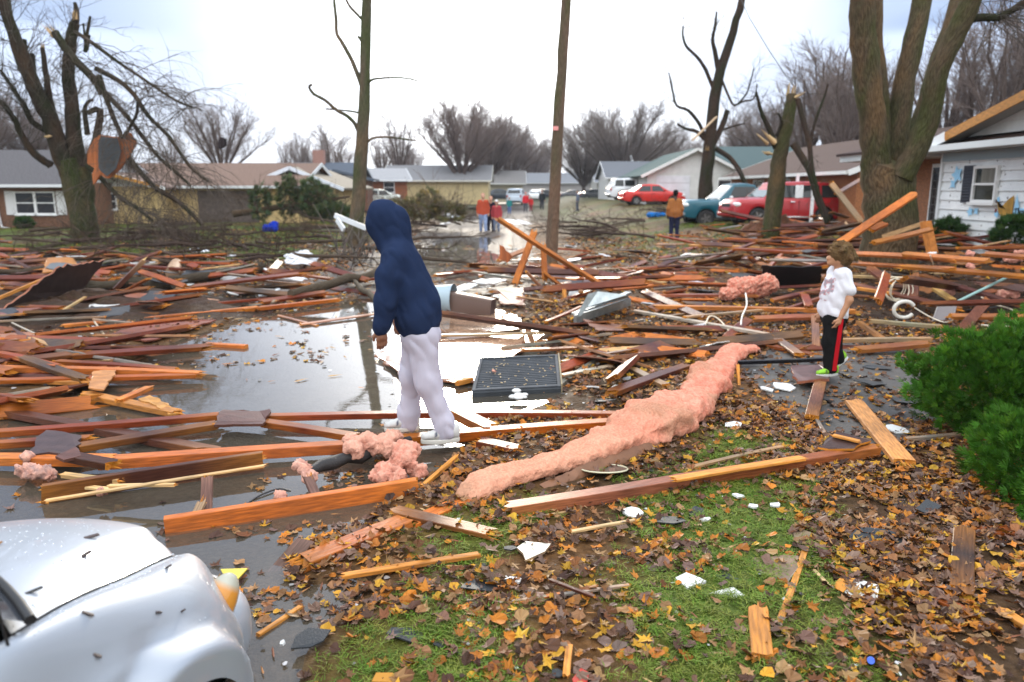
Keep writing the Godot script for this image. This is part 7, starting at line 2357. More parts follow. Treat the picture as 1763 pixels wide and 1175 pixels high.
func make_things() -> void:
	rng.seed = 71
	# black ribbed panel, tilted towards us, with tan edge
	var p0 := gp(812, 676, 0.05)
	var p1 := gp(966, 668, 0.05)
	var p2 := gp(964, 612, 0.13)
	var p3 := gp(826, 618, 0.13)
	var ax := (p1 - p0).normalized()
	var ay := (p3 - p0).normalized()
	var nr := ax.cross(ay).normalized()
	if nr.y < 0: nr = -nr
	var W := p0.distance_to(p1)
	var D := p0.distance_to(p3)
	var t := thing("ribbed_panel", "black ribbed plastic panel with tan edge lying in the water's margin", "panel", p0)
	var blk := C(0.045, 0.052, 0.060)
	var b := Buf.new()
	var bs := Basis(ax, nr, -ay)
	b.box(ax * W * 0.5 + ay * D * 0.5 - nr * 0.05, Vector3(W, 0.10, D), blk, bs, 0.008)
	put("tray", b.mesh(M.matte), t)
	b = Buf.new()
	for q in [[0.02, 0.0], [0.98, 0.0]]:
		b.box(ax * W * q[0] + ay * D * 0.5 + nr * 0.008, Vector3(0.035, 0.02, D - 0.02), shade(blk, 1.5), bs, 0.004)
	for q in [0.03, 0.97]:
		b.box(ax * W * 0.5 + ay * D * q + nr * 0.009, Vector3(W - 0.04, 0.02, 0.035), shade(blk, 1.5), bs, 0.004)
	put("rim", b.mesh(M.matte), t)
	for k in 17:
		b = Buf.new()
		b.box(ax * W * 0.5 + ay * D * (0.08 + k * 0.052) + nr * 0.001, Vector3(W - 0.07, 0.012, 0.02), shade(blk, 1.2), bs, 0.003)
		put("rib", b.mesh(M.matte), t)
	b = Buf.new()
	b.box(ax * (W + 0.008) + ay * D * 0.5 - nr * 0.03, Vector3(0.015, 0.13, D * 0.98), C(0.36, 0.29, 0.17), bs, 0.003)
	put("tan_edge", b.mesh(M.matte), t)
	b = Buf.new()
	for k in 60:
		b.box(ax * rr(0.05, 0.95) * W + ay * rr(0.05, 0.95) * D + nr * 0.016, Vector3(rr(0.008, 0.03), 0.003, rr(0.006, 0.012)), C(0.35, 0.24, 0.10), bs * Basis(Vector3.UP, rr(0, 3)))
	tag(put("wood_flecks", b.mesh(M.plain), t), "", "", "", "stuff")
	# white torn cloth flower by the panel
	b = Buf.new()
	t = thing("white_rag", "white crumpled rag like an open flower at the ribbed panel's front", "rag", gp(893, 686, 0.03))
	for q in [[0, 0.03, 0, 0.05], [-0.05, 0.02, 0.02, 0.045], [0.055, 0.03, -0.02, 0.035], [0.0, 0.02, 0.055, 0.045], [-0.02, 0.06, -0.05, 0.045], [0.05, 0.02, 0.035, 0.03]]:
		var sp := []
		for k in 7:
			var a := PI * k / 6.0
			var row := PackedVector3Array()
			for s in 10:
				var c := TAU * s / 10.0
				row.append(Vector3(q[0], q[1], q[2]) + Vector3(sin(a) * cos(c) * q[3], cos(a) * q[3] * 0.45, sin(a) * sin(c) * q[3] * 0.8))
			sp.append(row)
		b.grid(sp, [WHITE], true)
	put("cloth", b.mesh(M.cloth), t)
	# bent galvanised trough
	b = Buf.new()
	var a0 := gp(990, 550, 0.12)
	var a1 := gp(1084, 520, 0.16)
	var a2 := gp(1080, 508, 0.42)
	var a3 := gp(1030, 520, 0.36)
	t = thing("metal_trough", "bent galvanised metal trough in the middle debris", "trough", a0)
	bar_piece(b, Vector3.ZERO, a1 - a0, 0.05, 0.12, C(0.55, 0.6, 0.6))
	bar_piece(b, Vector3(0, 0.05, -0.15), a1 - a0 + Vector3(0.02, 0.12, -0.22), 0.10, 0.03, C(0.45, 0.5, 0.5))
	b.quad(Vector3(0.05, 0.12, -0.1), Vector3(0.35, 0.36, -0.3), a2 - a0, a1 - a0 + Vector3(0, 0.06, 0), Vector3(0, -3, -3), C(0.5, 0.55, 0.55))
	b.quad(Vector3(0, 0, 0.0), Vector3(0.2, 0.34, -0.2), Vector3(0.35, 0.36, -0.3), Vector3(0.1, 0.05, -0.05), Vector3(0, -3, -3), C(0.5, 0.55, 0.55))
	put("channel", b.mesh(M.metal), t)
	# brown box and grey tub behind the walker
	t = thing("brown_bin", "brown plastic bin lying on its side right of the walker's back", "bin", gp(810, 540, 0.05))
	b = Buf.new()
	var rows := []
	for k in 5:
		var f := k / 4.0
		var s := lerpf(1.0, 0.78, f)
		var row := PackedVector3Array()
		for q in [[-0.19, 0], [-0.2, 0.02], [-0.2, 0.26], [-0.17, 0.3], [0.12, 0.32], [0.17, 0.29], [0.19, 0.02], [0.17, 0]]:
			row.append(Vector3(lerpf(-0.33, 0.36, f), q[1] * s + 0.01, q[0] * s))
		rows.append(row)
	b.grid(rows, [C(0.10, 0.055, 0.04)], true, true)
	for e in [0, 4]:
		for k in range(1, 7): b.tri3(rows[e][0], rows[e][k], rows[e][k + 1], Vector3(0, 0.1, 0), C(0.05, 0.03, 0.025))
	put("shell", b.mesh(M.plastic), t)
	t.rotation = Vector3(0, -0.25, -0.05)
	t = thing("grey_tub", "blue grey plastic tub end beside the brown bin", "tub", gp(755, 538, 0.05))
	b = Buf.new()
	rows = []
	for q in [[-0.28, 0.17], [-0.2, 0.2], [0.1, 0.22], [0.22, 0.24], [0.25, 0.25]]:
		var row := PackedVector3Array()
		for s in 18: row.append(Vector3(q[0], 0.22 + sin(TAU * s / 18) * q[1] * 0.95, cos(TAU * s / 18) * q[1]))
		rows.append(row)
	b.grid(rows, [C(0.30, 0.38, 0.42)], true, true)
	put("shell", b.mesh(M.plastic), t)
	t.rotation.y = -0.2
	# dustpan shaped blade on a teal handle
	t = thing("shovel", "grey scoop shovel with teal handle standing in the right pile", "shovel", gp(1610, 570, 0.1))
	var o := t.position
	b = Buf.new()
	var c0 := [dp(1600, 572, 10.6), dp(1636, 574, 10.6), dp(1648, 520, 10.9), dp(1618, 520, 10.9)]
	for y in [0.0, -0.012]: b.quad(c0[0] - o + Vector3(0, 0, y), c0[1] - o + Vector3(0, 0, y), c0[2] - o + Vector3(0, 0, y), c0[3] - o + Vector3(0, 0, y), Vector3(0, 0, 50.0 * (1 if y < 0 else -1)), C(0.20, 0.18, 0.18))
	b.tube([c0[0] - o, c0[3] - o], [0.012, 0.012], 5, C(0.25, 0.23, 0.23))
	b.tube([c0[1] - o, c0[2] - o], [0.012, 0.012], 5, C(0.25, 0.23, 0.23))
	put("blade", b.mesh(M.plastic), t)
	b = Buf.new()
	b.tube([dp(1640, 524, 10.9) - o, dp(1742, 474, 11.6) - o], [0.022, 0.02], 8, C(0.25, 0.40, 0.37))
	put("handle", b.mesh(M.plastic), t)
	# cable coils
	b = Buf.new()
	var cc := gp(1540, 520, 0.2)
	for k in 5:
		var pts := []
		var rad := []
		for s in 22:
			var a := TAU * s / 21.0
			pts.append(cc + Vector3(cos(a + k) * (0.15 + 0.02 * (k % 3)) + 0.02 * k, 0.20 + sin(a + k) * (0.19 - 0.025 * (k % 2)), 0.02 * k - 0.05 + 0.03 * sin(a * 2 + k)))
			rad.append(0.009)
		b.tube(pts, rad, 5, C(0.62, 0.55, 0.42))
	one("cable_coil", b.mesh(M.plastic), "cream coil of electric cable right of the child", "cable")
	b = Buf.new()
	var pts := []
	var rad := []
	for s in 20:
		var a := 0.5 + 5.2 * s / 19.0
		pts.append(gp(1556, 545, 0.12) + Vector3(cos(a) * 0.15, 0.1 + sin(a) * 0.12, 0))
		rad.append(0.028)
	b.tube(pts, rad, 8, C(0.72, 0.70, 0.62))
	one("pipe_ring", b.mesh(M.plastic), "thick white plastic pipe ring below the cable coil", "pipe")
	tube_px("cable", "cream cable running from the coil to the shovel blade", "cable", [1575, 530, 1600, 545, 1625, 555, 1640, 552], [0.15, 0.12, 0.14, 0.15], 0.009, C(0.62, 0.55, 0.42), M.plastic)
	tube_px("cable", "cream cable looping from the shovel handle along the pile to the shrub", "cable", [1690, 512, 1715, 525, 1740, 532, 1752, 545, 1735, 562, 1690, 560], [0.35, 0.26, 0.2, 0.2, 0.16, 0.16], 0.013, C(0.66, 0.58, 0.45), M.plastic)
	tube_px("cable", "pale cord hanging from the bent porch post's end", "cable", [1602, 440, 1606, 452, 1608, 460], [0.55, 0.4, 0.3], 0.01, C(0.7, 0.66, 0.55), M.plastic)
	tube_px("cable", "pale cord over the long weathered plank in the middle", "cable", [1212, 568, 1222, 545, 1240, 552, 1262, 580], [0.1, 0.2, 0.16, 0.08], 0.012, C(0.6, 0.5, 0.36), M.plastic)
	tube_px("cable", "white cord bent over the pink heap's planks", "cable", [1284, 505, 1286, 525, 1278, 545, 1276, 560], [0.3, 0.24, 0.2, 0.14], 0.011, C(0.68, 0.66, 0.6), M.plastic)
	tube_px("cable", "grey wire lying along the left lumber", "cable", [20, 556, 60, 575, 100, 590, 150, 585], [0.14, 0.1, 0.08, 0.08], 0.012, C(0.4, 0.35, 0.28), M.plastic)
	tube_px("cable", "tan cord bent at the edge of the red brown plywood sheet", "cable", [162, 554, 172, 568, 186, 585, 196, 598], [0.16, 0.12, 0.08, 0.05], 0.014, C(0.45, 0.36, 0.25), M.plastic)
	tube_px("cable", "grey wire loop afloat at the left puddle shore", "cable", [188, 604, 205, 596, 190, 612, 215, 622, 260, 628], [0.05, 0.04, 0.02, 0.01, 0.0], 0.012, C(0.35, 0.34, 0.32), M.plastic)
	tube_px("cable", "black wire arc in the water under the felt roll", "cable", [425, 868, 450, 852, 480, 842, 500, 846], [0.0, 0.01, 0.01, 0.0], 0.006, C(0.03, 0.03, 0.03), M.plastic)
	# bent porch post with its fitting
	t = thing("porch_post", "orange wooden post end with white fitting bent over before the white house", "post", dp(1600, 430, 14.0))
	b = Buf.new()
	bar_piece(b, dp(1606, 437, 14.0) - t.position, dp(1594, 382, 14.2) - t.position, 0.16, 0.12, C(0.55, 0.19, 0.03))
	bar_piece(b, dp(1592, 384, 14.2) - t.position, dp(1520, 408, 14.6) - t.position, 0.06, 0.08, C(0.5, 0.3, 0.13))
	put("post", b.mesh(M.raw), t)
	b = Buf.new()
	b.tube([dp(1603, 436, 13.95) - t.position, dp(1604, 443, 13.95) - t.position], [0.1, 0.09], 12, C(0.75, 0.76, 0.74))
	put("fitting", b.mesh(M.plastic), t)
	# black felt sheet standing on edge
	sheet([gp(1315, 500, 0.12), gp(1412, 498, 0.16), dp(1415, 456, 12.9), dp(1312, 460, 12.9)], 0.01, C(0.028, 0.030, 0.034), "felt_sheet", "black roofing felt sheet standing on edge left of the child", "roofing felt", M.felt, 0.015)
	# roof piece caught in the mossy tree
	t = thing("roof_fragment", "shingled roof fragment with orange torn edges caught in the mossy tree", "roof panel", dp(190, 268, 24.6))
	o = t.position
	b = Buf.new()
	var outline := [[150, 262], [160, 240], [172, 232], [200, 236], [222, 228], [234, 245], [222, 268], [205, 292], [186, 308], [178, 305], [172, 300], [160, 318], [158, 300], [162, 290], [150, 282]]
	var ctr := dp(190, 268, 24.6) - o
	for lay_ in [[0.0, 1.0], [0.10, 1.0]]:
		for k in outline.size():
			var q: Array = outline[k]
			var r: Array = outline[(k + 1) % outline.size()]
			b.tri3(ctr - Vector3(0, 0, lay_[0]), dp(q[0], q[1], 24.6 + 0.004 * (q[0] - 190)) - o - Vector3(0, 0, lay_[0]), dp(r[0], r[1], 24.6 + 0.004 * (r[0] - 190)) - o - Vector3(0, 0, lay_[0]), ctr + Vector3(0, 0, -5.0 if lay_[0] == 0.0 else 5.0), C(0.5, 0.15, 0.04))
	put("decking", b.mesh(M.raw), t)
	b = Buf.new()
	var felt := [[163, 246], [174, 235], [202, 238], [208, 262], [200, 290], [184, 304], [174, 296], [160, 282]]
	ctr = dp(186, 266, 24.5) - o
	for k in felt.size():
		var q: Array = felt[k]
		var r: Array = felt[(k + 1) % felt.size()]
		b.tri3(ctr, dp(q[0], q[1], 24.52) - o, dp(r[0], r[1], 24.52) - o, ctr + Vector3(0, 0, -5), C(0.09, 0.10, 0.11))
	put("shingles", b.mesh(M.felt), t)
	b = Buf.new()
	for k in 8:
		bar_piece(b, dp(166 + k, 242 + k * 6.5, 24.47) - o, dp(206 - k * 2, 242 + k * 6.5 - 3, 24.47) - o, 0.012, 0.012, C(0.05, 0.055, 0.06))
	put("shingle_edge", b.mesh(M.felt), t)
	# pale rails tangled with roots left of the walker's head
	for q in [[576, 371, 630, 393, 19.0, 0.12, "upper white fence rail sticking up left of the hooded head"], [580, 378, 592, 396, 18.9, 0.13, "short white fence rail stub hanging below the upper rail"]]:
		b = Buf.new()
		bar_piece(b, dp(q[0], q[1], q[4]), dp(q[2], q[3], q[4] - 0.2), 0.05, q[5], C(0.7, 0.73, 0.75))
		one("fence_rail", b.mesh(M.paint), q[6], "rail")
	t = thing("root_tangle", "grey tangle of bare roots and sticks left of the hooded head", "branch", gp(612, 450, 0.0))
	b = Buf.new()
	for k in 26:
		var u := rr(575, 640)
		twigs(b, gp(u, rr(440, 455), 0.05) - t.position, Vector3(rr(-0.5, 0.5), 1, rr(-0.3, 0.3)).normalized(), rr(0.5, 1.2), 0.022, 1, vary(C(0.22, 0.19, 0.17), 0.3), 0.0, 3)
	put("sticks", b.mesh(M.bark), t)
	# tarps
	lump("blue_tarp", "royal blue tarp heap on the left lawn", [[dp(465, 399, 27.5), 0.32, 0.12, 0.25], [dp(472, 396, 27.6), 0.16, 0.16, 0.16]], C(0.02, 0.05, 0.42), 41, "tarp")
	recolour("blue_tarp", C(0.015, 0.045, 0.42))
	lump("blue_tarp_scrap", "bright sky blue tarp on the grass left of the man in brown jacket", [[dp(1130, 374, 40.0), 0.45, 0.12, 0.3], [dp(1120, 374, 40.0), 0.2, 0.1, 0.2]], C(0.02, 0.2, 0.6), 42, "tarp")
	recolour("blue_tarp_scrap", C(0.015, 0.19, 0.58))
	# round glass plate half under the batt
	t = thing("plate", "round glass plate rim lying on grass against the pink batt", "plate", gp(1040, 812, 0.06))
	b = Buf.new()
	pts = []
	rad = []
	for s in 41:
		pts.append(Vector3(cos(TAU * s / 40) * 0.16, 0.02 + 0.02 * sin(TAU * s / 40), sin(TAU * s / 40) * 0.13))
		rad.append(0.006)
	b.tube(pts, rad, 6, C(0.55, 0.52, 0.36))
	put("rim", b.mesh(M.glass), t)
	b = Buf.new()
	for s in 40: b.tri3(Vector3(0, -0.005, 0), pts[s], pts[s + 1], Vector3(0, -5, 0), C(0.12, 0.09, 0.07))
	put("dish", b.mesh(M.glass), t)
	flat([380, 985, 426, 982, 404, 1006, 388, 998], 0.02, 0.006, C(0.62, 0.50, 0.05), "yellow_card", "yellow card afloat beside the silver car's headlight", "card", M.plain, 0.004)
	flat([505, 978, 550, 985, 540, 996, 505, 992], -0.01, 0.004, C(0.4, 0.32, 0.04), "yellow_leaf_scrap", "drab yellow scrap under water by the brown board end", "scrap", M.plain, 0.004)
	# plaster and drywall
	flat([890, 948, 905, 936, 948, 940, 938, 956, 905, 970], 0.06, 0.014, C(0.60, 0.57, 0.48), "plaster_slab", "cream plaster slab with brown paper corner on the grass", "plaster", M.paint, 0.01, C(0.3, 0.2, 0.12))
	flat([1284, 976, 1300, 962, 1374, 962, 1378, 976, 1356, 1008], 0.06, 0.014, C(0.26, 0.17, 0.11), "plaster_slab", "tan brown wallboard slab among the leaves", "plaster", M.matte, 0.008, C(0.6, 0.58, 0.52))
	flat([1362, 912, 1385, 918, 1412, 930, 1395, 942, 1368, 930], 0.06, 0.014, C(0.24, 0.17, 0.10), "plaster_slab", "small curved tan wallboard bit above the big tan slab", "plaster", M.matte, 0.008)
	flat([1445, 1010, 1475, 1000, 1514, 1016, 1510, 1038, 1460, 1030], 0.06, 0.014, C(0.70, 0.68, 0.62), "plaster_slab", "white plaster slab with orange leaf stuck on it", "plaster", M.paint, 0.012, C(0.35, 0.14, 0.08))
	flat([1432, 1008, 1446, 996, 1472, 1000, 1452, 1020], 0.075, 0.003, C(0.5, 0.2, 0.03), "large_leaf", "big orange leaf on the white plaster slab", "leaf", M.leaf, 0.01)
	var scraps := [[1262, 732, 0.12, "crumpled white paper scrap on grass right of the pink batt"], [1090, 884, 0.085, "oval white scrap above the pale lath on the grass"], [1188, 1005, 0.08, "white scrap with grey pattern in the leaves"], [1250, 1026, 0.10, "torn white scrap beside the dark shingle in the leaves"], [1335, 870, 0.045, "tiny white scrap on the grass right of the lawn beam"], [1274, 853, 0.05, "small white shard pointing up from the lawn below the beam"],
		[1350, 668, 0.16, "white broken plaster pieces left of the child's plate"], [1318, 672, 0.09, "flat white scrap beside the white broken plaster"], [1545, 740, 0.12, "white scrap beside the pale orange plank"], [1068, 668, 0.10, "white ring shaped scrap in the middle leaves"], [1022, 668, 0.09, "grey white scrap right of the ribbed panel"], [885, 1000, 0.05, "white sliver on the grass below the cream slab"],
		[1298, 872, 0.04, "bottle cap sized white scrap on the lawn"], [100, 672, 0.10, "white block on the left lumber near the triangular plywood"], [485, 1105, 0.02, "tiny white crumb afloat by the car"], [1215, 895, 0.04, "white crumb in the grass below the lawn beam"], [1328, 1138, 0.04, "white shard beside the orange wood block"], [1135, 715, 0.05, "white crumb near the batt's middle"]]
	for s in scraps: scrap(s[0], s[1], s[2], C(0.72, 0.72, 0.70), "white_scrap", s[3], "scrap", M.paint, 0.012, 0.06, 0.3)
	var felts := [[828, 1010, 0.12, "bent black shingle on the grass below the orange lath"], [700, 1096, 0.10, "black shingle bit in the leaves near the water"], [1150, 895, 0.13, "torn dark grey shingle on the grass below the lawn beam"], [1200, 880, 0.08, "dark shingle tab right of the torn grey shingle"], [1118, 812, 0.06, "small dark shingle scrap between batt and beam"], [1250, 992, 0.10, "black shingle beside the tan wallboard slab"],
		[1505, 930, 0.22, "long dark felt strip in the leaves at right"], [1600, 875, 0.1, "black plastic scrap in the right puddle"], [1510, 632, 0.22, "black felt piece on the drive behind the child"], [1560, 690, 0.2, "crumpled black felt on the drive by the shrub"], [1500, 660, 0.26, "torn black felt strip across the drive"], [880, 946, 0.05, "dark shingle corner by the cream slab"], [760, 1110, 0.05, "tiny black shingle bit near the lower edge"], [960, 1160, 0.04, "dark scrap at the lower edge beside the narrow sliver"],
		[1040, 690, 0.2, "dark felt scrap left of the batt's middle"], [1085, 640, 0.12, "dark grey scrap by the wood block"], [1420, 690, 0.1, "dark felt crumb by the drive puddle"], [530, 1100, 0.12, "dark pane like scrap under the shallow water"]]
	for s in felts: scrap(s[0], s[1], s[2], C(0.035, 0.037, 0.042), "shingle_scrap", s[3], "shingle", M.felt, 0.006, 0.06, 0.25)
	scrap(1372, 1052, 0.012, C(0.05, 0.12, 0.6), "bottle_cap", "blue bottle cap in the leaves at the lower right", "cap", M.plastic, 0.01, 0.06, 0.2)
	b = Buf.new()
	b.tube([gp(1500, 1138, 0.06), gp(1500, 1138, 0.09)], [0.016, 0.014], 12, C(0.05, 0.13, 0.62))
	one("bottle_cap", b.mesh(M.plastic), "round blue cap lying on grass at the lower right", "cap")
	flat([985, 1168, 1000, 1152, 1015, 1160, 1010, 1180, 990, 1182], 0.06, 0.004, C(0.4, 0.04, 0.03), "red_leaf", "deep red leaf at the photo's lower edge", "leaf", M.leaf, 0.01)
	flat([640, 1180, 648, 1166, 676, 1166, 690, 1182], 0.06, 0.004, C(0.45, 0.2, 0.03), "large_leaf", "broad orange leaf at the lower edge by the water", "leaf", M.leaf, 0.01)
	# pale things in the middle distance
	var mids := [[340, 432, 0.35, "white board piece with grey corner on the left lawn's edge", 0.25], [396, 440, 0.32, "cream white panel scrap near the left lawn's edge", 0.25], [520, 446, 0.7, "large torn white sheet left of the walker", 0.3], [490, 474, 0.5, "tilted white sheet below the large torn sheet", 0.25], [460, 505, 0.3, "crumpled white plastic left of the walker's elbow", 0.15], [560, 495, 0.25, "pale blue white plastic shell by the walker", 0.15], [445, 498, 0.2, "small white plastic post in the left debris", 0.1], [655, 520, 0.2, "white paper at the walker's hand", 0.05],
		[790, 500, 0.5, "grey white metal sheet behind the brown bin", 0.1], [840, 485, 0.4, "white board lying on the street puddle's edge", 0.1], [870, 512, 0.35, "white shard left of the red brown plate", 0.08], [1040, 440, 0.25, "white dish like scrap behind the pole's debris", 0.1], [990, 448, 0.3, "white paper scraps right of the pole's foot", 0.1], [980, 425, 0.2, "pale scrap on the leaves right of the pole", 0.08], [1120, 525, 0.2, "white scrap above the weathered plank", 0.1], [1180, 440, 0.2, "pale grey upright scrap in the middle grass", 0.15], [900, 385, 1.2, "long pale sheet lying in the far street", 0.05], [1210, 490, 0.5, "grey wet metal sheet left of the pink heap", 0.08], [780, 372, 0.9, "white crumpled sheeting on the far verge", 0.1], [765, 385, 0.4, "white rag on the street's left side", 0.1], [270, 388, 0.3, "white bag by the yellow brick wall", 0.1], [1080, 655, 0.05, "small white scrap in the middle leaves", 0.06], [1205, 560, 0.1, "white bottle shaped scrap on the weathered plank", 0.14]]
	for s in mids: scrap(s[0], s[1], s[2], vary(C(0.70, 0.72, 0.74), 0.08), "white_debris", s[3], "scrap", M.paint, 0.02, s[4], 0.35)
func recolour(called: String, col: Color) -> void:
	for t in get_children():
		if String(t.name) == called:
			var m: ArrayMesh = t.get_child(0).mesh
			var a := m.surface_get_arrays(0)
			var c: PackedColorArray = a[Mesh.ARRAY_COLOR]
			for k in c.size(): c[k] = col
			a[Mesh.ARRAY_COLOR] = c
			var n := ArrayMesh.new()
			n.add_surface_from_arrays(Mesh.PRIMITIVE_TRIANGLES, a)
			n.surface_set_material(0, M.cloth)
			t.get_child(0).mesh = n
			t.get_child(0).name = "sheet"

# ------------------------------------------------------------------ the countless rest of the wreckage
func clear_of(p: Vector2) -> bool:   # keep the loose boards off the things that show by name
	for q in [[1362, 505, 0.75], [1290, 525, 0.9], [1540, 535, 0.55], [1615, 560, 0.5], [1420, 640, 0.6], [890, 660, 0.7], [1040, 545, 0.6], [810, 545, 0.5], [90, 530, 0.8], [1210, 690, 0.6], [1100, 760, 0.5], [1280, 615, 0.35]]:
		var c := gp(q[0], q[1], 0.05)
		if Vector2(p.x - c.x, (p.y - c.z) * 0.6).length() < q[2]: return false
	return true
func make_fill() -> void:
	rng.seed = 81
	# shapes shared by the alike small boards
	var kinds := []
	var wet := Color(0.15, 0.032, 0.015)
	var dirt := Color(0.07, 0.045, 0.03)
	for q in [[1.1, 0.12, 0.05, RED], [1.6, 0.11, 0.045, BROWN], [0.7, 0.16, 0.04, ORANGE.lerp(RED, 0.5)], [1.9, 0.13, 0.05, wet], [1.1, 0.08, 0.03, TAN.lerp(RED, 0.4)], [0.5, 0.13, 0.03, ORANGE], [1.4, 0.06, 0.035, ASH], [0.9, 0.18, 0.03, Color(0.12, 0.05, 0.035)], [0.7, 0.06, 0.025, PALE.lerp(RED, 0.3)], [2.3, 0.14, 0.055, BROWN], [0.4, 0.14, 0.04, RED], [1.6, 0.15, 0.05, wet], [1.2, 0.12, 0.05, Color(0.22, 0.05, 0.02)], [0.9, 0.14, 0.045, dirt], [1.7, 0.10, 0.04, ORANGE.lerp(RED, 0.6)], [0.6, 0.2, 0.025, wet]]:
		for s in 2: kinds.append(board_mesh(q[0] * rr(0.85, 1.15), q[1], q[2], vary(q[3], 0.25), vary(q[3].lerp(AMBER, 0.6), 0.15), 3, 0.8))
	# zone: pixel outline on the ground, how many, lift of the pile, mostly across (radians spread), weights of kinds
	var zones := [
		["left_board", [0, 440, 420, 470, 640, 500, 560, 525, 420, 535, 200, 560, 0, 580], 120, 0.32, 0.85, "broken board among the heaped lumber on the left", "broken boards heaped on the left"],
		["shore_board", [0, 585, 190, 600, 230, 625, 150, 720, 0, 730], 34, 0.10, 0.6, "small broken board in the mud at the left shore", "small boards on the muddy left shore"],
		["midway_board", [880, 470, 1180, 465, 1320, 540, 1180, 590, 960, 570], 48, 0.10, 1.2, "small broken board in the leaves of the middle ground", "small boards across the middle ground"],
		["pile_board", [1180, 425, 1420, 412, 1770, 440, 1770, 560, 1480, 600, 1280, 545], 150, 0.5, 0.75, "broken board in the big lumber pile on the right", "broken boards in the right lumber pile"],
		["verge_board", [640, 470, 1000, 440, 1200, 420, 1180, 470, 900, 500], 30, 0.08, 1.0, "small board scattered beside the flooded street", "boards scattered beside the street"],
		["drive_board", [980, 590, 1240, 570, 1420, 600, 1460, 640, 1180, 640, 1000, 650], 26, 0.03, 1.2, "little board bit on the leaves before the child", "board bits before the child"]]
	for z in zones:
		var pl := poly(z[1])
		var lo := pl[0]
		var hi := pl[0]
		for p in pl:
			lo = lo.min(p)
			hi = hi.max(p)
		var n := 0
		while n < z[2]:
			var p := Vector2(rr(lo.x, hi.x), rr(lo.y, hi.y))
			if not Geometry2D.is_point_in_polygon(p, pl) or not clear_of(p): continue
			n += 1
			var o := put(z[0], kinds[rng.randi() % kinds.size()])
			tag(o, z[5], "board", z[6])
			var y = maxf(gh(p.x, p.y), -0.02) + 0.01 + z[3] * pow(rng.randf(), 1.6)
			var a = rr(-1, 1) * z[4] + (PI if rng.randf() < 0.5 else 0.0) + (rr(-1.3, 1.3) if rng.randf() < 0.35 else 0.0)
			o.transform = Transform3D(Basis(Vector3.UP, a) * Basis(Vector3.BACK, rr(-0.08, 0.08) * (1.0 + 4.0 * z[3])) * Basis(Vector3.RIGHT, rr(-0.7, 0.7)), Vector3(p.x, y, p.y))
	# plates of plywood and shingle through the heaps
	for q in [["left_plate", [0, 450, 400, 480, 560, 510, 200, 560, 0, 580], 70, 0.25, "torn plywood plate in the heaped lumber on the left", "plywood plates heaped on the left"], ["pile_plate", [1240, 430, 1770, 450, 1770, 550, 1480, 590, 1300, 540], 50, 0.35, "torn plywood plate in the big lumber pile on the right", "plywood plates in the right pile"], ["midway_plate", [900, 480, 1180, 470, 1300, 600, 980, 660, 960, 560], 26, 0.04, "small torn plate in the leaves of the middle ground", "plates across the middle ground"]]:
		var pl := poly(q[1])
		var lo := pl[0]
		var hi := pl[0]
		for p in pl:
			lo = lo.min(p)
			hi = hi.max(p)
		var n := 0
		while n < q[2]:
			var p := Vector2(rr(lo.x, hi.x), rr(lo.y, hi.y))
			if not Geometry2D.is_point_in_polygon(p, pl) or not clear_of(p): continue
			n += 1
			var c: Color = [C(0.24, 0.08, 0.04), C(0.04, 0.04, 0.045), C(0.14, 0.06, 0.045), C(0.5, 0.19, 0.05), C(0.05, 0.05, 0.055), C(0.3, 0.14, 0.09), C(0.62, 0.61, 0.58)][rng.randi() % 7]
			var s := rr(0.12, 0.42)
			var y = maxf(gh(p.x, p.y), 0.0) + 0.02 + q[3] * pow(rng.randf(), 1.5)
			var bs := Basis(Vector3.UP, rr(0, TAU)) * Basis(Vector3.RIGHT, rr(-0.35, 0.35))
			var pts := []
			for w in [[-1, -0.6], [1, -0.7], [0.9, 0.6], [0.1, 0.8], [-0.8, 0.5]]: pts.append(Vector3(p.x, y, p.y) + bs * Vector3(w[0] * s * rr(0.8, 1.1), 0, w[1] * s * rr(0.8, 1.1)))
			var o := sheet(pts, 0.012, c, q[0], q[4], "plywood", M.felt if c.r < 0.06 else M.sheet, 0.03)
			o.set_meta("group", q[5])
	# fallen branches over the left ground
	var protos := []
	for k in 5:
		var b := Buf.new()
		var col := vary(C(0.115, 0.082, 0.06), 0.25)
		var pts := [Vector3.ZERO]
		var L := rr(2.2, 3.8)
		for s in 5: pts.append(pts[s] + Vector3(L / 5, rr(-0.04, 0.05), rr(-0.12, 0.12)))
		b.tube(pts, [0.055, 0.05, 0.042, 0.032, 0.022, 0.008], 6, col)
		along(b, PackedVector3Array(pts), 16, 0.8, 0.012, 2, col, 0.05, 0.1, 3)
		protos.append(b.mesh(M.bark))
	for q in [["fallen_branch", [0, 418, 300, 402, 640, 398, 650, 470, 420, 480, 200, 470, 0, 455], 46, "fallen bare branch on the ground before the left houses", "fallen branches before the left houses"], ["fallen_limb", [640, 385, 800, 385, 790, 440, 660, 470], 14, "fallen bare branch between brush heap and street", "fallen branches by the brush heap"], ["dropped_branch", [970, 380, 1120, 372, 1240, 400, 1180, 420, 985, 425], 12, "bare branch lying on the open right lawn", "branches on the right lawn"], ["torn_branch", [1370, 385, 1500, 385, 1500, 412, 1380, 412], 16, "torn branch on the ground at the red sport utility", "torn branches by the red sport utility"]]:
		var pl := poly(q[1])
		var lo := pl[0]
		var hi := pl[0]
		for p in pl:
			lo = lo.min(p)
			hi = hi.max(p)
		var n := 0
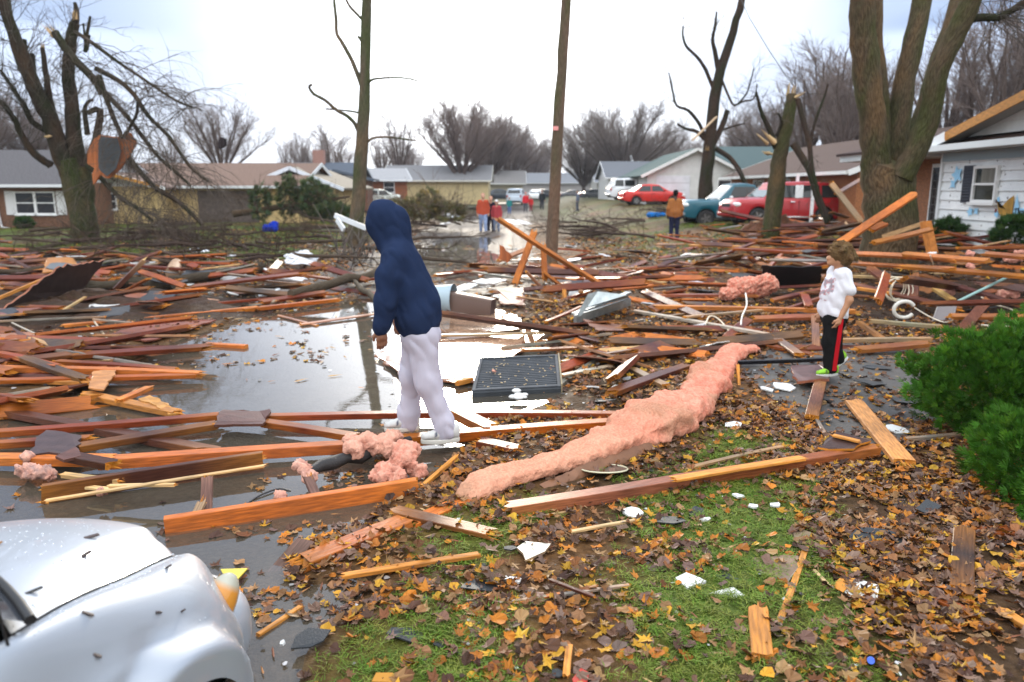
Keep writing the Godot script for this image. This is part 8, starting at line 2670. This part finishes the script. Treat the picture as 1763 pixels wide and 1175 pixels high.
		while n < q[2]:
			var p := Vector2(rr(lo.x, hi.x), rr(lo.y, hi.y))
			if not Geometry2D.is_point_in_polygon(p, pl): continue
			n += 1
			var o := put(q[0], protos[rng.randi() % 5])
			tag(o, q[3], "branch", q[4])
			o.transform = Transform3D(Basis(Vector3.UP, rr(-1.0, 1.0) + (PI if rng.randf() < 0.5 else 0.0)) * Basis(Vector3.BACK, rr(-0.06, 0.12)) * Basis(Vector3.RIGHT, rr(0, TAU)), Vector3(p.x, gh(p.x, p.y) + rr(0.04, 0.4), p.y))
	# thick logs
	for q in [[-10, 440, 150, 414, 0.09, "long mossy log lying before the brown brick house"], [120, 492, 300, 486, 0.11, "thick grey log in the left heap below the roof panel"], [290, 484, 450, 462, 0.12, "sawn grey log with pale round end in the left debris"], [500, 505, 660, 468, 0.1, "dark log rising towards the walker's back"], [130, 445, 420, 440, 0.06, "thin long log across the left branches"], [-10, 470, 130, 462, 0.08, "mossy log end at the left edge"], [580, 455, 650, 520, 0.05, "dark stick leaning by the walker's shoulder"], [985, 402, 1060, 398, 0.07, "dark log on the right lawn by the pole"], [1440, 400, 1560, 408, 0.06, "grey log before the maple's foot"]]:
		var b := Buf.new()
		var a := gp(q[0], q[1], 0.18)
		var e := gp(q[2], q[3], 0.25)
		var pts := []
		var rad := []
		for k in 8:
			pts.append(a.lerp(e, k / 7.0) + Vector3(0, rr(-0.04, 0.04), rr(-0.06, 0.06)))
			rad.append(q[4] * lerpf(0.8, 1.0, k / 7.0) * rr(0.9, 1.1))
		b.tube(pts, rad, 9, vary(C(0.11, 0.085, 0.06), 0.2))
		one("log", b.mesh(M.bark), q[5], "log")
	var b := Buf.new()
	b.tube([gp(296, 470, 0.2), gp(300, 462, 0.24), gp(303, 455, 0.27)], [0.14, 0.14, 0.13], 12, C(0.4, 0.24, 0.14))
	one("log_end", b.mesh(M.raw), "cut tan log end face showing in the left debris", "log")
	# earth and rubble mounds that carry the heaps
	for q in [["debris_mound", "low mound of mud and soaked rubbish under the left lumber", [-7.6, -12.2, 4.2, 2.6, 0.26]], ["debris_mound", "low mound of soaked rubbish under the right lumber pile", [7.0, -12.3, 3.6, 2.0, 0.12]], ["dirt_mound", "reddish dirt mound before the red sport utility", [8.6, -25.0, 1.6, 1.0, 0.75]], ["dirt_mound", "dark mound of brush and dirt by the brick gable", [11.6, -25.5, 1.6, 1.0, 0.55]]]:
		var s: Array = q[2]
		b = Buf.new()
		var rows := []
		var cols := []
		for k in 20:
			var row := PackedVector3Array()
			var cr := PackedColorArray()
			for w in 48:
				var a := TAU * w / 48.0
				var f := k / 19.0
				var x: float = s[0] + cos(a) * s[2] * f
				var z: float = s[1] + sin(a) * s[3] * f
				row.append(Vector3(x, gh(x, z) - 0.03 + s[4] * (1.0 - f * f) * (0.7 + 0.6 * nz2.get_noise_2d(x * 1.5, z * 1.5)) + 0.03 * nz2.get_noise_2d(x * 9.0, z * 9.0), z))
				cr.append(vary(C(0.15, 0.065, 0.035) if q[0] == "dirt_mound" else C(0.06, 0.035, 0.022), 0.3))
			rows.append(row)
			cols.append(cr)
		b.grid(rows, cols, true, true)
		var o := one(q[0], b.mesh(M.ground), q[1], "mound")
		o.set_meta("kind", "stuff")

# ------------------------------------------------------------------ leaves, grass, chips
func leaf_mesh(seed_: int) -> ArrayMesh:
	var q := RandomNumberGenerator.new()
	q.seed = seed_
	var b := Buf.new()
	var rim := []
	var n := 14
	for k in n:
		var a := TAU * k / n
		var r := (1.0 if k % 2 == 0 else 0.6) * (0.75 + 0.25 * cos(a)) * q.randf_range(0.65, 1.15) if seed_ % 2 == 0 else (0.8 + 0.2 * cos(a)) * q.randf_range(0.5, 1.0)
		var x := cos(a) * r
		var z := sin(a) * r * 0.8
		rim.append(Vector3(x, 0.5 * x * x * q.randf_range(-0.2, 1.3) + 0.5 * absf(z) * q.randf_range(-0.3, 1.2), z))
	for k in n:
		var w := 1.0 if k % 2 else 0.85
		b.tri3(Vector3(-0.1, 0, 0), rim[k], rim[(k + 1) % n], Vector3(0, -9, 0), C(w, w, w))
	return b.mesh(M.leaf)
func blade_mesh(seed_: int) -> ArrayMesh:
	var q := RandomNumberGenerator.new()
	q.seed = seed_
	var b := Buf.new()
	for k in 14:
		var a := q.randf_range(0, TAU)
		var o := Vector3(q.randf_range(-1, 1), 0, q.randf_range(-1, 1)) * 0.5
		var d := Vector3(cos(a), 0, sin(a))
		var s := d.cross(Vector3.UP) * 0.05
		var h := q.randf_range(0.5, 1.0)
		var m := o + Vector3.UP * h * 0.6 + d * 0.2
		var e := o + Vector3.UP * h * 0.8 + d * q.randf_range(0.4, 0.9)
		var w := q.randf_range(0.75, 1.1)
		var cc := C(w, w, w * 0.9)
		b.tri3(o - s, o + s, m, o - d - Vector3.UP, cc)
		b.tri3(m - s * 0.8, m + s * 0.8, e, o - d - Vector3.UP, cc)
	return b.mesh(M.grass)
func make_litter() -> void:
	rng.seed = 91
	var tones := [C(0.15, 0.06, 0.024), C(0.22, 0.095, 0.036), C(0.36, 0.13, 0.022), C(0.22, 0.115, 0.05), C(0.15, 0.085, 0.06), C(0.42, 0.15, 0.018), C(0.06, 0.03, 0.02), C(0.30, 0.17, 0.075), C(0.10, 0.05, 0.03), C(0.19, 0.12, 0.09), C(0.45, 0.24, 0.025)]
	var lots := [[], [], [], [], []]
	var tints := [[], [], [], [], []]
	# x from, x to, z from, z to, how many, leaf size, lift
	for q in [[-1.3, 4.6, -1.9, -6.3, 15000, 0.044], [0.3, 8.5, -5.5, -13.0, 20000, 0.053], [2.0, 12.0, -13.0, -30.0, 9000, 0.075], [-9.0, 1.5, -8.0, -20.0, 9000, 0.06], [-14.0, -4.0, -18.0, -34.0, 4000, 0.08], [-3.2, 0.2, -1.9, -5.0, 1700, 0.05], [1.6, 6.5, -1.9, -7.0, 21000, 0.046]]:
		for k in q[4]:
			var x := rr(q[0], q[1])
			var z := rr(q[3], q[2])
			if x < -0.9 and z > -3.1: continue   # the silver car stands here
			var y := gh(x, z)
			var g := lawn_at(x, z)
			if y < -0.005:   # in water: a few afloat, in rafts
				if y < -0.12 or nz2.get_noise_2d(x * 1.3, z * 1.3) < 0.02 or rng.randf() < 0.4: continue
				y = rr(0.001, 0.004)
			else:
				if rng.randf() < g * 0.5: continue
				if nz2.get_noise_2d(x * 0.9 + 20.0, z * 0.9) < -0.12 and rng.randf() < 0.75: continue
				if inside_by(Vector2(x, z), drive) > 0.1 and rng.randf() < 0.6: continue
				y += rr(0.002, 0.03)
			var s: float = q[5] * rr(0.5, 1.4)
			var tilt := 0.5 if y > 0.01 else 0.05
			var m := rng.randi() % 5
			lots[m].append(Transform3D(Basis(Vector3.UP, rr(0, TAU)) * Basis(Vector3.RIGHT, rr(-tilt, tilt)) * Basis(Vector3.BACK, rr(-tilt, tilt)) * Basis.from_scale(Vector3(s, s, s)), Vector3(x, y, z)))
			tints[m].append(vary(tones[rng.randi() % tones.size()], 0.3))
	for m in 5: many("leaf_litter", leaf_mesh(200 + m), lots[m], tints[m])
	# grass
	var w := []
	var tn := []
	for q in [[-1.4, 5.2, -1.9, -6.6, 34000, 0.055], [-16.0, -5.0, -19.0, -34.0, 9000, 0.12], [2.5, 12.0, -18.0, -34.0, 6000, 0.12]]:
		for k in q[4]:
			var x := rr(q[0], q[1])
			var z := rr(q[3], q[2])
			if rng.randf() > lawn_at(x, z) * 0.95: continue
			var y := gh(x, z)
			if y < 0.0: continue
			var s: float = q[5] * rr(0.6, 1.3)
			w.append(Transform3D(Basis(Vector3.UP, rr(0, TAU)) * Basis.from_scale(Vector3(s, s * rr(0.5, 0.9), s)), Vector3(x, y - 0.004, z)))
			tn.append(vary(C(0.085, 0.175, 0.018).lerp(C(0.19, 0.20, 0.04), rng.randf()), 0.3))
	many("grass", blade_mesh(7), w, tn)
	# splinters and chips
	for q in [["wood_chips", [C(0.5, 0.2, 0.05), C(0.55, 0.34, 0.14), C(0.25, 0.08, 0.03), C(0.4, 0.25, 0.12)]], ["rubbish_crumbs", [C(0.03, 0.03, 0.035), C(0.65, 0.65, 0.63), C(0.05, 0.045, 0.04), C(0.3, 0.28, 0.26)]]]:
		w = []
		tn = []
		for z in [[-1.2, 5.5, -1.9, -7.0, 700, 0.03], [-8.0, 9.0, -7.0, -16.0, 2600, 0.06], [-12.0, 9.0, -14.0, -28.0, 1500, 0.12]]:
			for k in z[4]:
				var x := rr(z[0], z[1])
				var zz := rr(z[3], z[2])
				var y := gh(x, zz)
				if y < -0.02 and rng.randf() < 0.85: continue
				y = maxf(y, 0.0)
				var s: float = z[5] * rr(0.4, 1.2)
				w.append(Transform3D(Basis(Vector3.UP, rr(0, TAU)) * Basis(Vector3.RIGHT, rr(-0.4, 0.4)) * Basis.from_scale(Vector3(s * (3.0 if q[0] == "wood_chips" else 1.0), s * 0.2, s * (0.4 if q[0] == "wood_chips" else 0.8))), Vector3(x, y + 0.012, zz)))
				tn.append(vary(q[1][rng.randi() % 4], 0.2))
		var b := Buf.new()
		for k in 6:
			var a := TAU * k / 6
			var e := TAU * (k + 1) / 6
			var p := Vector3(cos(a) * 0.5, 0.3 * sin(a * 2.0), sin(a) * (0.5 if k % 2 else 0.4))
			var r := Vector3(cos(e) * 0.5, 0.3 * sin(e * 2.0), sin(e) * (0.5 if (k + 1) % 2 else 0.4))
			b.tri3(Vector3(0, 0.5, 0), p, r, Vector3(0, -2, 0), C(1, 1, 1))
		many(q[0], b.mesh(M.raw), w, tn)
